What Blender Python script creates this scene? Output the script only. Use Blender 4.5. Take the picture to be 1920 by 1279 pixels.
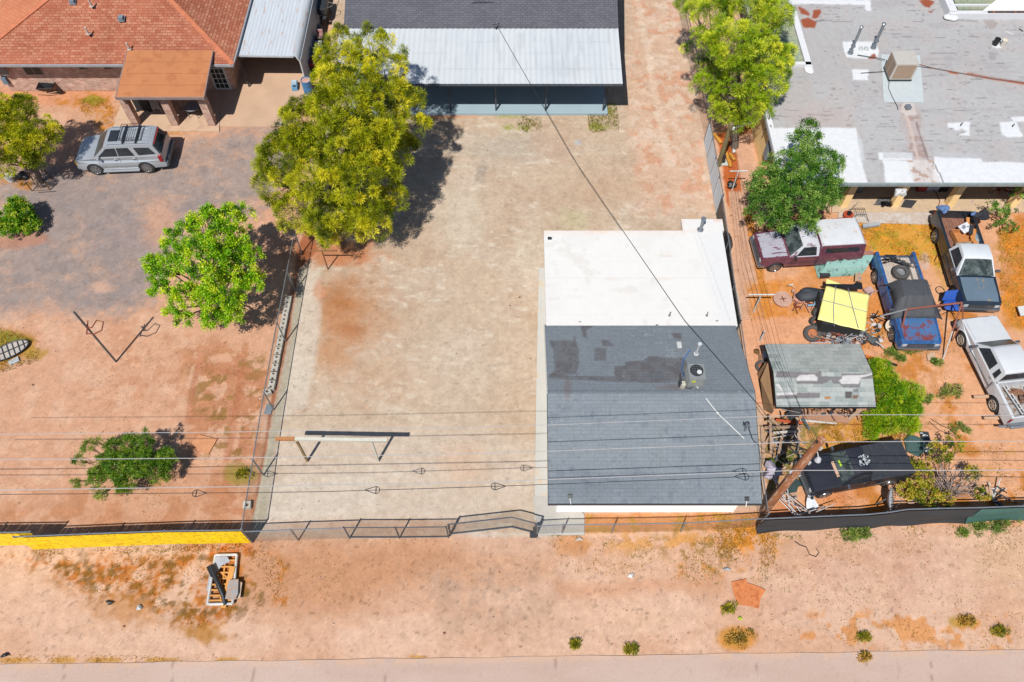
import bpy, bmesh, math, random
import numpy as np
from mathutils import Vector, Matrix, Euler
random.seed(7); RNG = np.random.default_rng(7)
R_ = math.radians
for o in list(bpy.data.objects): bpy.data.objects.remove(o)
# ---------------------------------------------------------------- camera, sky, sun, exposure
SC = bpy.context.scene
TILT, FPX, CAMH = R_(58.5), 1493.0, 33.0
cd = bpy.data.cameras.new('camera'); cam = bpy.data.objects.new('camera', cd)
SC.collection.objects.link(cam); SC.camera = cam
cd.sensor_width = 36.0; cd.lens = 36.0*FPX/1920; cd.clip_end = 3000; cd.clip_start = 0.5
cam.location = (0, 0, CAMH); cam.rotation_euler = (R_(90)-TILT, 0, 0)
SUNV = Vector((-0.27, -0.586, 1.0)).normalized()      # towards the sun
sd = bpy.data.lights.new('sun', 'SUN'); sd.energy = 5.0; sd.angle = R_(0.53); sd.color = (1.0, 0.97, 0.92)
so = bpy.data.objects.new('sun', sd); SC.collection.objects.link(so)
so.rotation_euler = SUNV.to_track_quat('Z', 'Y').to_euler(); so.location = (-20, -40, 70)
wd = bpy.data.worlds.new('World'); SC.world = wd; wd.use_nodes = True
wn = wd.node_tree.nodes; wl = wd.node_tree.links; wn.clear()
sky = wn.new('ShaderNodeTexSky'); sky.sky_type = 'NISHITA'; sky.sun_disc = False
sky.sun_elevation = math.asin(SUNV.z); sky.sun_rotation = math.atan2(SUNV.x, SUNV.y)
sky.ozone_density = 3.0; sky.dust_density = 0.4
bg = wn.new('ShaderNodeBackground'); bg.inputs[1].default_value = 0.085
wo = wn.new('ShaderNodeOutputWorld'); wl.new(sky.outputs[0], bg.inputs[0]); wl.new(bg.outputs[0], wo.inputs[0])
SC.view_settings.view_transform = 'Standard'; SC.view_settings.look = 'None'
SC.view_settings.exposure = 0.34; SC.view_settings.gamma = 1.0
LUM = 1.86        # sunlit level surface of albedo 1, after exposure
# ---------------------------------------------------------------- photo <-> place (the drone camera, calibrated once)
SN, CS = math.sin(TILT), math.cos(TILT)
def W(px, py, z=0.0):
    u = px-960; v = py-639.5; zc = FPX*SN+v*CS; s = (CAMH-z)/zc
    return Vector((u*s, (FPX*CS-v*SN)*s, z))
def PXY(x, y, z=0.0):
    d = CAMH-z; r = y/d; v = (FPX*CS-r*FPX*SN)/(SN+r*CS)
    return x/d*(FPX*SN+v*CS)+960, v+639.5
# ---------------------------------------------------------------- colour, noise
def lin(c):
    c = c/255.0
    return c/12.92 if c <= 0.04045 else ((c+0.055)/1.055)**2.4
def C(r, g, b, k=1.0):
    return tuple(min(0.88, lin(v)/LUM*k) for v in (r, g, b))
def _hash(ix, iy, seed):
    n = (ix*374761393 + iy*668265263 + seed*974711) & 0x7fffffff
    n = ((n ^ (n >> 13))*1274126177) & 0x7fffffff
    return ((n ^ (n >> 16)) & 0xffff)/65535.0
def vnoise(x, y, seed=0):
    ix = np.floor(x).astype(np.int64); iy = np.floor(y).astype(np.int64)
    fx = x-ix; fy = y-iy; fx = fx*fx*(3-2*fx); fy = fy*fy*(3-2*fy)
    a = _hash(ix, iy, seed); b = _hash(ix+1, iy, seed); c = _hash(ix, iy+1, seed); d = _hash(ix+1, iy+1, seed)
    return (a*(1-fx)+b*fx)*(1-fy)+(c*(1-fx)+d*fx)*fy
def fbm(x, y, s, seed=0, o=4):
    t = 0; a = .5; q = 0
    for i in range(o):
        t = t+a*vnoise(x/s+i*17.3, y/s-i*9.1, seed+i); q += a; a *= .55; s *= .5
    return t/q
def sstep(a, b, x):
    t = np.clip((x-a)/(b-a), 0, 1); return t*t*(3-2*t)
# ---------------------------------------------------------------- materials
MC = {}
def newmat(name):
    m = bpy.data.materials.new(name); m.use_nodes = True
    nt = m.node_tree; bs = nt.nodes['Principled BSDF']; return m, nt, bs
def N(nt, t, **k):
    n = nt.nodes.new(t)
    for a, b in k.items():
        if a.startswith('i'): 
            key = a[1:]
            n.inputs[int(key) if key.isdigit() else key].default_value = b
        else: setattr(n, a, b)
    return n
def mixc(nt, fac, a, b, mode='MIX'):
    n = nt.nodes.new('ShaderNodeMix'); n.data_type = 'RGBA'; n.blend_type = mode
    for s, v in ((0, fac), (6, a), (7, b)):
        if hasattr(v, 'is_linked') or hasattr(v, 'links'): nt.links.new(v, n.inputs[s])
        else: n.inputs[s].default_value = (v if s == 0 else (*v[:3], 1))
    return n.outputs[2]
def ramp(nt, src, stops):
    n = nt.nodes.new('ShaderNodeValToRGB'); nt.links.new(src, n.inputs[0]); e = n.color_ramp.elements
    while len(e) > 1: e.remove(e[-1])
    e[0].position = stops[0][0]; e[0].color = (*stops[0][1], 1)
    for p, c in stops[1:]:
        q = e.new(p); q.color = (*c, 1)
    return n.outputs[0]
def g3(v): return (v, v, v)
def M(name, col, rough=.7, metal=0.0, var=.12, sc=3.0, fine=14.0, bump=0.0, coat=0.0, alt=None, altcov=.5, stretch=None, spec=None, emis=None):
    """painted / plain surface: base colour with low and high frequency mottling, optional second colour in patches (wear, rust)"""
    if name in MC: return MC[name]
    m, nt, bs = newmat(name); L = nt.links
    tc = N(nt, 'ShaderNodeTexCoord'); co = tc.outputs['Object']
    if stretch:
        mp = N(nt, 'ShaderNodeMapping'); mp.inputs['Scale'].default_value = stretch; L.new(co, mp.inputs[0]); co = mp.outputs[0]
    n1 = N(nt, 'ShaderNodeTexNoise', iScale=sc, iDetail=4.0); L.new(co, n1.inputs['Vector'])
    n2 = N(nt, 'ShaderNodeTexNoise', iScale=fine, iDetail=3.0); L.new(co, n2.inputs['Vector'])
    f1 = ramp(nt, n1.outputs[0], [(.3, g3(1-var)), (.7, g3(1+var))])
    f2 = ramp(nt, n2.outputs[0], [(.3, g3(1-var*.6)), (.7, g3(1+var*.6))])
    c = mixc(nt, 1.0, col, f1, 'MULTIPLY'); c = mixc(nt, 1.0, c, f2, 'MULTIPLY')
    if alt:
        n3 = N(nt, 'ShaderNodeTexNoise', iScale=sc*1.7, iDetail=6.0, iRoughness=.65); L.new(co, n3.inputs['Vector'])
        f = ramp(nt, n3.outputs[0], [(max(0, .62-altcov*.3), g3(0)), (min(1, .70-altcov*.3), g3(1))])
        c = mixc(nt, f, c, alt)
    L.new(c, bs.inputs['Base Color']); bs.inputs['Roughness'].default_value = rough; bs.inputs['Metallic'].default_value = metal
    if coat: bs.inputs['Coat Weight'].default_value = coat; bs.inputs['Coat Roughness'].default_value = .12
    if spec is not None: bs.inputs['Specular IOR Level'].default_value = spec
    if bump:
        bp = N(nt, 'ShaderNodeBump', iStrength=min(1, bump), iDistance=.02); L.new(n2.outputs[0], bp.inputs['Height']); L.new(bp.outputs[0], bs.inputs['Normal'])
    MC[name] = m; return m
def shingle(name, c1, c2, mortar, bw=.32, rh=.14, rot=0.0, rough=.95, var=.25, third=None):
    if name in MC: return MC[name]
    m, nt, bs = newmat(name); L = nt.links
    tc = N(nt, 'ShaderNodeTexCoord'); mp = N(nt, 'ShaderNodeMapping'); mp.inputs['Rotation'].default_value = (0, 0, rot)
    L.new(tc.outputs['Object'], mp.inputs[0])
    br = N(nt, 'ShaderNodeTexBrick', offset=.37); L.new(mp.outputs[0], br.inputs['Vector'])
    br.inputs['Color1'].default_value = (*c1, 1); br.inputs['Color2'].default_value = (*c2, 1); br.inputs['Mortar'].default_value = (*mortar, 1)
    br.inputs['Scale'].default_value = 1; br.inputs['Mortar Size'].default_value = .012; br.inputs['Mortar Smooth'].default_value = .3
    br.inputs['Brick Width'].default_value = bw; br.inputs['Row Height'].default_value = rh; br.inputs['Bias'].default_value = -.1
    n1 = N(nt, 'ShaderNodeTexNoise', iScale=.5, iDetail=5.0); L.new(tc.outputs['Object'], n1.inputs['Vector'])
    n2 = N(nt, 'ShaderNodeTexNoise', iScale=22.0, iDetail=2.0); L.new(tc.outputs['Object'], n2.inputs['Vector'])
    c = mixc(nt, 1.0, br.outputs[0], ramp(nt, n1.outputs[0], [(.3, g3(1-var*.6)), (.7, g3(1+var*.5))]), 'MULTIPLY')
    c = mixc(nt, 1.0, c, ramp(nt, n2.outputs[0], [(.3, g3(1-var)), (.72, g3(1+var))]), 'MULTIPLY')
    if third:
        n3 = N(nt, 'ShaderNodeTexNoise', iScale=.35, iDetail=6.0); L.new(tc.outputs['Object'], n3.inputs['Vector'])
        c = mixc(nt, ramp(nt, n3.outputs[0], [(.45, g3(0)), (.75, g3(.8))]), c, third)
    L.new(c, bs.inputs['Base Color']); bs.inputs['Roughness'].default_value = rough; bs.inputs['Specular IOR Level'].default_value = .15
    bp = N(nt, 'ShaderNodeBump', iStrength=.5, iDistance=.02); L.new(br.outputs[1], bp.inputs['Height']); bp.invert = True; L.new(bp.outputs[0], bs.inputs['Normal'])
    MC[name] = m; return m
def painted(name, rough=.9, s1=6.0, s2=30.0, amt=.12, bump=.3, peb=0.0, brick=None):
    """material whose base colour is the per-vertex 'Col' albedo, broken up by fine grain"""
    if name in MC: return MC[name]
    m, nt, bs = newmat(name); L = nt.links
    at = N(nt, 'ShaderNodeAttribute', attribute_name='Col'); tc = N(nt, 'ShaderNodeTexCoord')
    n1 = N(nt, 'ShaderNodeTexNoise', iScale=s1, iDetail=6.0, iRoughness=.65); L.new(tc.outputs['Object'], n1.inputs['Vector'])
    n2 = N(nt, 'ShaderNodeTexNoise', iScale=s2, iDetail=3.0, iRoughness=.7); L.new(tc.outputs['Object'], n2.inputs['Vector'])
    c = mixc(nt, 1.0, at.outputs[0], ramp(nt, n1.outputs[0], [(.3, g3(1-amt)), (.7, g3(1+amt))]), 'MULTIPLY')
    c = mixc(nt, 1.0, c, ramp(nt, n2.outputs[0], [(.3, g3(1-amt)), (.7, g3(1+amt))]), 'MULTIPLY')
    if brick:
        br = N(nt, 'ShaderNodeTexBrick', offset=.37); L.new(tc.outputs['Object'], br.inputs['Vector'])
        for k_, v_ in (('Color1', (1.0,)*3+(1,)), ('Color2', (.93,)*3+(1,)), ('Mortar', (.80,)*3+(1,))): br.inputs[k_].default_value = v_
        br.inputs['Scale'].default_value = 1; br.inputs['Mortar Size'].default_value = .011; br.inputs['Brick Width'].default_value = brick[0]; br.inputs['Row Height'].default_value = brick[1]
        c = mixc(nt, 1.0, c, br.outputs[0], 'MULTIPLY')
    if peb:
        vo = N(nt, 'ShaderNodeTexVoronoi', iScale=9.0); L.new(tc.outputs['Object'], vo.inputs['Vector'])
        n4 = N(nt, 'ShaderNodeTexNoise', iScale=1.7, iDetail=8.0, iRoughness=.72); L.new(tc.outputs['Object'], n4.inputs['Vector'])
        c = mixc(nt, 1.0, c, ramp(nt, n4.outputs[0], [(.32, (.86, .84, .82)), (.5, g3(1)), (.68, (1.12, 1.13, 1.14))]), 'MULTIPLY')
        n5 = N(nt, 'ShaderNodeTexNoise', iScale=55.0, iDetail=2.0, iRoughness=.8); L.new(tc.outputs['Object'], n5.inputs['Vector'])
        c = mixc(nt, 1.0, c, ramp(nt, n5.outputs[0], [(.28, g3(.74)), (.5, g3(1)), (.72, g3(1.2))]), 'MULTIPLY')
        f = ramp(nt, vo.outputs['Distance'], [(.10, g3(1)), (.17, g3(0))])
        sp = N(nt, 'ShaderNodeSeparateColor'); L.new(vo.outputs['Color'], sp.inputs[0])
        lt = ramp(nt, sp.outputs[0], [(.0, g3(.72)), (.35, g3(.9)), (.6, g3(1.0)), (.9, g3(1.28))])
        c = mixc(nt, 1.0, c, mixc(nt, f, g3(1), mixc(nt, peb, g3(1), lt)), 'MULTIPLY')
    L.new(c, bs.inputs['Base Color']); bs.inputs['Roughness'].default_value = rough; bs.inputs['Specular IOR Level'].default_value = .2
    bp = N(nt, 'ShaderNodeBump', iStrength=bump, iDistance=.03); L.new(n1.outputs[0], bp.inputs['Height']); L.new(bp.outputs[0], bs.inputs['Normal'])
    MC[name] = m; return m
def leafmat(name, c_dark, c_mid, c_hi, trans=.35):
    if name in MC: return MC[name]
    m, nt, bs = newmat(name); L = nt.links; nt.nodes.remove(bs)
    at = N(nt, 'ShaderNodeAttribute', attribute_name='tint')
    c = ramp(nt, at.outputs['Fac'], [(0.0, c_dark), (.5, c_mid), (1.0, c_hi)])
    d = N(nt, 'ShaderNodeBsdfDiffuse'); t = N(nt, 'ShaderNodeBsdfTranslucent'); g = N(nt, 'ShaderNodeBsdfGlossy', iRoughness=.5)
    x = N(nt, 'ShaderNodeMixShader'); x.inputs[0].default_value = trans; y = N(nt, 'ShaderNodeMixShader'); y.inputs[0].default_value = .025
    L.new(c, d.inputs[0]); L.new(c, t.inputs[0]); L.new(d.outputs[0], x.inputs[1]); L.new(t.outputs[0], x.inputs[2])
    L.new(x.outputs[0], y.inputs[1]); L.new(g.outputs[0], y.inputs[2]); L.new(y.outputs[0], nt.nodes['Material Output'].inputs[0])
    MC[name] = m; return m
def netmat(name, col, pitch=.06, wire=.10, metal=.6, solid=None):
    """chain-link wire: diamonds of wire in UV metres, open between"""
    if name in MC: return MC[name]
    m, nt, bs = newmat(name); L = nt.links
    uv = N(nt, 'ShaderNodeUVMap'); sp = N(nt, 'ShaderNodeSeparateXYZ'); L.new(uv.outputs[0], sp.inputs[0])
    def mt(op, a, b=None):
        n = N(nt, 'ShaderNodeMath', operation=op)
        for i, v in enumerate((a, b)):
            if v is None: continue
            if isinstance(v, (int, float)): n.inputs[i].default_value = v
            else: L.new(v, n.inputs[i])
        return n.outputs[0]
    res = None
    for sgn in ('ADD', 'SUBTRACT'):
        s = mt('DIVIDE', mt(sgn, sp.outputs[0], sp.outputs[1]), pitch)
        f = mt('ABSOLUTE', mt('SUBTRACT', mt('FRACT', s), .5)); k = mt('GREATER_THAN', f, .5-wire)
        res = k if res is None else mt('MAXIMUM', res, k)
    tr = N(nt, 'ShaderNodeBsdfTransparent'); mx = N(nt, 'ShaderNodeMixShader')
    L.new(res, mx.inputs[0]); L.new(tr.outputs[0], mx.inputs[1]); L.new(bs.outputs[0], mx.inputs[2]); L.new(mx.outputs[0], nt.nodes['Material Output'].inputs[0])
    bs.inputs['Base Color'].default_value = (*col, 1); bs.inputs['Metallic'].default_value = metal; bs.inputs['Roughness'].default_value = .45
    MC[name] = m; return m
def glassmat(name, col=(.045, .055, .052), rough=.06):
    return M(name, col, rough=rough, var=.3, sc=1.5, spec=.32)
# ---------------------------------------------------------------- mesh building
COL = SC.collection
class MB:
    """collects faces for ONE mesh object; coordinates are world unless the thing is built local"""
    def __init__(s): s.v = []; s.f = []; s.sm = []; s.uv = {}
    def add(s, vs, fs, smooth=False):
        b = len(s.v); s.v += [tuple(p) for p in vs]; s.f += [tuple(i+b for i in f) for f in fs]; s.sm += [smooth]*len(fs); return s
    def box(s, c, d, rz=0.0, rx=0.0, ry=0.0):
        m = Euler((rx, ry, rz)).to_matrix(); c = Vector(c)
        vs = [c+m @ Vector((x*d[0]/2, y*d[1]/2, z*d[2]/2)) for x in (-1, 1) for y in (-1, 1) for z in (-1, 1)]
        return s.add(vs, [(0, 1, 3, 2), (4, 6, 7, 5), (0, 4, 5, 1), (2, 3, 7, 6), (0, 2, 6, 4), (1, 5, 7, 3)])
    def bar(s, a, b, w, h=None):
        a = Vector(a); b = Vector(b); h = h or w; d = (b-a); q = d.to_track_quat('X', 'Z')
        vs = [p+q @ Vector((0, y*w/2, z*h/2)) for p in (a, b) for y in (-1, 1) for z in (-1, 1)]
        return s.add(vs, [(0, 1, 3, 2), (4, 6, 7, 5), (0, 4, 5, 1), (2, 3, 7, 6), (0, 2, 6, 4), (1, 5, 7, 3)])
    def quad(s, a, b, c, d): return s.add([a, b, c, d], [(0, 1, 2, 3)])
    def slab(s, pts, t):
        """polygon (any slope) given thickness t downward"""
        n = len(pts); lo = [(p[0], p[1], p[2]-t) for p in pts]
        return s.add([tuple(p) for p in pts]+lo, [tuple(range(n)), tuple(range(2*n-1, n-1, -1))]+[(i, i+n, (i+1) % n+n, (i+1) % n) for i in range(n)])
    def prism(s, pts, z0, z1):
        n = len(pts)
        return s.add([(p[0], p[1], z0) for p in pts]+[(p[0], p[1], z1) for p in pts], [tuple(range(n-1, -1, -1)), tuple(range(n, 2*n))]+[(i, (i+1) % n, (i+1) % n+n, i+n) for i in range(n)])
    def tube(s, path, r, n=8, caps=True, smooth=True):
        P = [Vector(p) for p in path]; rs = r if isinstance(r, (list, tuple)) else [r]*len(P); vs = []; fs = []
        up = None
        for i, p in enumerate(P):
            d = (P[min(i+1, len(P)-1)]-P[max(i-1, 0)])
            if d.length < 1e-6: d = Vector((0, 0, 1))
            d.normalize()
            if up is None: up = d.orthogonal().normalized()
            a = (up-d*up.dot(d)); a = a.normalized() if a.length > 1e-5 else d.orthogonal().normalized(); up = a; b = d.cross(a)
            for k in range(n):
                t = 2*math.pi*k/n; vs.append(p+(a*math.cos(t)+b*math.sin(t))*rs[i])
        for i in range(len(P)-1):
            for k in range(n):
                k2 = (k+1) % n; fs.append((i*n+k, i*n+k2, (i+1)*n+k2, (i+1)*n+k))
        b0 = len(s.f); s.add(vs, fs, smooth)
        if caps: s.add([vs[k] for k in range(n)], [tuple(range(n-1, -1, -1))]); s.add([vs[-n+k] for k in range(n)], [tuple(range(n))])
        return s
    def lathe(s, c, prof, n=20, axis='Z', smooth=True, rz=0.0, ry=0.0):
        """prof = [(radius, height)...] about a vertical axis through c (or tilted)"""
        c = Vector(c); m = Euler((0, ry, rz)).to_matrix()
        if axis == 'X': m = m @ Matrix.Rotation(R_(90), 3, 'Y')
        if axis == 'Y': m = m @ Matrix.Rotation(R_(-90), 3, 'X')
        vs = [c+m @ Vector((r*math.cos(2*math.pi*k/n), r*math.sin(2*math.pi*k/n), z)) for r, z in prof for k in range(n)]
        fs = [(i*n+k, i*n+(k+1) % n, (i+1)*n+(k+1) % n, (i+1)*n+k) for i in range(len(prof)-1) for k in range(n)]
        s.add(vs, fs, smooth)
        return s
    def disc(s, c, r, n=20, t=.01, axis='Z', rz=0.0, ry=0.0): return s.lathe(c, [(0.0005, 0), (r, 0), (r, t), (0.0005, t)], n, axis, False, rz, ry)
    def cyl(s, c, r, h, n=16, axis='Z', rz=0.0, ry=0.0, r2=None): r2 = r if r2 is None else r2; return s.lathe(c, [(0.0005, 0), (r, 0), (r2, h), (0.0005, h)], n, axis, False, rz, ry)
    def blob(s, c, r, seed=0, rough=.2, n=10):
        rr = random.Random(seed); c = Vector(c); r = Vector(r); vs = []; fs = []; ph = [rr.uniform(0, 6.3) for _ in range(6)]
        for i in range(n+1):
            t = math.pi*i/n
            for k in range(2*n):
                a = math.pi*k/n; w = 1+rough*(math.sin(2*a+ph[0]+2*t)+math.sin(3*a+ph[1]-t)*.6+math.sin(5*a+ph[2]+3*t)*.4)*math.sin(t)
                vs.append((c.x+r.x*w*math.sin(t)*math.cos(a), c.y+r.y*w*math.sin(t)*math.sin(a), c.z+r.z*w*math.cos(t)))
        for i in range(n):
            for k in range(2*n): fs.append((i*2*n+k, (i+1)*2*n+k, (i+1)*2*n+(k+1) % (2*n), i*2*n+(k+1) % (2*n)))
        return s.add(vs, fs, True)
    def ring(s, c, Rr, r, n=24, m=6, q=None):
        q = q or Matrix.Identity(3); c = Vector(c)
        pts = [c+q @ Vector((Rr*math.cos(2*math.pi*i/n), Rr*math.sin(2*math.pi*i/n), 0)) for i in range(n+1)]
        return s.tube(pts, r, m, caps=False)
    def uvquad(s, a, b, c, d, u0, u1, v0, v1):
        s.uv[len(s.f)] = [(u0, v0), (u1, v0), (u1, v1), (u0, v1)]; return s.quad(a, b, c, d)
    def build(s, name, mat, parent=None, bevel=0.0, sharp=30, root=None, local=False, label=None, tint=None):
        v = np.array(s.v, dtype=float).reshape(-1, 3)
        if local: off = Vector((0, 0, 0))
        elif parent is not None: off = Vector(parent.get('_org', (0, 0, 0)))
        else:
            off = Vector(((v[:, 0].min()+v[:, 0].max())/2, (v[:, 1].min()+v[:, 1].max())/2, v[:, 2].min()))
        me = bpy.data.meshes.new(name); me.from_pydata((v-np.array(off)).tolist(), [], s.f); me.materials.append(mat)
        me.polygons.foreach_set('use_smooth', s.sm)
        if s.uv:
            ul = me.uv_layers.new(name='UVMap')
            for fi, us in s.uv.items():
                for li, u in zip(me.polygons[fi].loop_indices, us): ul.data[li].uv = u
        if tint is not None:
            a = me.attributes.new('tint', 'FLOAT', 'FACE'); a.data.foreach_set('value', tint)
        me.update()
        if any(s.sm) and sharp: 
            try: me.set_sharp_from_angle(angle=R_(sharp))
            except Exception: pass
        o = bpy.data.objects.new(name, me); COL.objects.link(o)
        if parent is not None: o.parent = parent; o['_org'] = tuple(parent.get('_org', (0, 0, 0)))
        else:
            o['_org'] = tuple(off)
            if not local: o.location = off
        if bevel:
            b = o.modifiers.new('bevel', 'BEVEL'); b.width = bevel; b.segments = 2; b.limit_method = 'ANGLE'; b.angle_limit = R_(35)
        if label: o['label'] = label
        return o
def tag(o, label, cat, group=None, kind=None):
    if label: o['label'] = label
    if cat: o['category'] = cat
    if group: o['group'] = group
    if kind: o['kind'] = kind
    return o
def thing(name, label, cat, loc=(0, 0, 0), rz=0.0, group=None, local=False):
    o = bpy.data.objects.new(name, None); COL.objects.link(o); o.location = loc; o.rotation_euler = (0, 0, rz); o.empty_display_size = .3
    o['_org'] = (0, 0, 0) if local else tuple(loc)
    return tag(o, label, cat, group)
def copy_tree(o, parent=None):
    c = o.copy(); COL.objects.link(c); c.parent = parent
    for ch in list(o.children): copy_tree(ch, c)
    return c
def grid_sheet(name, xs, ys, zfun, colfun, mat):
    """fine sheet whose vertices carry the surface's own albedo"""
    X, Y = np.meshgrid(xs, ys); nx, ny = len(xs), len(ys); Z = zfun(X, Y)
    me = bpy.data.meshes.new(name); me.vertices.add(nx*ny)
    me.vertices.foreach_set('co', np.stack([X, Y, Z], -1).astype(np.float32).ravel())
    i = (np.arange(ny-1)[:, None]*nx+np.arange(nx-1)[None, :]).ravel()
    q = np.stack([i, i+1, i+1+nx, i+nx], -1).astype(np.int32).ravel(); nf = (nx-1)*(ny-1)
    me.loops.add(nf*4); me.loops.foreach_set('vertex_index', q)
    me.polygons.add(nf); me.polygons.foreach_set('loop_start', (np.arange(nf)*4).astype(np.int32))
    me.update(calc_edges=True); me.validate()
    a = me.color_attributes.new('Col', 'FLOAT_COLOR', 'POINT')
    col = colfun(X, Y); rgba = np.concatenate([np.clip(col, 0, .9), np.ones(col.shape[:2]+(1,))], -1)
    a.data.foreach_set('color', rgba.astype(np.float32).ravel()); me.materials.append(mat)
    o = bpy.data.objects.new(name, me); COL.objects.link(o); o['_org'] = (0, 0, 0); return o
def attach(o, parent):
    o.parent = parent; g = parent.get('_org', (0, 0, 0)); o.location = (-g[0], -g[1], -g[2]); return o
class Paint:
    """albedo painter: shapes are given where the photo shows them, edges broken by noise in world metres"""
    def __init__(s, X, Y, z=0.0):
        s.X, s.Y = X, Y; d = CAMH-z; r = Y/d; den = SN+r*CS; den = np.where(den < .2, .2, den)
        v = (FPX*CS-r*FPX*SN)/den; s.px = X/d*(FPX*SN+v*CS)+960; s.py = v+639.5
        s.n1 = fbm(X, Y, 2.2, 1); s.n2 = fbm(X, Y, .7, 5); s.n3 = fbm(X, Y, .28, 9, 3); s.n0 = fbm(X, Y, 8., 3); s.c = None
    def base(s, c): s.c = np.ones(s.X.shape+(3,))*np.array(C(*c))
    def mix(s, m, c): m = np.clip(m, 0, 1)[..., None]; s.c = s.c*(1-m)+np.array(C(*c))*m
    def mul(s, m, k): s.c = s.c*(1+np.clip(m, 0, 1)[..., None]*(k-1))
    def poly(s, pts, soft=6, wob=10):
        px = s.px+(s.n2-.5)*2*wob+(s.n3-.5)*wob; py = s.py+(s.n1-.5)*wob*1.2+(s.n3-.5)*wob
        ins = np.zeros(px.shape, bool); dist = np.full(px.shape, 1e9); n = len(pts)
        for i in range(n):
            x1, y1 = pts[i]; x2, y2 = pts[(i+1) % n]
            if y1 != y2:
                c = ((y1 > py) != (y2 > py)) & (px < (x2-x1)*(py-y1)/(y2-y1)+x1); ins ^= c
            L = (x2-x1)**2+(y2-y1)**2+1e-9; t = np.clip(((px-x1)*(x2-x1)+(py-y1)*(y2-y1))/L, 0, 1)
            dist = np.minimum(dist, np.hypot(px-x1-t*(x2-x1), py-y1-t*(y2-y1)))
        sd_ = np.where(ins, dist, -dist); return sstep(-soft/2, soft/2, sd_)
    def ell(s, cx, cy, rx, ry, soft=.4, wob=.35, rot=0.0):
        dx = s.px-cx; dy = s.py-cy
        if rot: c_, s_ = math.cos(rot), math.sin(rot); dx, dy = dx*c_+dy*s_, -dx*s_+dy*c_
        d = np.hypot(dx/rx, dy/ry)+(s.n2-.5)*wob*2+(s.n3-.5)*wob; return 1-sstep(1-soft, 1+soft*.3, d)
    def line(s, pts, w, wob=3):
        px = s.px+(s.n2-.5)*2*wob; py = s.py+(s.n1-.5)*wob*2; dist = np.full(px.shape, 1e9)
        for (x1, y1), (x2, y2) in zip(pts, pts[1:]):
            L = (x2-x1)**2+(y2-y1)**2+1e-9; t = np.clip(((px-x1)*(x2-x1)+(py-y1)*(y2-y1))/L, 0, 1)
            dist = np.minimum(dist, np.hypot(px-x1-t*(x2-x1), py-y1-t*(y2-y1)))
        return 1-sstep(w*.4, w, dist)
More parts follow.
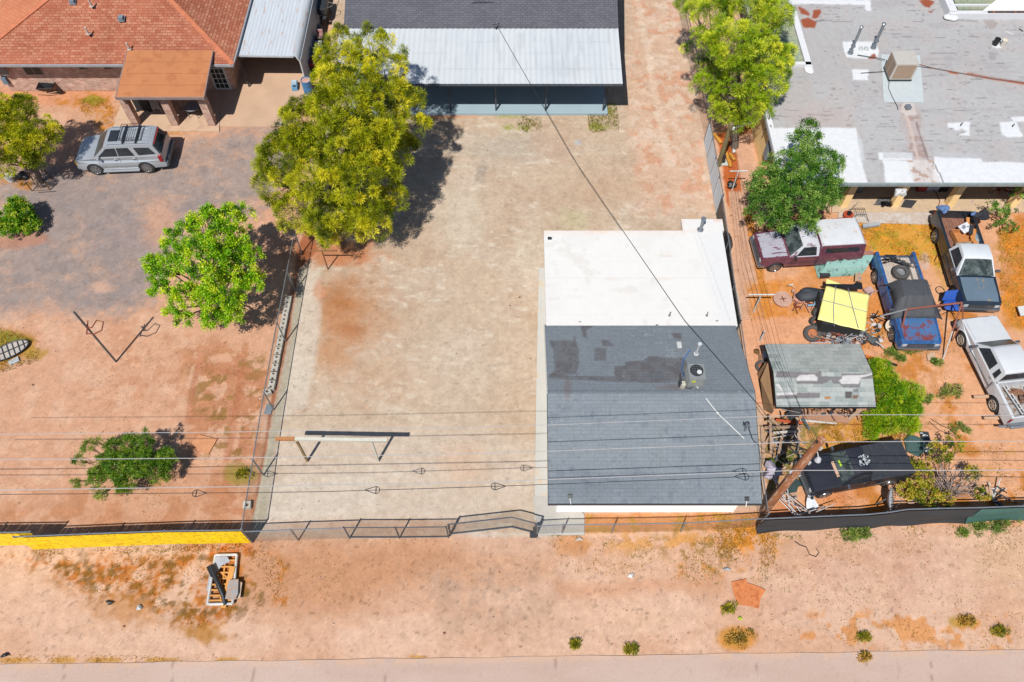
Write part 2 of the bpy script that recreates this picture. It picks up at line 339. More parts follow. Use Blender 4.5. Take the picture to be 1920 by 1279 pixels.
# ================================================================ GROUND
def spots(s, scale, thr, seed): return sstep(thr, thr+.07, fbm(s.X, s.Y, scale, seed, 3))
def paint_ground(X, Y):
    s = Paint(X, Y); s.base((231, 186, 158))
    G3 = .25+.75*sstep(.40, .56, fbm(X, Y, .2, 590, 3))
    # broad drift of tone
    s.mix(sstep(.45, .75, s.n0)*.5, (238, 198, 170)); s.mix(sstep(.5, .8, s.n1)*.3, (222, 168, 138))
    # --- left yard
    left = s.poly([(-900, -900), (600, -900), (562, 470), (450, 1000), (-900, 1000)], 6, 2)
    s.mix(left*.85, (221, 168, 136)); s.mix(left*sstep(.5, .7, s.n2)*.35, (240, 200, 172))
    gr = s.poly([(-300, 330), (120, 315), (250, 300), (420, 250), (560, 235), (640, 260), (520, 330), (470, 400), (380, 400), (330, 470), (270, 560), (190, 590), (60, 580), (-300, 560)], 50, 34)
    ga = fbm(X+Y*.4, Y*1.5, 1.3, 510, 7); gb = fbm(X, Y, .5, 511, 6); s.mix(gr*.93, (172, 155, 148)); s.mix(gr*sstep(.52, .62, ga*.5+gb*.5)*.4*(.4+.6*G3), (208, 164, 136)); s.mix(gr*sstep(.56, .66, gb)*.4*G3, (216, 176, 150)); s.mix(gr*sstep(.52, .62, fbm(X, Y, .8, 512, 7))*.45, (148, 138, 138))
    s.mix(gr*sstep(.50, .64, s.n0)*.4, (156, 144, 144))
    s.mix(s.ell(300, 420, 40, 60, .7)*.6, (226, 172, 140)); s.mix(s.ell(190, 540, 30, 14, .6)*.6, (232, 186, 158))
    s.mix(s.poly([(340, 640), (520, 640), (500, 980), (430, 1000), (330, 800)], 60, 20)*sstep(.5, .55, fbm(X, Y, .8, 31, 7))*.7, (196, 128, 88))
    s.mix(s.poly([(350, 690), (500, 660), (480, 880), (390, 860)], 60, 20)*sstep(.56, .6, fbm(X, Y, .35, 32, 5))*.8, (158, 120, 64))
    s.mix(s.poly([(200, 600), (400, 640), (360, 780), (180, 760)], 70, 20)*sstep(.56, .62, fbm(X, Y, .6, 33, 6))*.55, (205, 145, 108))
    s.mix(s.poly([(210, 900), (500, 870), (460, 1000), (-60, 1000), (-60, 960)], 50, 20)*(.25+.5*sstep(.48, .6, fbm(X, Y, .9, 34, 7))), (200, 138, 98))
    s.mix(s.line([(372, 686), (360, 740), (352, 790)], 9, 4)*.6, (190, 120, 85)); s.mix(s.line([(455, 690), (440, 780), (425, 860)], 9, 4)*.55, (190, 120, 85))
    s.mix(s.line([(370, 690), (480, 705)], 8, 4)*.4, (190, 120, 85))
    s.mix(s.poly([(-200, 165), (215, 165), (210, 190), (180, 200), (-200, 190)], 14, 6)*.6, (228, 150, 108))
    # grass by the porch
    for e in ((165, 190, 40, 18), (195, 215, 26, 30), (215, 240, 40, 12), (120, 190, 20, 8), (330, 250, 34, 7), (45, 345, 60, 14)):
        s.mix(s.ell(*e, .6, .7)*.85*G3, (206, 136, 48))
    s.mix(s.ell(172, 188, 22, 10, .5, .5)*.8, (150, 150, 40)); s.mix(s.ell(5, 650, 62, 42, .4, .4)*.9, (196, 140, 62)); s.mix(s.ell(0, 640, 40, 26, .4, .5)*.7, (120, 140, 40)); s.mix(s.ell(62, 662, 22, 14, .5, .6)*.8, (190, 150, 60))
    s.mix(s.ell(452, 890, 30, 22, .5, .6)*.7, (150, 140, 50)); s.mix(s.ell(35, 450, 60, 22, .5)*.5, (214, 140, 100))
    # --- behind, between house and grey building: concrete side yard
    s.mix(s.poly([(590, -300), (652, -300), (648, 60), (600, 200), (570, 240), (560, 130)], 3, 1), (228, 178, 142))
    # --- the paved lot in the middle
    lot = s.poly([(648, -500), (1262, -500), (1290, 60), (1308, 200), (1330, 300), (1352, 420), (1420, 700), (1432, 950), (1060, 962), (1052, 1000), (880, 1010), (480, 1016), (505, 800), (565, 500), (600, 480)], 5, 2)
    s.mix(lot, (212, 188, 164)); s.mix(lot*sstep(.45, .7, s.n0)*.5, (200, 170, 143)); s.mix(lot*sstep(.5, .72, s.n1)*.55, (216, 196, 178))
    s.mix(lot*sstep(.5, .7, fbm(X, Y, 1.4, 44))*.45, (196, 166, 140))
    wv = fbm(X*.6+Y*.5, Y*1.3, .32, 41, 4); s.mix(lot*sstep(.58, .74, wv)*sstep(.4, .6, s.n1)*.7, (236, 222, 204)); s.mix(lot*spots(s, .25, .62, 42)*.2, (190, 162, 138)); s.mix(lot*sstep(.45, .6, fbm(X, Y, .18, 46, 3))*.22, (224, 204, 182))
    back = s.poly([(1170, -500), (1262, -500), (1290, 60), (1310, 200), (1350, 400), (1200, 400), (1180, 220)], 40, 12)
    s.mix(back*.6, (232, 192, 166)); s.mix(back*spots(s, .7, .55, 43)*.6, (222, 160, 126)); s.mix(back*spots(s, .5, .57, 45)*.5, (240, 218, 200))
    s.mix(s.line([(1195, 0), (1215, 100), (1235, 210), (1252, 300)], 9, 6)*.4, (240, 218, 198))
    s.mix(s.ell(965, 275, 130, 34, .8)*.5, (186, 178, 164)); s.mix(s.ell(860, 400, 60, 80, .8)*.5, (226, 214, 196)); s.mix(s.ell(1040, 275, 60, 36, .8)*.3, (210, 160, 130))
    s.mix(s.ell(905, 322, 12, 22, .7, .8)*.45, (140, 135, 128)); s.mix(s.ell(1083, 267, 9, 6, .5)*.7, (190, 200, 205)); s.mix(s.ell(1075, 410, 50, 26, .8)*.5, (208, 202, 160))
    s.mix(s.ell(990, 480, 40, 60, .8)*.5, (228, 212, 190)); s.mix(s.ell(1150, 355, 120, 40, .8)*.4, (206, 170, 140))
    s.mix(s.ell(645, 595, 96, 112, .95, .3)*.85, (200, 140, 94)); s.mix(s.ell(636, 562, 44, 36, .95, .3)*.6, (184, 118, 66)); s.mix(s.ell(655, 620, 40, 24, .9, .3)*.5, (186, 116, 64)); s.mix(s.ell(625, 660, 36, 44, .8)*.55, (205, 150, 108))
    s.mix(s.ell(870, 700, 110, 120, .9)*.35, (222, 208, 190)); s.mix(s.ell(720, 720, 140, 60, .9)*.35, (214, 176, 144))
    s.mix(s.poly([(568, 500), (602, 500), (600, 620), (575, 760), (520, 790), (545, 640)], 14, 4)*.75, (226, 212, 196)); s.mix(s.ell(598, 545, 14, 26, .6)*.6, (216, 150, 112))
    s.mix(s.poly([(505, 800), (900, 800), (1010, 830), (1010, 960), (880, 975), (480, 1012)], 40, 16)*.55, (222, 206, 190)); s.mix(s.poly([(500, 900), (700, 890), (700, 960), (490, 990)], 40, 14)*.5, (226, 214, 200))
    s.mix(s.ell(690, 985, 200, 14, .6)*.5, (218, 170, 138)); s.mix(s.ell(870, 870, 60, 50, .8)*.4, (226, 182, 150))
    for a in range(9):   # tyre scuffs
        x0 = 660+a*14; s.mix(s.line([(x0, 740+a*4), (x0+60, 775+a*3)], 2.6, 5)*.22, (236, 224, 206))
    for a in range(0):
        x0 = 640+a*30; s.mix(s.line([(x0, 640-a*6), (x0+70, 600-a*4)], 2.6, 6)*.35, (232, 218, 198))
    s.mix(s.ell(628, 474, 100, 32, .7, .5)*.85, (204, 132, 88))
    s.mix(s.ell(832, 218, 70, 6, .6)*.6, (220, 140, 90))
    # concrete kerb strip and rust trench along the left fence
    s.mix(s.poly([(582, 400), (596, 470), (560, 505), (545, 610), (512, 770), (500, 830), (476, 1012), (470, 985), (492, 850), (505, 770), (535, 610), (556, 470)], 5, 2)*.9, (176, 104, 66))
    s.mix(s.poly([(566, 500), (576, 502), (560, 600), (528, 780), (512, 850), (497, 985), (484, 1014), (468, 1014), (476, 960), (500, 840), (520, 760), (545, 640)], 4, 2), (208, 196, 174))
    # apron at the gate, walkways
    s.mix(s.poly([(842, 1000), (1050, 1000), (1030, 1034), (985, 1044), (845, 1036)], 5, 3), (218, 200, 184))
    s.mix(s.ell(1000, 1045, 50, 14, .8)*.6, (220, 206, 196))
    s.mix(s.poly([(1260, 375), (1300, 375), (1330, 420), (1240, 420)], 10, 5)*0, (216, 200, 184))
    for e in ((958, 218, 26, 6), (950, 240, 14, 8), (985, 240, 18, 5), (1142, 208, 12, 12), (1115, 236, 14, 8), (1135, 240, 16, 6)): s.mix(s.ell(*e, .7, .9)*sstep(.42, .54, s.n3)*.8, (164, 172, 74))
    # --- orange strip in front of centre house
    s.mix(s.poly([(1085, 962), (1440, 960), (1440, 990), (1080, 998)], 6, 6)*.85, (222, 150, 90)); s.mix(s.poly([(1085, 962), (1440, 960), (1440, 990), (1080, 998)], 6, 8)*spots(s, .4, .52, 51)*.7, (196, 150, 60))
    # --- tyre tracks and trodden lines
    for a, b, w in ([(-50, 905), (500, 880)], [(0, 0)], 0), ([(0, 1195), (400, 1190), (900, 1180)], 0, 6), ([(0, 1212), (400, 1208), (900, 1200)], 0, 5), ([(1000, 1185), (1500, 1165), (1950, 1140)], 0, 6), ([(1000, 1205), (1500, 1190), (1950, 1170)], 0, 5):
        if w: s.mix(s.line(a, w, 5)*.35, (244, 208, 188))
    # --- road shoulder
    sh = s.poly([(-400, 1030), (450, 1010), (2400, 1000), (2400, 1235), (-400, 1245)], 10, 8)
    s.mix(sh*.7, (231, 191, 164)); s.mix(sh*sstep(.5, .7, s.n1)*.4, (236, 198, 174)); s.mix(sh*sstep(.5, .62, fbm(X*.5, Y, 2., 550, 6))*.4, (216, 162, 128)); s.mix(s.poly([(600, 1020), (1040, 1040), (1050, 1090), (620, 1090)], 40, 20)*.4, (212, 160, 124))
    s.mix(s.poly([(430, 1018), (850, 1012), (860, 1060), (760, 1100), (640, 1150), (430, 1140)], 80, 30)*.85, (208, 152, 114))
    s.mix(s.poly([(760, 1060), (1060, 1060), (1080, 1200), (860, 1210), (780, 1130)], 70, 30)*(.2+.4*sstep(.45, .65, s.n2)), (202, 166, 140))
    s.mix(s.poly([(820, 1070), (960, 1070), (1000, 1160), (880, 1160)], 60, 30)*sstep(.5, .65, s.n3)*.35, (170, 148, 134))
    s.mix(s.poly([(1040, 1090), (1350, 1080), (1350, 1110), (1060, 1120)], 30, 20)*.6, (216, 158, 122)); s.mix(s.ell(1220, 1160, 90, 24, .8)*.5, (232, 192, 160))
    gz = s.poly([(-30, 1035), (200, 1040), (480, 1025), (540, 1060), (520, 1130), (430, 1180), (320, 1170), (250, 1120), (160, 1110), (60, 1060)], 50, 34)
    va = fbm(X, Y, 1.5, 520, 7); vb_ = fbm(X, Y, .5, 521, 6); s.mix(gz*sstep(.455, .52, va*.6+vb_*.4)*.85*G3, (210, 138, 70)); s.mix(gz*sstep(.50, .55, va*.5+vb_*.5)*.9*G3, (196, 116, 44)); s.mix(gz*sstep(.55, .62, vb_)*.8*G3, (146, 104, 42)); s.mix(gz*sstep(.60, .64, fbm(X, Y, .3, 522, 4))*.7, (124, 96, 46)); s.mix(s.ell(420, 1030, 80, 24, .7)*sstep(.42, .5, vb_)*.8, (212, 116, 40))
    s.mix(s.ell(240, 1150, 70, 40, .8, .9)*.6, (196, 130, 60)); s.mix(s.ell(380, 1190, 50, 16, .6, .9)*.8, (190, 132, 54))
    for cx, w in ((30, 60), (120, 30), (200, 40), (310, 40), (425, 26), (780, 26)): s.mix(s.ell(cx, 1238 if cx < 500 else 1232, w, 6, .6, .8)*.85, (204, 150, 66))
    # orange / green growth along right side
    oa = fbm(X, Y, .7, 540, 7); s.mix(s.ell(1395, 1010, 70, 38, .7, .6)*sstep(.38, .48, oa)*.95*G3, (236, 152, 44)); s.mix(s.ell(1330, 1050, 110, 56, .9, .7)*sstep(.46, .54, oa)*.8*G3, (228, 152, 76)); s.mix(s.ell(1215, 1015, 130, 22, .8, .7)*sstep(.44, .54, oa)*.7, (222, 160, 78)); s.mix(s.ell(1310, 1030, 140, 50, .9, .7)*sstep(.58, .62, fbm(X, Y, .3, 541, 4))*.7, (160, 124, 50))
    s.mix(s.ell(1070, 1022, 36, 24, .6, .7)*.6, (205, 140, 80)); s.mix(s.ell(1382, 1197, 42, 26, .3, .12)*.9, (222, 152, 66)); s.mix(s.ell(1375, 1195, 22, 18, .7, .5)*.6, (166, 134, 44))
    s.mix(s.poly([(1480, 1150), (1880, 1150), (1900, 1220), (1500, 1215)], 30, 20)*spots(s, .5, .54, 55)*.85, (228, 156, 92)); s.mix(s.ell(1810, 1165, 30, 16, .5, .5)*.8, (190, 150, 60))
    s.mix(s.ell(1900, 1050, 90, 60, .9)*.45, (222, 180, 140)); s.mix(s.poly([(1440, 1030), (1760, 1010), (1760, 1160), (1440, 1160)], 80, 20)*sstep(.5, .65, s.n2)*.35, (206, 158, 138)); s.mix(s.ell(1690, 1060, 120, 60, .8)*.3, (212, 168, 145))
    # --- junkyard
    jy = s.poly([(1345, 240), (1460, 220), (1480, 395), (1960, 395), (2600, 400), (2600, 985), (1440, 985), (1432, 700), (1380, 480)], 6, 3)
    ja = fbm(X, Y, 1.2, 530, 7); s.mix(jy, (236, 178, 138)); s.mix(jy*sstep(.5, .7, s.n1)*.4, (226, 162, 122)); s.mix(jy*sstep(.56, .62, ja)*.7, (222, 146, 82)); s.mix(jy*sstep(.62, .67, ja)*.8, (206, 132, 56))
    s.mix(s.poly([(1345, 250), (1375, 250), (1395, 300), (1392, 385), (1365, 385)], 5, 3)*.95, (206, 106, 48)); s.mix(s.poly([(1376, 255), (1410, 250), (1440, 420), (1400, 420)], 5, 2)*.95, (226, 178, 150))
    s.mix(s.poly([(1366, 358), (1396, 358), (1398, 420), (1436, 600), (1392, 600)], 3, 1), (224, 176, 148)); s.mix(s.poly([(1394, 390), (1410, 400), (1450, 600), (1434, 600)], 5, 4)*.9, (228, 148, 62))
    s.mix(s.poly([(1385, 600), (1510, 590), (1530, 640), (1440, 645), (1430, 760), (1415, 760)], 8, 4)*.85, (240, 176, 136)); s.mix(s.poly([(1400, 530), (1500, 520), (1520, 590), (1410, 600)], 16, 10)*.85*(.6+.4*G3), (230, 148, 66))
    s.mix(s.poly([(1600, 415), (1760, 415), (1765, 500), (1720, 480), (1640, 480), (1620, 430)], 10, 8)*.95, (226, 164, 70)); s.mix(s.poly([(1600, 415), (1760, 415), (1765, 500), (1640, 480)], 10, 8)*G3*.8, (238, 160, 40)); s.mix(s.poly([(1650, 425), (1770, 422), (1775, 560), (1745, 480)], 14, 10)*.6, (222, 168, 80))
    s.mix(s.poly([(1600, 420), (1760, 420), (1765, 500), (1640, 480)], 20, 8)*spots(s, .35, .55, 62)*.7, (176, 160, 50)); s.mix(s.ell(1735, 490, 12, 18, .4)*.7, (212, 190, 182))
    s.mix(s.poly([(1870, 430), (2100, 400), (2100, 620), (1880, 615), (1870, 560), (1900, 540)], 20, 12)*.95, (222, 146, 72)); s.mix(s.poly([(1870, 430), (2100, 400), (2100, 620), (1880, 615), (1870, 560), (1900, 540)], 20, 12)*G3*sstep(.45, .55, ja)*.9, (236, 146, 44)); s.mix(s.poly([(1870, 430), (2100, 400), (2100, 620), (1880, 615)], 20, 12)*spots(s, .4, .55, 63)*.5, (190, 150, 60))
    s.mix(s.ell(1640, 605, 30, 70, .6, .5)*.9*(.6+.4*G3), (228, 140, 56)); s.mix(s.poly([(1500, 500), (1660, 510), (1660, 560), (1620, 640), (1500, 560)], 20, 14)*.6, (226, 150, 80)); s.mix(s.ell(1690, 660, 60, 14, .7, .6)*.4, (214, 160, 90)); s.mix(s.poly([(1500, 790), (1640, 780), (1700, 830), (1620, 850), (1500, 860)], 16, 12)*.9*G3, (214, 156, 60)); s.mix(s.poly([(1430, 780), (1560, 790), (1500, 900), (1440, 930)], 20, 16)*.8*G3, (128, 126, 72))
    s.mix(s.ell(1560, 930, 60, 40, .7, .5)*.7, (226, 140, 84)); s.mix(s.ell(1470, 960, 40, 26, .7)*.7, (214, 130, 80)); s.mix(s.poly([(1720, 600), (1800, 600), (1800, 800), (1720, 800)], 40, 20)*spots(s, .4, .6, 64)*.6, (216, 148, 90)); s.mix(s.poly([(1800, 840), (1960, 830), (1960, 940), (1850, 930)], 30, 16)*spots(s, .4, .58, 65)*.6, (214, 156, 84))
    s.mix(s.ell(1655, 870, 260, 6, .5, .2)*.25, (210, 140, 105))
    # tiny dark and light litter in the grain
    s.mul(spots(s, .16, .74, 71)*.8, .72); s.mul(spots(s, .13, .76, 72)*.8, 1.2)
    s.mul(sh*spots(s, .18, .73, 73)*.9, .62)
    return s.c*np.array([1.02, 1.005, .965])
def gz(X, Y):
    near = (np.abs(X) < 45) & (Y > 0) & (Y < 58)
    return np.where(near, (fbm(X, Y, 2.5, 80)-.5)*.05, 0.0)-.02
far = [1500, 700, 350, 180, 110, 75, 56, 46]
xs = np.concatenate([-np.array(far), np.arange(-36, 36.01, .075), np.array(far[::-1])])
ys = np.concatenate([[-1500, -600, -200, -80, -30, -10, 0], np.arange(3.5, 48.5, .075), [52, 56, 66, 80, 120, 250, 600, 1500]])
ground = grid_sheet('ground', xs, ys, gz, paint_ground, painted('dirt', s1=5.0, s2=26.0, amt=.09, bump=.16, peb=.8))
tag(ground, 'pink and tan desert dirt with orange weeds and gravel', 'ground', kind='structure')
def paint_road(X, Y):
    s = Paint(X, Y, .01); s.base((216, 187, 170)); s.mix(sstep(.4, .7, s.n1)*.4, (224, 196, 180)); s.mix(sstep(.45, .7, fbm(X, Y*4, 3., 21))*.35, (206, 174, 156))
    s.mul(spots(s, .12, .7, 22)*.5, .86)
    ed = 1-sstep(2, 16, s.py-1246+(s.px/1920)*28); s.mix(ed*sstep(.42, .55, s.n2*.6+s.n3*.4), (229, 190, 163)); s.mix(np.clip(1-abs(fbm(X, Y, 5., 23, 6)-.5)/.0035, 0, 1)*.35, (176, 144, 130)); s.mix(sstep(.5, .62, fbm(X*.15, Y, .8, 24))*.3, (226, 200, 186))
    for x, xb in ((122, 116), (325, 318), (478, 470), (722, 716), (1042, 1040), (1418, 1420), (1625, 1630), (1745, 1752)): s.mix(s.line([(x, 1235), (xb, 1330)], 1.7, 3)*.55, (160, 126, 112))
    return s.c
ya, yb = W(0, 1246).y, W(1920, 1218).y; slope = (yb-ya)/(W(1920, 1218).x-W(0, 1246).x)
rx = np.concatenate([[-1500, -400, -100, -50], np.arange(-26, 26, .1), [50, 100, 400, 1500]]); ry = np.linspace(0, 1, 90)
def road_mesh():
    me = grid_sheet('road', rx, ry, lambda X, Y: X*0+.004, lambda X, Y: paint_road(X, -4.5+Y*((ya+(X-W(0, 1246).x)*slope+.012*np.sin(X*.9)+.012*np.sin(X*2.3+1))+4.5)), painted('asphalt', s1=14, s2=60, amt=.07, bump=.15))
    n = len(me.data.vertices); co = np.zeros(n*3, dtype=np.float32); me.data.vertices.foreach_get('co', co); co = co.reshape(-1, 3)
    edge = ya+(np.clip(co[:, 0], -60, 60)-W(0, 1246).x)*slope+.012*np.sin(co[:, 0]*.9)+.012*np.sin(co[:, 0]*2.3+1)
    co[:, 1] = -4.5+co[:, 1]*(edge+4.5); co[:, 2] = .012; me.data.vertices.foreach_set('co', co.ravel()); me.data.update(); return me
road = tag(road_mesh(), 'pale worn pinkish asphalt street along the bottom', 'road', kind='structure')
# ---------------------------------------------------------------- concrete slabs
def slab_struct(name, px, z, t, mat, label):
    m = MB(); m.slab([W(x, y, z) for x, y in px], t); return tag(m.build(name, mat, bevel=.01), label, 'paving', kind='structure')
conc_tan = M('concrete_tan', C(226, 190, 158), .9, var=.06, sc=.8, fine=9, alt=C(214, 176, 146), altcov=.3)
conc_pink = M('concrete_pink', C(222, 184, 152), .9, var=.08, sc=.8, fine=12)
conc_pale = M('concrete_pale', C(216, 212, 202), .9, var=.05, sc=.7, fine=12, alt=C(226, 204, 176), altcov=.25)
slab_struct('patio', [(211, 239), (247, 239), (247, 246), (411, 246), (412, 168), (236, 168)], .06, .1, conc_tan, 'tan concrete patio under the porch')
slab_struct('driveway', [(412, 237), (556, 237), (566, 200), (582, 120), (590, -60), (470, -60), (372, 168), (412, 168)], .05, .1, conc_pink, 'tan concrete drive leading under the carport')
slab_struct('driveway_mud_edge', [(519, 236), (527, 227), (545, 235)], .056, .02, M('cement_patch', C(226, 216, 200), .9), 'pale cement patch at the drive edge')
slab_struct('path', [(1010, 502), (1060, 502), (1060, 640), (1060, 975), (1002, 975), (1005, 760)], .05, .08, conc_pale, 'pale concrete walk along the west wall of the shingled house')
slab_struct('front_walk', [(1000, 930), (1062, 930), (1096, 965), (1096, 1003), (1009, 1003)], .055, .08, M('concrete_grey', C(206, 200, 190), .9, var=.05), 'grey concrete walk at the front gate')
slab_struct('porch_paving', [(1560, 397), (2060, 397), (2060, 330), (1560, 330)], .10, .14, M('concrete_porch', C(226, 196, 160), .9, var=.06, alt=C(206, 180, 160), altcov=.3), 'tan concrete porch floor of the flat roofed house')
slab_struct('yard_paving', [(1572, 416), (1790, 421), (1792, 398), (1572, 398)], .05, .09, M('concrete_yard', C(214, 196, 182), .9, var=.07, alt=C(222, 216, 210), altcov=.4), 'worn concrete apron before the porch')
# ================================================================ BUILDINGS
MW = M('white_paint', C(236, 236, 232), .6, var=.04)
MGALV = M('galvanised', C(165, 172, 178), .4, metal=.5, var=.12)
MDARK = M('dark_metal', C(62, 64, 68), .5, var=.2)
MBLACK = M('black_plastic', C(38, 39, 42), .45, var=.2)
MWIRE = M('black_cable', C(40, 42, 46), .6, var=.1)
MLWIRE = M('bare_cable', C(225, 224, 222), .35, metal=.3, var=.05)
# ---------------------------------------------------------------- centre house: white flat roof + dark shingles
H = thing('shingled_house', 'single storey house with white flat rear roof and dark grey shingled front roof', 'house', (5.7, 18, 0))
m = MB(); m.box((5.7, 18.1, 1.25), (7.6, 13.0, 2.5)); m.box((9.0, 24.7, 1.3), (1.5, .5, 2.6)); m.build('wall', M('white_stucco', C(250, 246, 240, 1.7), .9, var=.03, bump=.2), H)
def shz(X, Y): return np.where(Y < 15.28, 2.6+(Y-11.04)/(15.28-11.04)*1.5, 4.1-(Y-15.28)/(19.19-15.28)*1.0)
def paint_shingle(X, Y):
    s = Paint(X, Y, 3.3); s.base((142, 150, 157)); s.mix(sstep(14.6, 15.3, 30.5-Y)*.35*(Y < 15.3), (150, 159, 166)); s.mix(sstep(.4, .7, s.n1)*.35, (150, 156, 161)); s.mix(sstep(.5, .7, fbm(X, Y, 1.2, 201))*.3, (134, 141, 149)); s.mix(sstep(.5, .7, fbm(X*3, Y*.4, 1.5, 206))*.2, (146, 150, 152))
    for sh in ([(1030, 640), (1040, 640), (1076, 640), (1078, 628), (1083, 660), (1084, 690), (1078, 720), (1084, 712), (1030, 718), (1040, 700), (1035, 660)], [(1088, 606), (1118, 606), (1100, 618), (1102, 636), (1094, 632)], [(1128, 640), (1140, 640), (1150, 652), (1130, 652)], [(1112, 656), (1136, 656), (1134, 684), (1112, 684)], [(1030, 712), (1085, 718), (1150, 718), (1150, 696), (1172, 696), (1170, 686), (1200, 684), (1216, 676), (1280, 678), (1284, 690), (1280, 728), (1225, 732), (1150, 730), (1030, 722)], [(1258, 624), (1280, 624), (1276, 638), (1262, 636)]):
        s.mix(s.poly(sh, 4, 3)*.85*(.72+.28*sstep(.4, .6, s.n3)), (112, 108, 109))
    s.mix(s.poly([(1216, 714), (1240, 714), (1240, 724), (1216, 724)], 3, 1)*.8, (118, 124, 130))
    s.mix(s.poly([(1180, 606), (1260, 606), (1262, 680), (1190, 680)], 26, 8)*(1-sstep(.0, .022, abs(fbm(X, Y*.8, .5, 202)-.5)))*.6, (186, 192, 196))
    s.mix(s.ell(1062, 745, 8, 26, .6)*.5, (136, 118, 112)); s.mix(s.ell(1260, 742, 40, 6, .6)*.5, (130, 114, 108)); s.mix(spots(s, .3, .66, 203)*.3*(Y < 15), (98, 110, 124))
    s.mix(np.clip(1-abs(Y-15.28)/.13, 0, 1)*.7, (104, 112, 120)); s.mix(spots(s, .1, .79, 204)*.8, (170, 176, 180))
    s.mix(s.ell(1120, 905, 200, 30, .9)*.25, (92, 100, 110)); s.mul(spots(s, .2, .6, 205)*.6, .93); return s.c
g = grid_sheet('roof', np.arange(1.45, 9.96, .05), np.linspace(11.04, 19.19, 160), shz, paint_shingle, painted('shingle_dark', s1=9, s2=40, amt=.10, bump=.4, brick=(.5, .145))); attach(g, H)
m = MB()
for x in (1.43, 9.97):
    m.add([(x, 11.02, 2.59), (x, 15.28, 4.09), (x, 19.19, 3.09), (x, 19.19, 2.93), (x, 15.28, 3.93), (x, 11.02, 2.43)], [(0, 1, 2, 3, 4, 5)])
m.quad((1.43, 11.02, 2.43), (9.97, 11.02, 2.43), (9.97, 11.02, 2.6), (1.43, 11.02, 2.6))
m.quad((1.44, 11.03, 2.43), (9.96, 11.03, 2.43), (9.96, 15.28, 3.9), (1.44, 15.28, 3.9))
m.build('fascia', M('fascia_dark', C(70, 78, 86), .7), H)
def paint_white(X, Y):
    s = Paint(X, Y, 3.2); s.base((249, 246, 240)); s.mix(sstep(.45, .7, s.n0)*.5, (244, 239, 230)); s.mix(sstep(.52, .7, fbm(X, Y, 1.6, 221, 6))*.3, (236, 232, 224)); s.mix(np.clip(1-abs(((Y-19.2) % .98)-.5)/.018, 0, 1)*.5, (228, 224, 216)); s.mix(sstep(.66, .74, fbm(X, Y, .5, 222, 5))*.3, (222, 212, 200)); back = sstep(24.0, 24.35, Y)*(X < 8.3)
    s.mix(back*(.35+.6*sstep(.4, .65, s.n2)), (250, 226, 210)); s.mix(s.ell(1300, 436, 22, 4, .6)*.4, (248, 220, 204)); s.mix(s.ell(1346, 416, 10, 4, .6)*.7, (244, 214, 198))
    for a, b in ((1130, 481), (1250, 481), (1150, 524), (1240, 524), (1080, 555)): s.mix(s.ell(a, b, 20, 3, .8, .8)*.3, (240, 214, 200))
    s.mix(s.poly([(1310, 440), (1365, 430), (1390, 600), (1350, 600)], 30, 10)*.6, (240, 240, 240)); s.mix(s.line([(1305, 430), (1370, 600)], 1.6, 1)*.6, (222, 220, 218)); s.mix(s.line([(1298, 434), (1352, 580)], 1.4, 1)*.4, (226, 224, 222))
    for (a, b) in ((1088, 602), (1232, 608), (1345, 600)): s.mix(s.ell(a, b, 2.5, 1.5, .4, .2), (110, 100, 96))
    return s.c
wm = painted('white_roof_coat', s1=3, s2=18, amt=.02, bump=.08)
zf = lambda X, Y: 3.12+(Y-19.19)*.035
g = grid_sheet('flat_roof', np.linspace(1.52, 10.05, 140), np.linspace(19.1, 24.39, 100), zf, paint_white, wm); attach(g, H)
g2 = grid_sheet('flat_roof', np.linspace(8.16, 10.14, 40), np.linspace(24.39, 25.08, 16), zf, paint_white, wm); attach(g2, H)
m = MB(); m.slab([(1.52, 19.1, 3.115), (10.04, 19.1, 3.115), (10.04, 24.38, 3.29), (1.52, 24.38, 3.29)], .18); m.slab([(8.165, 24.38, 3.29), (10.13, 24.38, 3.29), (10.13, 25.07, 3.315), (8.165, 25.07, 3.315)], .18)
m.build('roof_edge', M('drip_edge', C(225, 224, 222), .6), H)
def pipe(name, parent, px, py, z, r, h, mat, cap=None, lean=(0, 0)):
    b = W(px, py, z); m = MB(); m.tube([b, (b.x+lean[0]*h, b.y+lean[1]*h, b.z+h)], r, 10)
    m.cyl((b.x, b.y, b.z), r*2.2, .04, 12)
    if cap: m.cyl((b.x+lean[0]*h, b.y+lean[1]*h, b.z+h), r*1.7, .09, 12)
    return m.build(name, mat, parent)
pipe('vent_pipe', H, 1313, 431, 3.32, .07, .75, MGALV, True)
pipe('vent_pipe', H, 1305, 664, 3.75, .05, .75, M('vent_white', C(222, 224, 226), .5), True)
for a, b in ((1255, 592), (1325, 592)): pipe('vent_pipe', H, a, b, 3.16, .025, .3, MGALV)
m = MB(); q = W(1273, 648, 3.6); m.box((q.x, q.y, q.z+.05), (.19, .3, .10), rx=-.25); m.build('roof_vent', MW, H)
m = MB(); q = W(1029, 449, 3.3); m.box((q.x+.03, q.y, q.z+.09), (.17, .07, .12)); m.build('flood_light', MBLACK, H)
for a, b in ((1068, 932), (1400, 937)):
    q = W(a, b, 2.75); m = MB(); m.box((q.x, q.y, q.z+.06), (.17, .15, .03), rx=.5); r = m.build('solar_light', MBLACK, H)
    m = MB(); m.bar((q.x, q.y-.02, q.z+.03), (q.x+(.05 if a < 1200 else -.05), q.y-.26, q.z-.1), .03); m.build('arm', MW, r)
a = W(1305, 726, 3.95); b = W(1346, 773, 4.0); c = W(1394, 824, 3.4); m = MB(); m.tube([(a.x, a.y, 4.05), (b.x, b.y, 3.93), (c.x, c.y, 3.5)], .022, 6); m.cyl((b.x, b.y, 3.9), .05, .06); m.build('conduit', MW, H)
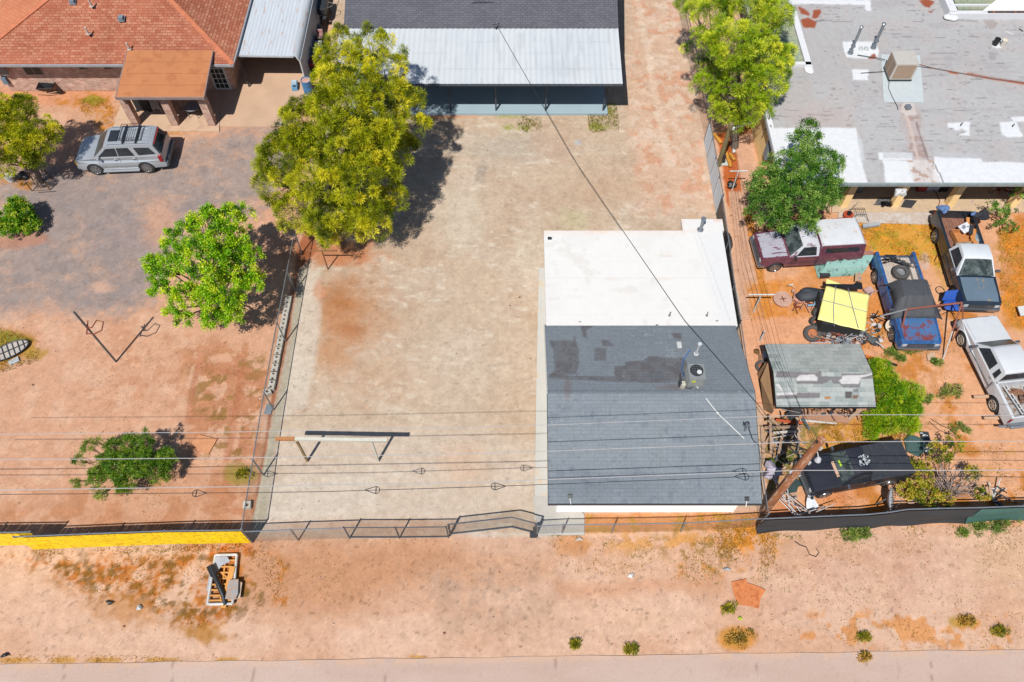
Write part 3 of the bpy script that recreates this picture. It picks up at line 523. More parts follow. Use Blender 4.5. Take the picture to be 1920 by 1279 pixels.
# service mast on the roof
q = W(1394, 815, 3.2); MAST = Vector((q.x-.05, q.y, 4.1)); m = MB(); m.tube([(q.x-.05, q.y, 3.2), MAST], .04, 8); m.bar((q.x-.2, q.y+.05, 3.95), (q.x+.1, q.y-.05, 3.95), .03); m.cyl((q.x-.05, q.y, 4.05), .09, .1); mm = m.build('service_mast', MGALV, H)
for dx, dz in ((-.14, .1), (.02, .14), (-.05, -.12)): m = MB(); m.cyl((MAST.x+dx, MAST.y+.03, MAST.z+dz-.1), .035, .09, 8); m.build('insulator', MDARK, mm)
# ---------------------------------------------------------------- condenser on the roof
q = Vector((7.52, 15.9, 4.0)); T = thing('condenser', 'grey air conditioning condenser with round fan on the dark shingled roof', 'air conditioner', q)
m = MB(); m.box((q.x, q.y, q.z+.37), (.68, .72, .70)); 
for i in range(9):
    for sy in (-1, 1): m.box((q.x, q.y+sy*.363, q.z+.09+i*.07), (.6, .012, .03))
    for sx in (-1, 1): m.box((q.x+sx*.343, q.y, q.z+.09+i*.07), (.012, .62, .03))
m.build('housing', M('condenser_grey', C(150, 154, 152), .5, var=.08), T, bevel=.01)
m = MB(); m.disc((q.x, q.y+.02, q.z+.722), .27, 24, .004); fo = m.build('fan_opening', M('fan_dark', C(34, 38, 44), .5), T)
m = MB()
for k in range(12): a = k*math.pi/6; m.bar((q.x+.05*math.cos(a), q.y+.02+.05*math.sin(a), q.z+.74), (q.x+.27*math.cos(a), q.y+.02+.27*math.sin(a), q.z+.74), .008)
for r in (.1, .19, .275): m.ring((q.x, q.y+.02, q.z+.742), r, .006, 28, 4)
m.build('fan_guard', M('guard_grey', C(120, 124, 126), .5), T)
m = MB(); m.disc((q.x+.1, q.y-.06, q.z+.73), .1, 16, .02); m.build('motor_cap', MW, T)
m = MB(); m.box((q.x-.12, q.y-.378, q.z+.5), (.15, .012, .13)); m.build('sticker', M('yellow_sticker', C(222, 230, 40), .6), T)
m = MB(); m.tube([(q.x-.44, q.y-.05, 4.35), (q.x-.47, q.y+.4, 4.1), (q.x-.3, q.y+.95, 4.02), (q.x-.05, q.y+1.25, 4.35)], .022, 8); m.build('blue_hose', M('hose_blue', C(70, 120, 180), .5), T)
m = MB(); m.cyl((q.x-.5, q.y-.36, 4.06), .12, .26, 16); m.build('filter_drum', M('drum_cream', C(212, 208, 190), .5, alt=C(120, 90, 60), altcov=.2), T)
m = MB(); m.tube([(q.x-.5, q.y-.36, 4.2), (q.x-.62, q.y-.1, 4.3), (q.x-.55, q.y+.2, 4.15)], .02, 6); m.tube([(q.x-.4, q.y-.45, 4.12), (q.x-.2, q.y-.5, 4.1), (q.x-.1, q.y-.42, 4.15)], .02, 6); m.box((q.x-.62, q.y-.3, 4.2), (.1, .2, .3)); m.build('pipework', MDARK, T)
for sx in (-.3, .3):
    for sy in (-.3, .3): m = MB(); m.box((q.x+sx, q.y+sy, q.z-.09), (.06, .06, .24)); m.build('foot', MDARK, T)
# ---------------------------------------------------------------- grey house at the top
H = thing('grey_house', 'grey shingled house with a long white metal awning over a blue grey porch', 'house', (-1.8, 38.6, 0))
m = MB(); m.box((-1.8, 43.6, 1.3), (15.2, 10, 2.6)); m.build('wall', M('wall_greyblue', C(110, 128, 140), .9), H)
sg = shingle('shingle_grey', C(110, 110, 117), C(122, 122, 130), C(88, 88, 96), bw=.3, rh=.14, var=.12)
m = MB(); m.slab([(-9.67, 39.2, 3.42), (6.11, 39.2, 3.42), (6.11, 44.5, 5.0), (-9.67, 44.5, 5.0)], .16); m.slab([(-9.67, 49.8, 3.42), (-9.67, 44.502, 5.0), (6.11, 44.502, 5.0), (6.11, 49.8, 3.42)], .16); m.build('roof', sg, H)
def rz(X, Y): return 3.0+(Y-34.99)*.09+.012*np.sin(X*2*np.pi/.30)
def paint_awn(X, Y):
    s = Paint(X, Y, 3.1); s.base((226, 230, 232)); s.mix(sstep(.4, .7, fbm(X, Y*.3, 2., 211))*.5, (214, 220, 224))
    for yy in (36.1, 37.25, 38.2): s.mix(np.clip(1-abs(Y-yy-.02*np.sin(X))/.03, 0, 1)*.5, (180, 186, 190))
    st = fbm(X*6, Y*.6, 1., 212); s.mix(sstep(.55, .75, st)*.35*(s.n1 > .45), (188, 194, 198)); s.mix(np.clip(1-abs(((X*.5) % 1)-.5)/.02, 0, 1)*.4, (200, 204, 208))
    s.mix(s.ell(1070, 130, 60, 14, .9, .8)*.25, (186, 190, 192)); return s.c
g = grid_sheet('awning', np.arange(-9.9, 6.12, .05), np.linspace(34.99, 39.35, 60), rz, paint_awn, painted('awning_metal', rough=.45, s1=2, s2=20, amt=.02, bump=.02)); attach(g, H)
m = MB(); m.box((-1.9, 34.99, 2.93), (16.0, .04, .14)); m.box((-1.9, 35.4, 2.88), (15.9, .08, .1)); m.box((6.08, 37.1, 3.05), (.03, 4.2, .1), rx=.09); m.build('fascia', M('fascia_slate', C(84, 92, 102), .6), H)
m = MB(); m.slab([(-9.5, 35.8, .15), (5.62, 35.8, .15), (5.62, 38.62, .15), (-9.5, 38.62, .15)], .17); m.build('porch_floor', M('floor_blue', C(176, 198, 208), .8, var=.04, sc=.6), H, bevel=.01)
for px, py in ((845, 211), (930, 211), (1023, 211), (1131, 210), (760, 211), (680, 211)):
    q = W(px, py, .15); m = MB(); m.box((q.x, 36.05, 1.53), (.09, .09, 2.76)); m.build('post', M('post_slate', C(70, 80, 92), .6), H)
    
m = MB(); q = Vector((W(930, 69, 3.4).x, 39.1, 3.4)); GH = q+Vector((0, 0, .35)); m.tube([q, GH], .03, 8); m.bar(GH+Vector((-.2, 0, -.05)), GH+Vector((.2, .05, 0)), .03); m.bar(GH+Vector((0, -.1, -.1)), GH+Vector((.05, .15, .1)), .03); m.build('service_mast', MDARK, H)
m = MB(); q = W(900, 2, 4.2)
for k in range(7): m.bar(q+Vector((-.5+.17*k, .02*k, .05)), q+Vector((-.35+.17*k, .1-.03*k, .3)), .02)
m.bar(q+Vector((-.6, 0, .1)), q+Vector((.6, .05, .12)), .03); m.build('antenna', MDARK, H)
# ---------------------------------------------------------------- brick house, upper left
H = thing('brick_house', 'low brick house with orange brown hip roof and a tan roofed porch', 'house', (-23.4, 38, 0))
brick = shingle('brick_wall', C(232, 200, 178), C(206, 142, 116), C(222, 205, 190), bw=.24, rh=.085, var=.2)
# bricks on an upright wall: rows follow height
def vbrick(name, c1, c2, mo):
    if name in MC: return MC[name]
    mt_, nt, bs = newmat(name); L = nt.links; tc = N(nt, 'ShaderNodeTexCoord'); mp = N(nt, 'ShaderNodeMapping'); mp.inputs['Rotation'].default_value = (R_(90), 0, 0); L.new(tc.outputs['Object'], mp.inputs[0])
    br = N(nt, 'ShaderNodeTexBrick'); L.new(mp.outputs[0], br.inputs['Vector']); br.inputs['Color1'].default_value = (*c1, 1); br.inputs['Color2'].default_value = (*c2, 1); br.inputs['Mortar'].default_value = (*mo, 1)
    br.inputs['Scale'].default_value = 1; br.inputs['Mortar Size'].default_value = .012; br.inputs['Brick Width'].default_value = .24; br.inputs['Row Height'].default_value = .08; br.inputs['Bias'].default_value = .0
    n = N(nt, 'ShaderNodeTexNoise', iScale=2.5, iDetail=5.0); L.new(tc.outputs['Object'], n.inputs['Vector'])
    c = mixc(nt, 1.0, br.outputs[0], ramp(nt, n.outputs[0], [(.3, g3(.8)), (.7, g3(1.2))]), 'MULTIPLY'); L.new(c, bs.inputs['Base Color']); bs.inputs['Roughness'].default_value = .9; MC[name] = mt_; return mt_
vb = vbrick('brick_upright', C(230, 190, 168), C(198, 130, 104), C(226, 206, 190))
m = MB(); m.box((-23.4, 43.2, 1.25), (13.6, 10.6, 2.5)); m.build('wall', vb, H)
EV, PT = 2.6, .33; x0, x1, y0, y1 = -31.0, -15.9, 37.1, 49.3; dd = (y1-y0)/2; zr = EV+PT*dd
A, B, Cc, D = (x0, y0, EV), (x1, y0, EV), (x1, y1, EV), (x0, y1, EV); E1, E2 = (x0+dd, y0+dd, zr), (x1-dd, y0+dd, zr)
rs = dict(c1=C(190, 112, 84), c2=C(216, 150, 120), mortar=C(140, 78, 58))
fr = shingle('shingle_orange', rs['c1'], rs['c2'], rs['mortar'], bw=.3, rh=.17, var=.22, third=C(196, 118, 88)); sr = shingle('shingle_orange_side', rs['c1'], rs['c2'], rs['mortar'], bw=.3, rh=.17, rot=R_(90), var=.22)
wr = shingle('shingle_orange_west', C(226, 142, 102), C(232, 156, 118), C(206, 116, 80), bw=.3, rh=.17, rot=R_(90), var=.15)
m = MB(); m.add([A, B, E2, E1, Cc, D], [(0, 1, 2, 3), (4, 5, 3, 2)]); rf = m.build('roof', fr, H)
m = MB(); m.add([B, Cc, E2], [(0, 1, 2)]); m.build('roof', sr, H)
m = MB(); m.add([D, A, E1], [(0, 1, 2)]); m.build('roof', wr, H)
m = MB()
for a, b in ((B, E2), (A, E1)): m.bar(Vector(a)+Vector((0, 0, .015)), Vector(b)+Vector((0, 0, .015)), .28, .03)
m.build('hip_cap', M('hip_orange', C(222, 132, 92), .9, var=.15, fine=12), H)
m = MB(); m.box(((x0+x1)/2, y0-.05, EV-.06), (x1-x0+.1, .11, .12)); m.box((x1+.04, (y0+y1)/2, EV-.06), (.08, y1-y0, .12)); m.build('gutter', M('gutter_grey', C(176, 176, 180), .5), H)
m = MB(); m.slab([(x0+.05, y0+.02, EV-.1), (x1-.05, y0+.02, EV-.1), (x1-.05, y0+.85, EV-.1), (x0+.05, y0+.85, EV-.1)], .02); m.build('soffit', M('soffit_cream', C(214, 196, 182), .8), H)
def win(x, z, w, h, y=37.9, fw=.05, cols=1):
    m = MB(); m.box((x, y-.015, z), (w, .05, h)); f = m.build('window', M('frame_grey', C(176, 160, 148), .6), H)
    m = MB()
    for k in range(cols): ww = (w-fw*(cols+1))/cols; m.box((x-w/2+fw+ww/2+k*(ww+fw), y-.045, z), (ww, .012, h-2*fw))
    m.build('pane', glassmat('glass_dark', (.025, .03, .03)), f)
def wx(px, py, Y): 
    v = py-639.5; zc = FPX*SN+v*CS; d = Y*zc/(FPX*CS-v*SN); return (px-960)*d/zc, CAMH-d
for (a, b, c, d, n) in ((40, 124, 84, 140, 2), (144, 121, 163, 130, 1), (191, 120, 212, 129, 1)):
    xa, za = wx(a, b, 37.9); xb, zb = wx(c, d, 37.9); win((xa+xb)/2, (za+zb)/2, xb-xa, za-zb, cols=n)
m = MB(); xa, za = wx(394, 118, 37.9); xb, zb = wx(420, 157, 37.9); m.box(((xa+xb)/2+.05, 37.87, 1.15), (.95, .07, 2.0)); f = m.build('patio_door', MW, H)
m = MB()
for i in range(3):
    for j in range(5): m.box(((xa+xb)/2-.21+i*.26, 37.83, .42+j*.36), (.21, .012, .30))
m.build('pane', glassmat('glass_dark'), f)
for a, b in ((137, 4), (228, 36)):
    q = W(a, b, 3.9 if b < 10 else 3.6); m = MB(); m.box((q.x, q.y, q.z+.1), (.26, .3, .16)); m.box((q.x, q.y+.02, q.z+.02), (.36, .4, .03), rx=.3); m.build('roof_vent', M('vent_bluegrey', C(140, 156, 168), .5), H)
for a, b, z in ((172, 12, 3.9), (166, 64, 3.35), (243, 93, 2.95)): pipe('vent_pipe', H, a, b, z, .055, .45, M('pipe_cream', C(226, 206, 192), .6))
# meter and small dish on the wall
q = wx(10, 150, 37.85); m = MB(); m.box((q[0], 37.8, q[1]), (.28, .18, .45)); m.build('meter_box', M('box_bluegrey', C(120, 150, 170), .5), H)
q = wx(7, 133, 37.7); m = MB(); m.disc((q[0], 37.6, q[1]), .3, 20, .03, axis='Y'); m.build('dish', M('dish_grey', C(120, 116, 116), .5), H)
# porch
PF, PB = 34.5, 37.8; px0, px1 = -21.9, -17.05
m = MB(); m.slab([(px0, PF, 2.52), (px1, PF, 2.52), (px1, PB, 2.98), (px0, PB, 2.98)], .07); m.build('porch_roof', M('porch_tan', C(208, 134, 82), .8, var=.06, sc=.7, fine=3, alt=C(196, 120, 72), altcov=.25), H)
m = MB()
for i in range(1, 4): t = i/4; m.box(((px0+px1)/2, PF+t*(PB-PF), 2.52+.46*t+.004), (px1-px0, .03, .008), rx=.138)
m.build('roof_seam', M('seam_brown', C(190, 116, 68), .8), H)
m = MB(); m.box(((px0+px1)/2, PF-.02, 2.44), (px1-px0+.08, .07, .16)); m.box((px0-.02, (PF+PB)/2, 2.68), (.05, PB-PF, .16), rx=.138); m.box((px1+.02, (PF+PB)/2, 2.68), (.05, PB-PF, .16), rx=.138); m.build('porch_fascia', M('fascia_mauve', C(160, 138, 134), .7), H)
for a in (258, 331, 400):
    q = W(a, 231, 0); m = MB(); m.box((q.x, 35.05, 1.2), (.42, .42, 2.34)); m.build('pillar', vb, H)
# ---------------------------------------------------------------- carport
T = thing('metal_carport', 'white corrugated metal carport with rust streaks beside the brick house', 'carport', (-13.9, 43, 0))
prof = [(-15.75, 2.86), (-12.5, 2.82), (-12.25, 2.74), (-12.1, 2.6), (-12.03, 2.45)]
xs_ = list(np.arange(-15.96, -12.7, .035)); zs_ = [2.42-.02*(x+15.96)+.012*math.sin(x*2*math.pi/.21) for x in xs_]; xs_ += [-12.6, -12.46, -12.38, -12.34]; zs_ += [2.33, 2.25, 2.13, 1.98]
m = MB(); ys_ = [38.1, 39.5, 41, 43, 45, 47, 50]
m.add([(x, y, z) for y in ys_ for x, z in zip(xs_, zs_)], [(j*len(xs_)+i, j*len(xs_)+i+1, (j+1)*len(xs_)+i+1, (j+1)*len(xs_)+i) for j in range(len(ys_)-1) for i in range(len(xs_)-1)], True)
m.build('roof', M('carport_white', C(224, 230, 236), .4, var=.05, sc=1.2, stretch=(3, .45, 1), alt=C(214, 176, 150), altcov=.12), T)
m = MB(); m.box((-12.33, 44.2, 1.0), (.03, 12.0, 1.98)); m.build('side_panel', M('panel_bluegrey', C(205, 216, 228), .5, var=.04), T)
m = MB(); m.box((-14.3, 38.11, 2.33), (3.3, .06, .10), ry=.02); m.build('front_trim', M('trim_white', C(210, 214, 218), .5), T)
m = MB(); m.tube([(-12.35, 38.12, 0), (-12.35, 38.12, 1.98), (-12.48, 38.12, 2.25)], .045, 8); m.build('post', MW, T)
m = MB(); m.box((-15.85, 38.2, 1.18), (.08, .08, 2.36)); m.build('post', MDARK, T)
# ---------------------------------------------------------------- flat roofed house, upper right
H = thing('flat_roofed_house', 'beige walled house with stained grey flat roof and white roof coating patches', 'house', (22, 34, 0))
DZ = 2.95; wallm = M('wall_beige', C(240, 204, 140, 1.5), .9, var=.05, bump=.15)
m = MB(); m.prism([(13.9, 31.6), (39.6, 31.6), (39.6, 49.7), (16.8, 49.7), (16.8, 37.2), (13.9, 36.8)], 0, DZ-.05); m.build('wall', wallm, H)
def paint_deck(X, Y):
    s = Paint(X, Y, DZ); s.base((196, 193, 191)); s.mix(sstep(.42, .7, s.n0)*.6, (203, 201, 200)); s.mix(sstep(.5, .75, fbm(X, Y, 3., 301))*.5, (192, 188, 186)); s.mix(spots(s, 1.0, .55, 302)*.25, (206, 190, 182))
    st = fbm(X*.35, Y*2.2, .8, 303, 5); s.mix(sstep(.58, .75, st)*.4, (180, 174, 172)); st2 = fbm(X*.45, Y*5, .4, 305, 4); s.mix(sstep(.70, .78, st2)*.6*(s.n0 > .47), (128, 122, 122))
    st3 = fbm(X, Y*3, .35, 306, 3); s.mix(sstep(.72, .79, st3)*.6*(s.n1 > .5), (118, 112, 112)); s.mix(sstep(.62, .72, fbm(X*3, Y, .7, 307))*.25, (176, 170, 172))
    s.mix(s.poly([(1470, 190), (1600, 200), (1600, 300), (1500, 280)], 50, 20)*.35, (208, 182, 170))
    mud = s.poly([(1690, 195), (1720, 200), (1725, 240), (1745, 300), (1755, 350), (1710, 350), (1710, 300), (1695, 240)], 18, 8); s.mix(mud*.45, (202, 176, 166)); s.mix(mud*spots(s, .3, .55, 304)*.6, (172, 138, 124)); s.mix(s.line([(1700, 215), (1712, 260), (1722, 300)], 4, 2)*.8, (222, 202, 190)); s.mix(s.line([(1718, 230), (1740, 300), (1748, 345)], 2.4, 1.5)*.6, (120, 96, 90))
    Wt = (244, 245, 246)
    for sh in ([(1430, 240), (1604, 240), (1614, 290), (1628, 348), (1400, 348)], [(1656, 300), (1712, 302), (1716, 350), (1660, 350)], [(1752, 294), (1838, 298), (1842, 304), (2200, 304), (2200, 352), (1750, 352)], [(1648, 286), (1710, 286), (1712, 300), (1650, 300)], [(1581, 77), (1640, 79), (1648, 95), (1644, 112), (1590, 108), (1583, 96)], [(1599, 131), (1628, 131), (1628, 150), (1600, 150)],
               [(1778, 231), (1820, 229), (1818, 254), (1798, 254), (1812, 246), (1800, 240), (1780, 240)], [(1875, 230), (1905, 228), (1918, 255), (1890, 258), (1880, 252)], [(1894, 220), (2000, 214), (2000, 226), (1900, 228)], [(1868, 76), (1884, 74), (1886, 84), (1872, 92), (1860, 88)], [(1485, 0), (1632, 0), (1630, 9), (1490, 9)], [(1618, 0), (1632, 0), (1632, 20), (1622, 20)]):
        s.mix(s.poly(sh, 3, 3), Wt)
    s.mix(s.ell(1795, 240, 8, 6, .4)*.9, Wt); s.mix(s.poly([(1656, 286), (1712, 286), (1712, 296), (1656, 297)], 3, 3)*.55, (196, 196, 198)); s.mix(s.poly([(1760, 286), (1832, 290), (1834, 297), (1760, 296)], 3, 2)*.8, (205, 206, 208)); s.mix(s.poly([(1606, 250), (1616, 262), (1622, 300), (1614, 300)], 4, 2)*.7, (222, 224, 226))
    s.mix(s.poly([(1700, 300), (1752, 300), (1762, 350), (1715, 350)], 5, 4)*.75, (236, 228, 222)); s.mix(s.poly([(1700, 300), (1752, 300), (1762, 350), (1715, 350)], 5, 4)*spots(s, .25, .56, 311)*.8, (190, 156, 136)); s.mix(s.line([(1750, 305), (1764, 330), (1770, 350)], 1.8, 2)*.8, (110, 100, 98))
    for sh in ([(1494, 12), (1506, 16), (1518, 26), (1516, 30), (1500, 26)], [(1524, 20), (1538, 18), (1540, 24), (1530, 36), (1522, 34)], [(1500, 38), (1516, 33), (1532, 42), (1528, 52), (1506, 52)], [(1722, 2), (1738, -2), (1752, 4), (1742, 15), (1734, 14)], [(1742, 20), (1749, 21), (1748, 25), (1743, 24)], [(1627, 108), (1640, 100), (1644, 110), (1630, 112)]): s.mix(s.poly(sh, 3, 3)*.95, (170, 82, 44))
    s.mix(s.line([(1780, 134), (1795, 137)], 3, 2), (196, 110, 70)); s.mix(s.line([(1815, 138), (1835, 142), (1860, 147), (1925, 157)], 3.4, 2)*.9, (190, 104, 66))
    s.mix(s.poly([(1694, 192), (1712, 192), (1718, 214), (1700, 218), (1688, 208)], 4, 3)*.8, (226, 214, 206)); s.mix(s.poly([(1843, 38), (1860, 36), (1872, 46), (1856, 56)], 4, 4)*.7, (172, 160, 154)); s.mix(s.poly([(1852, 98), (1868, 98), (1868, 114), (1856, 112)], 4, 3)*.6, (164, 158, 158)); s.mix(s.line([(1790, 38), (1830, 40)], 3, 2)*.6, (150, 146, 146))
    return s.c
dm = painted('roof_deck', s1=4, s2=22, amt=.07, bump=.1)
g = grid_sheet('flat_roof', np.arange(13.55, 40, .07), np.linspace(27.72, 36.5, 130), lambda X, Y: X*0+DZ, paint_deck, dm); attach(g, H)
g = grid_sheet('flat_roof', np.arange(16.6, 40, .07), np.linspace(36.5, 50, 160), lambda X, Y: X*0+DZ, paint_deck, dm); attach(g, H)
m = MB(); m.prism([(13.55, 27.72), (40, 27.72), (40, 50), (16.6, 50), (16.6, 36.5), (13.55, 36.5)], DZ-.22, DZ-.012); m.build('roof_slab', M('slab_grey', C(196, 196, 194), .8), H)
para = M('parapet_white', C(244, 244, 246), .8, var=.03)
m = MB()
for a, b, w in (((13.65, 29.6), (13.65, 36.6), .28), ((16.6, 36.3), (16.6, 50), .34)): m.box(((a[0]+b[0])/2, (a[1]+b[1])/2, DZ+.08), (w, b[1]-a[1], .2))
m.box((15.15, 36.55, DZ+.08), (3.2, .24, .2)); m.blob((16.6, 36.2, DZ+.06), (.28, .35, .1), 4, .1); m.build('parapet', para, H)
m = MB(); m.box((26.5, 27.66, DZ-.02), (26.2, .12, .16)); m.build('gutter', M('gutter_seagrey', C(158, 170, 170), .5), H)
# sage tiled mansards
tile = shingle('tile_sage', C(168, 178, 152), C(182, 190, 164), C(128, 138, 112), bw=.42, rh=.42, var=.08, third=C(186, 176, 140))
m = MB(); m.slab([(14.1, 36.7, DZ-.35), (16.4, 36.7, DZ+.12), (16.4, 50, DZ+.12), (14.1, 50, DZ-.35)], .12); m.build('tiled_mansard', tile, H)
xa = W(1770, 0, DZ).x; q1 = W(1776, 34, DZ); q2 = W(1920, 34, DZ); ax, ay = q1.x, q1.y
m = MB(); m.slab([(ax+.5, ay+.25, DZ+.45), (ax+2.6, ay+.25, DZ+.45), (ax+4.1, ay+1.6, DZ+1.3), (ax+4.1, ay+9, DZ+1.3), (ax+.5, ay+9, DZ+.5)], .15); m.slab([(ax+7.2, ay+.3, DZ+.45), (ax+12, ay+.3, DZ+.45), (ax+12, ay+9, DZ+1.3), (ax+4.4, ay+9, DZ+1.3), (ax+4.4, ay+1.6, DZ+1.3)], .15); m.build('tiled_roof', tile, H)
m = MB(); m.box((ax+.15, ay+5, DZ+.25), (.45, 10, .5)); m.box((ax+7, ay+.05, DZ+.18), (14, .3, .36)); m.blob((ax+.15, ay-.05, DZ+.12), (.4, .35, .14), 6, .1)
m.add([(ax+1.9, ay+.12, DZ+.38), (ax+8.0, ay+.12, DZ+.38), (ax+4.3, ay+1.75, DZ+1.36)], [(0, 1, 2)]); m.box((ax+1.4, ay+.5, DZ+.5), (2.6, .1, .1)); m.bar((ax+2.6, ay+.4, DZ+.5), (ax+4.3, ay+1.8, DZ+1.4), .2, .08); m.bar((ax+4.3, ay+1.8, DZ+1.4), (ax+7.3, ay+.4, DZ+.5), .2, .08); m.build('parapet', para, H)
m = MB(); m.bar((ax+2.2, ay+.0, DZ+.42), (ax+8.0, ay-.02, DZ+.44), .1, .08); m.build('rain_gutter', M('gutter_brown', C(100, 88, 84), .7, alt=C(180, 120, 60), altcov=.3), H)
# porch columns
for px in (1577, 1672, 1775, 1893, 2010):
    q = W(px, 392, .1); m = MB(); m.box((q.x+.18, 28.82, 1.42), (.36, .36, 2.64)); m.build('pillar', M('pillar_yellow', C(246, 208, 146, 1.5), .85, var=.04), H)
m = MB(); m.box((26, 28.75, 2.62), (26, .3, .2)); m.build('beam', M('beam_white', C(226, 220, 210), .7), H)
# stove pipes, skylight domes, vents
for a, b, z2, r in ((1594, 100, 4.7, .075), (1637, 90, 4.55, .085)):
    q = W(a, b, DZ); m = MB(); m.tube([q, (q.x, q.y, z2)], r, 10); m.cyl((q.x, q.y, z2), r*1.6, .06, 12, r2=r*.8); m.cyl((q.x, q.y, DZ), .16, .08); m.box((q.x, q.y, DZ+.5), (r*2.6, r*2.6, .1)); m.build('stove_pipe', MGALV, H)
for a in (1614, 1624): q = W(a, 92, DZ); m = MB(); m.blob((q.x, q.y, DZ+.02), (.13, .16, .1), 1, 0); m.build('dome_vent', M('dome_grey', C(206, 210, 208), .4), H)
q = W(1701, 204, DZ); m = MB(); m.box((q.x, q.y, DZ+.12), (.26, .26, .18), rz=.15); m.build('roof_vent', MGALV, H)
q = W(1801, 236, DZ); m = MB(); m.tube([q, q+Vector((0, 0, .22))], .03, 6); m.build('vent_pipe', MDARK, H)
q = W(1898, 238, DZ); m = MB(); m.tube([q, q+Vector((0, 0, .22))], .03, 6); m.build('vent_pipe', MDARK, H)
# service drop end, meter cabinet on west wall
m = MB(); m.box((13.78, 31.2, 1.75), (.16, .5, .95)); m.build('meter_cabinet', M('cabinet_grey', C(150, 164, 170), .5), H)
m = MB(); m.tube([(13.72, 32.4, 1.8), (13.72, 32.2, 2.6), (13.55, 32.0, 3.55)], .035, 8); m.tube([(13.72, 32.9, 2.3), (13.6, 31.4, 3.3)], .02, 6); m.build('service_mast', M('mast_taupe', C(140, 128, 108), .6), H)
# ---------------------------------------------------------------- evaporative cooler
q = Vector((21.4, 35.75, DZ)); T = thing('evaporative_cooler', 'beige box shaped evaporative cooler with brown louvres on the stained flat roof', 'cooler', q)
m = MB(); m.box((q.x, q.y, q.z+.68), (1.24, 1.08, 1.06)); m.build('cabinet', M('cooler_beige', C(214, 208, 198), .5, var=.04), T, bevel=.015)
m = MB()
for sx in (-1, 1):
    for j in (-.26, .26): m.box((q.x+sx*.625, q.y+j, q.z+.68), (.012, .46, .9))
for sy in (-1, 1): m.box((q.x, q.y+sy*.545, q.z+.68), (1.04, .012, .88))
lv = m.build('louvre_panel', M('louvre_brown', C(186, 158, 134), .6, alt=C(170, 132, 104), altcov=.3, stretch=(1, 1, 14), var=.15), T)
m = MB(); m.box((q.x, q.y, q.z+.12), (1.28, 1.12, .08)); m.build('base_tray', MDARK, T)
for sx in (-.48, .48):
    for sy in (-.43, .43): m = MB(); m.box((q.x+sx, q.y+sy, q.z+.05), (.05, .05, .1)); m.build('leg', MDARK, T)
m = MB(); m.slab([W(1652, 102, DZ+.03), W(1725, 104, DZ+.03), W(1732, 192, DZ+.03), W(1657, 191, DZ+.03)], .02); tag(m.build('roof_sheet', M('sheet_pale', C(218, 226, 226), .5, var=.04)), 'pale metal sheet lying on the flat roof beneath the beige cooler', 'metal sheet')
m = MB(); p = [W(1719, 120, DZ+.3), W(1750, 128, DZ+.04), W(1800, 137, DZ+.04), W(1860, 147, DZ+.04), W(1990, 164, DZ+.04)]; m.tube(p, .03, 6); tag(m.build('roof_pipe', M('pipe_rust', C(150, 96, 76), .7, alt=C(120, 120, 124), altcov=.5)), 'long thin rusty pipe running right from the beige cooler across the flat roof', 'pipe')
m = MB(); p = [W(1668, 148, DZ+.12), W(1666, 165, DZ+.05), W(1673, 182, DZ+.05), W(1682, 198, DZ+.05), W(1684, 206, DZ+.04)]; m.tube(p, .015, 6); m.tube([W(1608, 103, DZ+.08), W(1640, 108, DZ+.1), W(1660, 112, DZ+.2)], .02, 6); m.tube([W(1614, 137, DZ+.06), W(1658, 134, DZ+.1)], .015, 6); tag(m.build('water_line', MWIRE), 'thin dark water line on the flat roof feeding the beige cooler', 'hose')
for (a, b, mt_, lb) in ((1865, 82, MBLACK, 'black bucket standing on the flat roof beside the cream bucket'), (1879, 84, M('bucket_cream', C(242, 230, 214), .5), 'cream bucket standing on the flat roof beside the black bucket')):
    q = W(a, b+2, DZ); m = MB(); m.lathe(q, [(.001, .01), (.14, .01), (.17, .4), (.16, .4), (.155, .34), (.001, .34)], 18); t = tag(m.build('bucket', mt_), lb, 'bucket')
for (a, b, l) in ((1892, 62, .5), (1914, 57, .3)):
    q = W(a, b, DZ); m = MB(); m.box((q.x, q.y, DZ+.02), (l, .06, .03), rz=-.7 if l > .4 else -1.0); tag(m.build('roof_scrap', MW if l > .4 else MDARK), 'short white stick lying on the flat roof near the buckets' if l > .4 else 'short dark stick lying on the flat roof right of the buckets', 'scrap')
# ================================================================ VEHICLES
from mathutils.geometry import tessellate_polygon
def prism_y(m, loop, hw, n=8, crown=.03, ztop=.9):
    """side profile (x,z) swept across the width; hw(x,z) gives the half width, top faces are crowned"""
    rows = []
    for x, z in loop:
        h = hw(x, z); rows.append([(x, h*(-1+2*j/n), z+(crown*(1-(-1+2*j/n)**2) if z > ztop else 0)) for j in range(n+1)])
    k = len(loop); vs = [p for r in rows for p in r]; fs = []
    for i in range(k):
        a = i*(n+1); b = ((i+1) % k)*(n+1)
        for j in range(n): fs.append((a+j, a+j+1, b+j+1, b+j))
    tri = tessellate_polygon([[Vector((x, z, 0)) for x, z in loop]])
    for t in tri:
        fs.append(tuple(i*(n+1) for i in t)); fs.append(tuple(i*(n+1)+n for i in reversed(t)))
    return m.add(vs, fs, True)
def windows(T, polys, hw, name='side_window', f=None):
    for poly in polys:
        for sg in (-1, 1):
            m = MB(); side_patch(m, poly, hw, .006, (sg,)); m = f(m) if f else m; m.build(name, GLASS, T, local=True)
def side_patch(m, poly, hw, off=.006, sides=(-1, 1)):
    for sg in sides:
        vs = [(x, sg*(hw(x, z)+off), z) for x, z in poly]; m.add(vs, [tuple(range(len(vs)))])
    return m
def arch(xc, r, zb, zc=.38, n=9):
    out = []
    for i in range(n+1):
        t = math.pi-math.pi*i/n; z = zc+r*math.sin(t); out.append((xc+r*math.cos(t), max(z, zb)))
    return out
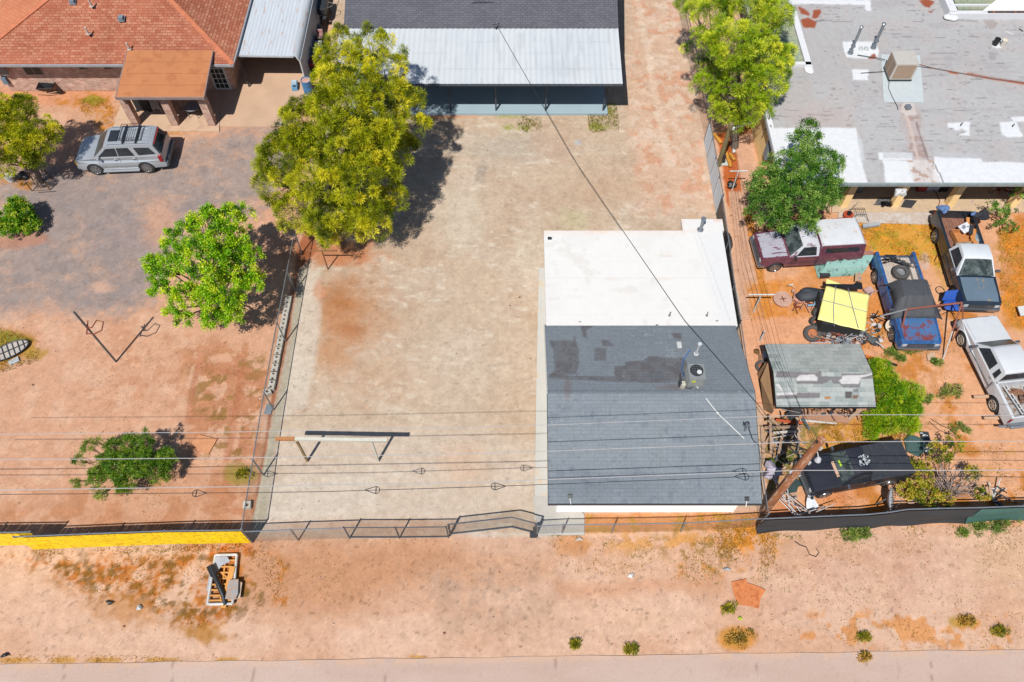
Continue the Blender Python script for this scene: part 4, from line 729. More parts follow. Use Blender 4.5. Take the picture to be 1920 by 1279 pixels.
def wheels(T, xs, hw, r, rimmat, w=.24, spokes=6, flat=False):
    for x in xs:
        for sg in (-1, 1):
            m = MB(); c = (x, sg*(hw-w/2), r); m.lathe((x, sg*(hw-w/2)-w/2, r), [(r*.62, 0), (r*.9, 0), (r, w*.15), (r, w*.85), (r*.9, w), (r*.62, w)], 24, axis='Y')
            t = m.build('tyre', M('tyre_rubber', C(52, 50, 50), .9, var=.15), None, local=True); t.parent = T; t['_org'] = (0, 0, 0); t.name = 'wheel'
            m = MB(); y0 = sg*(hw+.004)
            for k in range(spokes):
                a = 2*math.pi*k/spokes+.2; m.bar((x+.05*math.cos(a), y0, r+.05*math.sin(a)), (x+r*.62*math.cos(a), y0, r+r*.62*math.sin(a)), .02, .085)
            m.ring((x, y0, r), r*.62, .025, 24, 6, Matrix.Rotation(R_(90), 3, 'X')); m.disc((x, y0-.02, r), .085, 12, .04, axis='Y')
            q = m.build('rim', rimmat, t, local=True)
            m = MB(); m.disc((x, sg*(hw-.05), r), r*.62, 20, .01, axis='Y'); m.build('hub', M('hub_dark', C(30, 30, 32), .7), t, local=True)
GLASS = glassmat('car_glass', (.022, .026, .03), .05)
WSH = M('dusty_windshield', C(96, 106, 104), .25, var=.35, sc=2.0, alt=C(60, 68, 68), altcov=.5, spec=.25)
CHROME = M('chrome', C(200, 204, 208), .22, metal=.85, var=.05)
def part(m, name, mat, T, **k): return m.build(name, mat, T, local=True, **k)
def rescale(m, L, Wd, Hh=1.0):
    m.v = [(x*L, y*Wd, z*Hh) for x, y, z in m.v]; return m
def pickup(name, label, cat, loc, rz, L, Wd, paint, cabmat=None, hoodmat=None, shell=None, bed='open', bedmat=None, tail=True, rim=None, ext=0.0, group=None, cab=True, hood_open=False, tilt=0.0):
    """local x forward; built 5.3 x 1.95 and scaled"""
    T = thing(name, label, cat, loc, rz, group, local=True); sx, sy = L/5.3, Wd/1.95
    cabmat = cabmat or paint; hoodmat = hoodmat or paint; bedmat = bedmat or paint; rim = rim or CHROME
    xn, xc, xb, xt = 2.6, 1.15, -.32-ext, -2.65; xf, xr_ = 1.78, -1.62
    hw = lambda x, z: (.965-.10*max(0, (x-2.1)/.5)**2*.9-.05*max(0, (z-.75)/.35)-.03*max(0, .6-z)/.2)
    def S(m): return rescale(m, sx, sy)
    m = MB(); loop = [(xb, .42)]+[p for p in arch(xf, .46, .42)]+[(xn-.15, .42), (xn, .5), (xn, .86), (xn-.10, .98), (xc+.1, 1.08), (xc-.05, 1.10), (xb, 1.10)]
    prism_y(m, loop, hw, crown=.035); part(S(m), 'body', paint, T)
    m = MB(); # hood panel proud by 6 mm with centre crease
    hp = [(xn-.10, .99), (xn-.5, 1.03), (xc+.12, 1.09)]; vs = []; 
    for x, z in hp:
        for j in range(7): s_ = -1+j/3; vs.append((x, s_*.80*(hw(x, z)/.95), z+.036*(1-s_*s_)+.008+(.012 if abs(s_) in (0, 1) else 0)))
    m.add(vs, [(i*7+j, i*7+j+1, (i+1)*7+j+1, (i+1)*7+j) for i in range(2) for j in range(6)], True); part(S(m), 'hood', hoodmat, T)
    # cab
    ch = lambda x, z: .90-.24*max(0, min(1, (z-1.08)/.66)); xr = xc-.62
    if cab:
        m = MB(); prism_y(m, [(xb, 1.09), (xc+.02, 1.09), (xr+.04, 1.68), (xr-.1, 1.74), (xb+.18, 1.74), (xb+.07, 1.68)], ch, crown=.03, ztop=1.6); c_ = part(S(m), 'cab', cabmat, T)
        m = MB(); a, b = (xc+.0, 1.12), (xr+.07, 1.655)
        nx, nz = (b[1]-a[1]), (a[0]-b[0]); nl = math.hypot(nx, nz); ox, oz = nx/nl*.014, nz/nl*.014
        vs = [(p[0]+ox, (-1+j/3)*w_, p[1]+oz+c0*(1-(-1+j/3)**2)) for p, w_, c0 in ((a, .82, 0), (b, .615, .03)) for j in range(7)]; m.add(vs, [(j, j+1, j+8, j+7) for j in range(6)], True); part(S(m), 'windshield', WSH, T)
        windows(T, [[(xc-.28, 1.16), (xr+.02, 1.62), (max(xb+.5, xr-.75), 1.62), (max(xb+.42, xr-.8), 1.16)], [(xb+.38, 1.18), (xb+.42, 1.58), (xb+.2, 1.58), (xb+.12, 1.18)]] if ext else [[(xc-.28, 1.16), (xr+.02, 1.62), (xb+.22, 1.62), (xb+.14, 1.16)]], ch, f=S)
        m = MB(); m.add([(xb+.0, -.74, 1.16), (xb+.0, .74, 1.16), (xb+.055, .58, 1.62), (xb+.055, -.58, 1.62)], [(3, 2, 1, 0)]); part(S(m), 'rear_window', GLASS, T)
        for sg in (-1, 1): m = MB(); m.box((xc-.22, sg*1.03, 1.2), (.09, .2, .14)); m.bar((xc-.2, sg*.88, 1.16), (xc-.2, sg*1.0, 1.18), .03); part(S(m), 'mirror', CHROME if bedmat is not paint else MDARK, T)
        for sg in (-1, 1): m = MB(); m.box((xb+.28, sg*.925, 1.0), (.14, .03, .03)); part(S(m), 'door_handle', CHROME, T)
        for sg in (-1, 1): m = MB(); m.box((xb+.02, sg*.955, .78), (.014, .02, .6)); m.box((xc-.15, sg*.955, .78), (.014, .02, .6)); m.box(((xb+xc)/2, sg*.967, .72), (xc-xb, .012, .03)); part(S(m), 'door_seam', MDARK, T)
    # bed
    m = MB(); zt = 1.12; loop = [(xt, .48), (xt, zt), (xb-.02, zt), (xb-.02, .42)]+list(reversed(arch(xr_, .46, .42)))+[(xt+.2, .46)]
    for sg in (-1, 1):
        n = len(loop); vs = [(x, sg*hw(x, z), z) for x, z in loop]+[(x, sg*(hw(x, z)-.13), z) for x, z in loop]; fs = [(i, (i+1) % n, (i+1) % n+n, i+n) for i in range(n)]
        for t in tessellate_polygon([[Vector((x, z, 0)) for x, z in loop]]): fs.append(tuple(t)); fs.append(tuple(i+n for i in reversed(t)))
        m.add(vs, fs, False)
    m.box((xb-.06, 0, .86), (.06, 1.7, .52)); part(S(m), 'bed_side', paint, T)
    m = MB(); m.box(((xt+xb)/2, 0, .60), (xb-xt-.02, 1.74, .05))
    for j in range(9): m.box(((xt+xb)/2, -.72+j*.18, .635), (xb-xt-.1, .05, .02))
    for sg in (-1, 1): m.box((xr_, sg*.74, .72), (.95, .26, .24))
    part(S(m), 'bed_floor', bedmat, T)
    if tail: m = MB(); m.box((xt+.03, 0, .86), (.07, 1.62, .54)); part(S(m), 'tailgate', paint, T)
    if bed == 'cover': m = MB(); m.box(((xt+xb)/2, 0, 1.16), (xb-xt-.02, 1.86, .09)); part(S(m), 'bed_cover', bedmat, T, bevel=.03)
    if shell:
        m = MB(); sh = lambda x, z: .93-.12*max(0, (z-1.12)/.6); prism_y(m, [(xt, 1.12), (xb+.02, 1.12), (xb+.02, 1.66), (xb-.06, 1.80), (xt+.2, 1.80), (xt+.06, 1.70)], sh, crown=.05, ztop=1.6); s_ = part(S(m), 'camper_shell', paint, T)
        m = MB(); prism_y(m, [(xt+.1, 1.74), (xb-.0, 1.74), (xb-.06, 1.83), (xt+.22, 1.83)], lambda x, z: .80, crown=.05, ztop=1.7); part(S(m), 'shell_roof', shell, T)
        windows(T, [[(xb-.25, 1.3), (xb-.25, 1.6), (xt+.35, 1.6), (xt+.3, 1.3)]], sh, 'shell_window', S)
    m = MB(); m.box((xn+.03, 0, .52), (.16, 1.86, .2)); m.box((xn-.1, .93, .52), (.3, .06, .18)); m.box((xn-.1, -.93, .52), (.3, .06, .18)); part(S(m), 'front_bumper', CHROME, T, bevel=.03)
    m = MB(); m.box((xt-.08, 0, .52), (.16, 1.8, .18)); part(S(m), 'rear_bumper', CHROME, T, bevel=.02)
    m = MB(); m.box((xn+.005, 0, .76), (.03, 1.2, .2)); gr_ = part(S(m), 'grille', MDARK, T)
    m = MB()
    for z in (.70, .76, .82): m.box((xn+.025, 0, z), (.012, 1.15, .015))
    part(S(m), 'grille_bar', CHROME, gr_)
    for sg in (-1, 1): m = MB(); m.box((xn-.0, sg*.71, .77), (.05, .2, .17)); part(S(m), 'headlight', M('lamp_clear', C(220, 224, 226), .15, var=.05), T)
    for sg in (-1, 1): m = MB(); m.box((xt-.004, sg*.88, .86), (.03, .12, .34)); part(S(m), 'tail_light', M('lamp_red', C(170, 24, 34), .25, var=.05), T)
    m = MB(); m.box((0, 0, .38), (4.4, .9, .12)); m.box((1.6, 0, .5), (1.0, 1.3, .3)); part(S(m), 'chassis', MBLACK, T)
    wheels(T, (xf*sx, xr_*sx), .95*sy, .37, rim)
    return T
def carpaint(name, c, **k): return M(name, C(*c), k.pop('rough', .32), coat=k.pop('coat', .5), var=k.pop('var', .05), **k)
# ---------------------------------------------------------------- silver SUV
silver = carpaint('silver_paint', (196, 202, 208), metal=.25, rough=.28)
T = thing('parked_suv', 'silver sport utility vehicle with black roof basket parked on the gravel of the left yard', 'car', (-21.6, 32.06, 0), R_(183.1), None, local=True); T.scale = (.94, .97, 1.04)
xf, xr_, xn, xt = 1.52, -1.45, 2.5, -2.6
shw = lambda x, z: (1.0-.13*max(0, (x-1.9)/.6)**2-.05*max(0, (-x-2.2)/.4)**2-.04*max(0, (z-.8)/.4)-.03*max(0, .6-z)/.2)
m = MB(); loop = [(xt, .42)]+arch(xr_, .48, .36, .41)+arch(xf, .48, .36, .41)+[(xn-.15, .36), (xn-.02, .5), (xn, .8), (xn-.08, 1.02), (xn-.3, 1.1), (1.3, 1.2), (1.1, 1.22), (xt+.06, 1.22), (xt-.02, .95), (xt-.06, .6)]
prism_y(m, loop, shw, crown=.045, n=10); part(m, 'body', silver, T)
gh = lambda x, z: (.93-.17*max(0, min(1, (z-1.2)/.66))-.03*max(0, (-x-2.0)/.5))
m = MB(); prism_y(m, [(xt+.04, 1.20), (1.32, 1.20), (.52, 1.78), (.35, 1.86), (-1.2, 1.89), (-2.1, 1.86), (-2.28, 1.80)], gh, crown=.035, ztop=1.7, n=10); cb = part(m, 'cabin', silver, T)
m = MB(); m.add([(p[0]+.012, (-1+j/3)*p[2], p[1]+.014+p[3]*(1-(-1+j/3)**2)) for p in ((1.28, 1.228, .86, 0), (.57, 1.745, .70, .035)) for j in range(7)], [(j, j+1, j+8, j+7) for j in range(6)], True); part(m, 'windshield', M('suv_windshield', C(66, 74, 72), .3, var=.3, sc=2.0, spec=.15), T)
m = MB(); m.add([(xt+.0, -.80, 1.26), (xt+.0, .80, 1.26), (-2.33, .68, 1.78), (-2.33, -.68, 1.78)], [(3, 2, 1, 0)]); part(m, 'rear_window', GLASS, T)
windows(T, [[(1.0, 1.28), (.42, 1.72), (-.12, 1.74), (-.12, 1.28)], [(-.18, 1.28), (-.18, 1.74), (-.85, 1.74), (-1.08, 1.28)], [(-1.32, 1.3), (-1.15, 1.73), (-2.02, 1.71), (-2.3, 1.32)]], gh)
m = MB(); m.box((.0, 0, 1.918), (.55, .85, .012)); part(m, 'sunroof', GLASS, T)
m = MB(); m.box((xt+.22, 0, 1.845), (.05, 1.34, .05)); part(m, 'brake_light_strip', M('lamp_red', C(170, 24, 34), .25, var=.05), T)
m = MB()
for j in range(5): m.box((-1.35, -.5+j*.25, 1.925), (1.4, .035, .02))
part(m, 'roof_rib', silver, T)
for sg in (-1, 1): m = MB(); m.tube([(.3, sg*.68, 1.88), (.2, sg*.68, 1.94), (-1.9, sg*.66, 1.95), (-2.0, sg*.66, 1.89)], .02, 6); part(m, 'roof_rail', silver, T)
m = MB()
for y in (-.55, .55): m.tube([(-.45, y, 2.06), (-1.55, y, 2.06)], .02, 6); m.tube([(-.45, y, 2.2), (-1.55, y, 2.2)], .015, 6)
for x in (-.45, -1.55): m.tube([(x, -.55, 2.06), (x, .55, 2.06)], .02, 6); m.tube([(x, -.55, 2.2), (x, .55, 2.2)], .015, 6)
for i in range(9): x = -.5-i*.125; m.tube([(x, -.55, 2.06), (x, .55, 2.06)], .008, 4); 
for i in range(8):
    for y in (-.55, .55): m.tube([(-.45-i*.157, y, 2.06), (-.45-i*.157, y, 2.2)], .008, 4)
for x in (-.65, -1.38): m.box((x, 0, 1.99), (.07, 1.46, .045))
part(m, 'roof_basket', MBLACK, T)
for sg in (-1, 1):
    m = MB(); m.box((.98, sg*1.04, 1.26), (.14, .22, .17)); part(m, 'mirror', silver, T, bevel=.03)
    m = MB(); m.box((xt+.12, sg*.94, 1.05), (.2, .1, .4)); part(m, 'tail_light', M('lamp_red', C(170, 24, 34), .25, var=.05), T)
    m = MB(); m.box((xn-.13, sg*.80, .86), (.3, .16, .26)); part(m, 'headlight', M('lamp_amber', C(232, 190, 90), .15, var=.1), T)
    m = MB(); m.box((.05, sg*1.0, .33), (2.1, .16, .06)); part(m, 'running_board', silver, T)
    for x in (.1, -.95): m = MB(); m.box((x, sg*.97, 1.07), (.16, .03, .035)); part(m, 'door_handle', CHROME, T)
for sg in (-1, 1):
    m = MB()
    for x in (1.05, -.14, -1.12): m.box((x, sg*.974, .85), (.012, .014, .68))
    m.box((.0, sg*.998, .62), (2.2, .012, .03)); part(m, 'door_seam', M('seam_grey', C(110, 116, 122), .5), T)
m = MB(); m.box((xn+.0, 0, .8), (.04, 1.15, .3)); part(m, 'grille', MDARK, T)
m = MB(); m.box((xt-.06, 0, .58), (.2, 1.86, .28)); part(m, 'rear_bumper', M('bumper_slate', C(96, 108, 120), .5), T, bevel=.05)
m = MB(); m.box((xn-.0, 0, .5), (.12, 1.75, .22)); part(m, 'front_bumper', silver, T, bevel=.05)
m = MB(); m.box((0, 0, .4), (4.4, 1.3, .2)); part(m, 'chassis', MBLACK, T)
wheels(T, (xf, xr_), .99, .43, CHROME, w=.27, spokes=10)
# ---------------------------------------------------------------- pickups in the junk yard
GR = 'old pickups standing in the junk filled yard'
faded = M('faded_maroon', C(126, 82, 96), .35, coat=.3, var=.12, alt=C(206, 206, 216), altcov=.42, sc=1.0)
pickup('pickup_truck', 'faded maroon pickup with a white topped camper shell under the dark green tree', 'pickup', (15.05, 25.45, 0), R_(184), 5.2, 2.0, M('maroon', C(122, 70, 86), .3, coat=.4, var=.08, alt=C(150, 108, 122), altcov=.2), cabmat=M('maroon_cab', C(150, 112, 124), .35, coat=.3, var=.1, alt=C(232, 232, 238), altcov=.85, sc=.9), hoodmat=M('maroon_hood', C(126, 76, 92), .35, coat=.3, var=.1, alt=C(198, 196, 208), altcov=.75, sc=1.6, stretch=(.6, 2.2, 1)), shell=M('shell_white', C(236, 238, 240), .5, var=.04, sc=2, alt=C(222, 200, 180), altcov=.12), group=GR)
blue = M('blue_paint', C(46, 96, 156), .35, coat=.4, var=.12, alt=C(70, 120, 178), altcov=.3)
TB = pickup('pickup_truck', 'blue pickup with rust blotched hood and a black tarp over its cab', 'pickup', (19.33, 22.15, 0), R_(-90), 5.35, 2.1, blue, hoodmat=M('blue_hood', C(84, 126, 176), .35, coat=.3, var=.15, alt=C(140, 74, 70), altcov=.42, sc=1.1), bedmat=M('bed_dust', C(214, 202, 190), .9, var=.12, alt=C(206, 160, 130), altcov=.25), tail=False, group=GR)
black = M('black_blue_paint', C(40, 52, 62), .25, coat=.5, var=.12)
TC = pickup('pickup_truck', 'black sided pickup with white cab, grey hood and boxes in its bed', 'pickup', (23.0, 24.6, 0), R_(-92.3), 5.8, 2.05, black, cabmat=M('cab_white', C(232, 236, 240), .4, var=.04), hoodmat=M('hood_greyblue', C(112, 132, 148), .45, var=.07, alt=C(176, 150, 112), altcov=.14, sc=1.4), bedmat=M('bed_brown', C(156, 108, 88), .8, var=.2), group=GR)
wpaint = M('white_car_paint', C(236, 238, 240), .35, coat=.4, var=.03)
TW = pickup('pickup_truck', 'white extended cab pickup with an open bed of scrap, wheels chocked with wood planks', 'pickup', (22.75, 18.35, 0), R_(97), 5.5, 1.95, wpaint, bedmat=M('bed_scrap_grey', C(190, 186, 182), .6, var=.15, alt=C(150, 110, 84), altcov=.4), rim=M('rim_tan', C(190, 176, 158), .5), ext=.55, group=GR)
kp = M('matt_black_paint', C(46, 48, 58), .4, var=.14, sc=1.2)
TK = pickup('pickup_truck', 'small black pickup with flat black bed cover beside the tall wooden utility pole', 'pickup', (14.8, 13.3, 0), R_(190.5), 4.6, 1.68, kp, bed='cover', bedmat=M('cover_black', C(52, 55, 62), .6, var=.1, alt=C(66, 66, 72), altcov=.3), group=GR)
# marks of peeled paint on the black cab: thin raised flakes of the roof's own primer
def on_truck(T, m, name, mat, **k): return part(m, name, mat, T, **k)
m = MB(); rr = random.Random(5)
for i in range(26):
    a = rr.uniform(-.22, .22); b = rr.uniform(-.22, .22)*(1-abs(a)); s_ = rr.uniform(.03, .075); pts = [(-.02+a+s_*math.cos(t+rr.uniform(-.3, .3))*rr.uniform(.6, 1.3), .05+b+s_*math.sin(t)*rr.uniform(.6, 1.3), 1.777) for t in np.linspace(0, 5.4, 7)]; m.prism([(p[0], p[1]) for p in pts], 1.765, 1.778)
on_truck(TK, m, 'peeled_patch', M('primer_pale', C(214, 218, 222), .7))
m = MB(); m.box((1.02, .02, 1.17), (.12, .7, .02), ry=.6); on_truck(TK, m, 'dash_cover', M('dash_tan', C(222, 180, 150), .7)); m = MB(); m.box((.84, -.12, 1.40), (.07, .26, .02), ry=.75, rz=.1); on_truck(TK, m, 'window_sticker', M('sticker_lime', C(190, 235, 40), .6))
# black tarp draped over the blue truck's cab
m = MB(); hwf = lambda x, z: 1.10-.30*max(0, (z-1.0)/.8); rr = random.Random(3)
loop = [(-.5, 1.05), (-.42, 1.5), (-.3, 1.80), (.1, 1.84), (.62, 1.80), (1.3, 1.25), (1.45, 1.14)]
rows = []
for i, (x, z) in enumerate(loop):
    r = []
    for j in range(17):
        s_ = -1+j/8; h = hwf(x, z); zz = z+.03*(1-s_*s_); 
        if abs(s_) > .8: zz -= (abs(s_)-.8)*(z-1.0)*3.0; h *= 1+.1*(abs(s_)-.8)*5
        r.append((x+.02*math.sin(j*1.7+i), h*s_+.015*math.sin(j*2.1+i*2), zz+.022*math.sin(j*2.9+i*1.3)))
    rows.append(r)
m.add([p for r in rows for p in r], [(i*17+j, i*17+j+1, (i+1)*17+j+1, (i+1)*17+j) for i in range(6) for j in range(16)], True)
m.v = [((x-.1)*1.01, y*1.08, z+.02) for x, y, z in m.v]
tp = m.build('tarp', M('tarp_black', C(78, 80, 84), .75, var=.1, bump=.3), None, local=True); tp.modifiers.new('s', 'SOLIDIFY').thickness = .012; tp.location = (19.33, 22.15, .0); tp.rotation_euler = (0, 0, R_(-90)); tag(tp, 'black tarp draped over the cab of the blue pickup', 'tarp')
def tyre_thing(loc, r=.36, w=.24, tilt=(0, 0, 0), label='', rimc=None, rings=True, group=None, name='tyre', cat='tyre'):
    T = thing(name, label, cat, loc, 0, group, local=True); T.rotation_euler = tilt
    m = MB(); m.lathe((0, 0, 0), [(r*.55, .02), (r*.85, 0), (r*.97, w*.15), (r, w*.3), (r, w*.7), (r*.97, w*.85), (r*.85, w), (r*.55, w-.02), (r*.55, .02)], 28); part(m, 'tread', M('tyre_grey', C(92, 88, 86), .9, var=.15), T)
    m = MB()
    for k in range(28): a = 2*math.pi*k/28; m.box((r*math.cos(a), r*math.sin(a), w/2), (.014, .03, w*.7), rz=a)
    part(m, 'tread_block', M('tyre_block', C(70, 68, 68), .9), T)
    m = MB(); m.lathe((0, 0, w*.5), [(.001, .02), (r*.2, .03), (r*.22, -.02), (r*.45, -.04), (r*.56, .02)], 24); part(m, 'rim', rimc or M('rim_grey', C(150, 152, 154), .5, var=.15), T)
    return T
tyre_thing((19.45, 23.75, .66), .42, .28, (0, 0, 0), 'large loose tyre lying in the bed of the blue pickup')
m = MB(); rr = random.Random(8)
for k in range(7): m.tube([(18.6+rr.uniform(0, .3), 24.3+rr.uniform(-.2, .3), .72+.1*k), (19.3+rr.uniform(-.2, .2), 24.5+rr.uniform(-.2, .2), .8+rr.uniform(0, .25)), (20.0+rr.uniform(-.2, .2), 24.2+rr.uniform(-.3, .3), .7+rr.uniform(0, .3))], .03, 6)
tag(m.build('scrap_hose', MBLACK), 'tangle of black hoses across the open tail of the blue pickup', 'hose')
# load of the black sided pickup
def boxx(label, c, d, rz, mat, name='cardboard_box', group=None, rx=0, cat='box', bevel=0.004):
    m = MB(); m.box(c, d, rz, rx); return tag(m.build(name, mat, bevel=bevel), label, cat, group)
card = M('cardboard', C(214, 140, 78), .85, var=.08)
m = MB(); c = Vector((23.2, 26.0, .68)); m.box((c.x, c.y, c.z+.03), (.9, .8, .03), .1); 
for dx, dy, l, w_ in ((0, -.4, .9, .03), (0, .4, .9, .03), (-.45, 0, .03, .8), (.45, 0, .03, .8)): m.box((c.x+dx, c.y+dy, c.z+.16), (l, w_, .26), .1)
tag(m.build('cardboard_box', card), 'open orange brown cardboard box in the bed of the black sided pickup', 'box')
boxx('grey flat carton lying against the white cab inside the black sided pickup bed', (23.1, 25.3, .86), (.8, .6, .12), .12, M('carton_grey', C(172, 158, 134), .8, alt=C(130, 126, 130), altcov=.3))
T = thing('shop_bag', 'white paper sack with dark print on the cardboard box in the black sided pickup', 'bag', (23.45, 26.45, 1.0)); m = MB(); m.box((23.4, 26.45, 1.02), (.62, .5, .07), .5, .1); m.build('sack', M('sack_white', C(240, 242, 246), .6), T, bevel=.02)
m = MB()
for k, (a, b, l) in enumerate(((-.1, .1, .2), (-.1, .02, .26), (-.1, -.06, .16), (.12, .05, .1))): m.box((23.4+a, 26.45+b, 1.065), (l, .045, .008), .5, .1)
m.build('print', M('print_slate', C(70, 84, 110), .7), T)
m = MB(); m.bar((23.78, 27.2, .95), (23.7, 26.7, .8), .16, .05); m.bar((23.85, 26.4, .98), (23.6, 25.8, .95), .22, .05); m.bar((23.6, 25.8, .95), (23.8, 25.2, .9), .22, .05); tag(m.build('orange_board', M('board_orange', C(226, 150, 78), .8)), 'orange wooden boards leaning along the right side of the black sided pickup bed', 'board')
m = MB(); m.bar((23.75, 26.6, 1.05), (23.5, 26.0, 1.06), .2, .06); tag(m.build('dark_strip', MDARK), 'dark grey strip lying across boxes in the black sided pickup bed', 'panel')
m = MB(); m.blob((23.9, 25.95, .85), (.18, .5, .14), 2, .15); tag(m.build('plastic_bundle', M('plastic_clear', C(150, 168, 180), .3, var=.2)), 'clear grey plastic bundle by the right wall of the black sided pickup bed', 'bundle')
for (a, b, r, lb) in ((1768, 392, .26, 'blue cloth bundle on the left rear corner of the black sided pickup'), (1826, 402, .16, 'small blue cloth on the right rear corner of the black sided pickup')):
    q = W(a, b, 1.2); m = MB(); m.blob((q.x, q.y, 1.22), (r, r*.9, r*.7), a, .25); tag(m.build('cloth_bundle', M('cloth_blue', C(104, 138, 190), .9, var=.15)), lb, 'cloth')
m = MB(); q = W(1838, 405, 1.1); m.blob((q.x, q.y, 1.15), (.34, .26, .25), 6, .3); tag(m.build('rag_bundle', M('cloth_black', C(44, 46, 56), .9)), 'black cloth heap on the right side of the black sided pickup bed', 'cloth')
# load of the white pickup: rails, scrap, wheel
def wl(x, y, z):   # local to world on the white truck
    a = R_(97); return Vector((22.75+x*math.cos(a)-y*math.sin(a), 18.35+x*math.sin(a)+y*math.cos(a), z))
m = MB()
for y in (.15, .3): m.bar(wl(-.95, y+.05, .78), wl(-2.5, y-.15, .82), .05)
for k in range(7): t = k/6; m.bar(wl(-.95-1.5*t, .2-.2*t, .8), wl(-.95-1.5*t, .35-.2*t, .8), .03)
tag(m.build('ladder', M('ladder_white', C(226, 226, 224), .5)), 'white ladder lying in the bed of the white pickup', 'ladder')
rr = random.Random(12)
for k, (x, y, sx_, sy_, c) in enumerate(((-1.35, .0, .3, .2, (150, 104, 76)), (-1.7, -.25, .25, .2, (122, 92, 74)), (-2.2, -.45, .2, .22, (146, 118, 96)))):
    q = wl(x, y-.1, .74); m = MB(); m.blob(q, (sx_, sy_, .1), k, .4); tag(m.build('rusty_scrap', M('scrap%d' % k, C(*c), .8, var=.3, fine=25)), ('brown rusty scrap heap nearest the cab in the white pickup bed', 'middle dark scrap heap in the white pickup bed', 'small scrap heap near the tailgate of the white pickup')[k], 'scrap')
m = MB(); q = wl(-1.75, -.55, .86); m.ring(q, .26, .02, 24, 6)
for k in range(6): a = k*math.pi/3; m.bar(q, q+Vector((.26*math.cos(a), .26*math.sin(a), 0)), .01)
tag(m.build('bicycle_wheel', MDARK), 'thin bicycle wheel lying on scrap in the white pickup bed', 'wheel')
for (x, lb) in ((-1.2, 'wooden plank sticking out ahead of the white pickup rear wheel'), (-2.3, 'wooden plank sticking out behind the white pickup rear wheel')):
    m = MB(); m.bar(wl(x, .85, .25), wl(x+.05, 1.55, .27), .14, .06); tag(m.build('wood_plank', M('plank_tan', C(226, 184, 150), .8)), lb, 'plank')
m = MB(); m.bar(wl(-2.85, .9, .5), wl(-2.8, 1.25, .5), .1, .05); m.box(wl(-2.95, .0, .55), (1.6, .12, .1), .12); tag(m.build('tow_bar', M('bar_grey', C(150, 152, 160), .5)), 'grey steel bar hanging behind the white pickup tailgate', 'bar')
# ================================================================ TREES AND PLANTS
def leaf_mesh(name, cen, nor, ln, wd, tint, mat, parent=None, tri=False):
    """many small leaf faces: cen (n,3), nor (n,3) leaf direction, sizes; one mesh"""
    n = len(cen); d = nor/np.linalg.norm(nor, axis=1, keepdims=True); r = RNG.normal(size=(n, 3)); s = np.cross(d, r); s /= np.linalg.norm(s, axis=1, keepdims=True)+1e-9
    L = ln[:, None]*d; Wd = wd[:, None]*s*.5
    if tri: V = np.stack([cen-Wd, cen+Wd, cen+L], 1); k = 3
    else: V = np.stack([cen, cen+L*.45+Wd, cen+L, cen+L*.45-Wd], 1); k = 4
    off = np.array(parent.get('_org', (0, 0, 0))) if parent is not None else np.array([cen[:, 0].mean(), cen[:, 1].mean(), 0.0])
    V = (V-off).reshape(-1, 3).astype(np.float32); me = bpy.data.meshes.new(name); me.vertices.add(n*k); me.vertices.foreach_set('co', V.ravel())
    me.loops.add(n*k); me.loops.foreach_set('vertex_index', np.arange(n*k, dtype=np.int32)); me.polygons.add(n); me.polygons.foreach_set('loop_start', (np.arange(n)*k).astype(np.int32))
    me.update(calc_edges=True)
    a = me.attributes.new('tint', 'FLOAT', 'FACE'); a.data.foreach_set('value', np.clip(tint, 0, 1).astype(np.float32)); me.materials.append(mat)
    o = bpy.data.objects.new(name, me); COL.objects.link(o)
    if parent is not None: o.parent = parent
    else: o.location = off
    o['_org'] = tuple(off); return o
def unit(n): v = RNG.normal(size=(n, 3)); return v/np.linalg.norm(v, axis=1, keepdims=True)
def crown(blobs, tuft_r, per_m2, leaves, ln, wd, mode, gap=.0, squash=.85, tspread=.27, tbase=.5):
    """tufts spread over the shells of the crown's blobs, leaves in each tuft"""
    C_, D_, Ln, Wd_, Ti, TC_ = [], [], [], [], [], []
    for (c, r) in blobs:
        bt = RNG.normal(0, .07)
        nt = max(3, int(4*math.pi*r*r*per_m2)); u = unit(nt); u[:, 2] = np.where(u[:, 2] < -.35, -u[:, 2]*.5, u[:, 2]); rad = r*(RNG.uniform(.4, 1.0, (nt, 1))**.6+(RNG.random((nt, 1)) < .10)*RNG.uniform(.05, .28, (nt, 1)))
        tc = np.array(c)+u*rad*np.array([1, 1, squash]); keep = RNG.random(nt) > gap; tc = tc[keep]; u = u[keep]; tr = tuft_r*RNG.uniform(.65, 1.25, len(tc)); tt = tbase+RNG.normal(0, tspread, len(tc))
        for i in range(len(tc)):
            m_ = int(leaves*RNG.uniform(.7, 1.2)); v = unit(m_); v = v+u[i]*.55+np.array([0, 0, .25]); v /= np.linalg.norm(v, axis=1, keepdims=True)
            if mode == 'needle': p = tc[i]+v*tr[i]*RNG.uniform(.35, .85, (m_, 1)); d = v+unit(m_)*.2
            else: p = tc[i]+v*tr[i]*RNG.uniform(.1, 1, (m_, 1)); d = unit(m_)+v*.5+np.array([0, 0, -.15])
            C_.append(p); D_.append(d); Ln.append(ln*RNG.uniform(.7, 1.3, m_)); Wd_.append(wd*RNG.uniform(.7, 1.3, m_)); Ti.append(tt[i]+RNG.normal(0, .11, m_)+bt)
            TC_.append(tc[i])
    return np.concatenate(C_), np.concatenate(D_), np.concatenate(Ln), np.concatenate(Wd_), np.concatenate(Ti), TC_
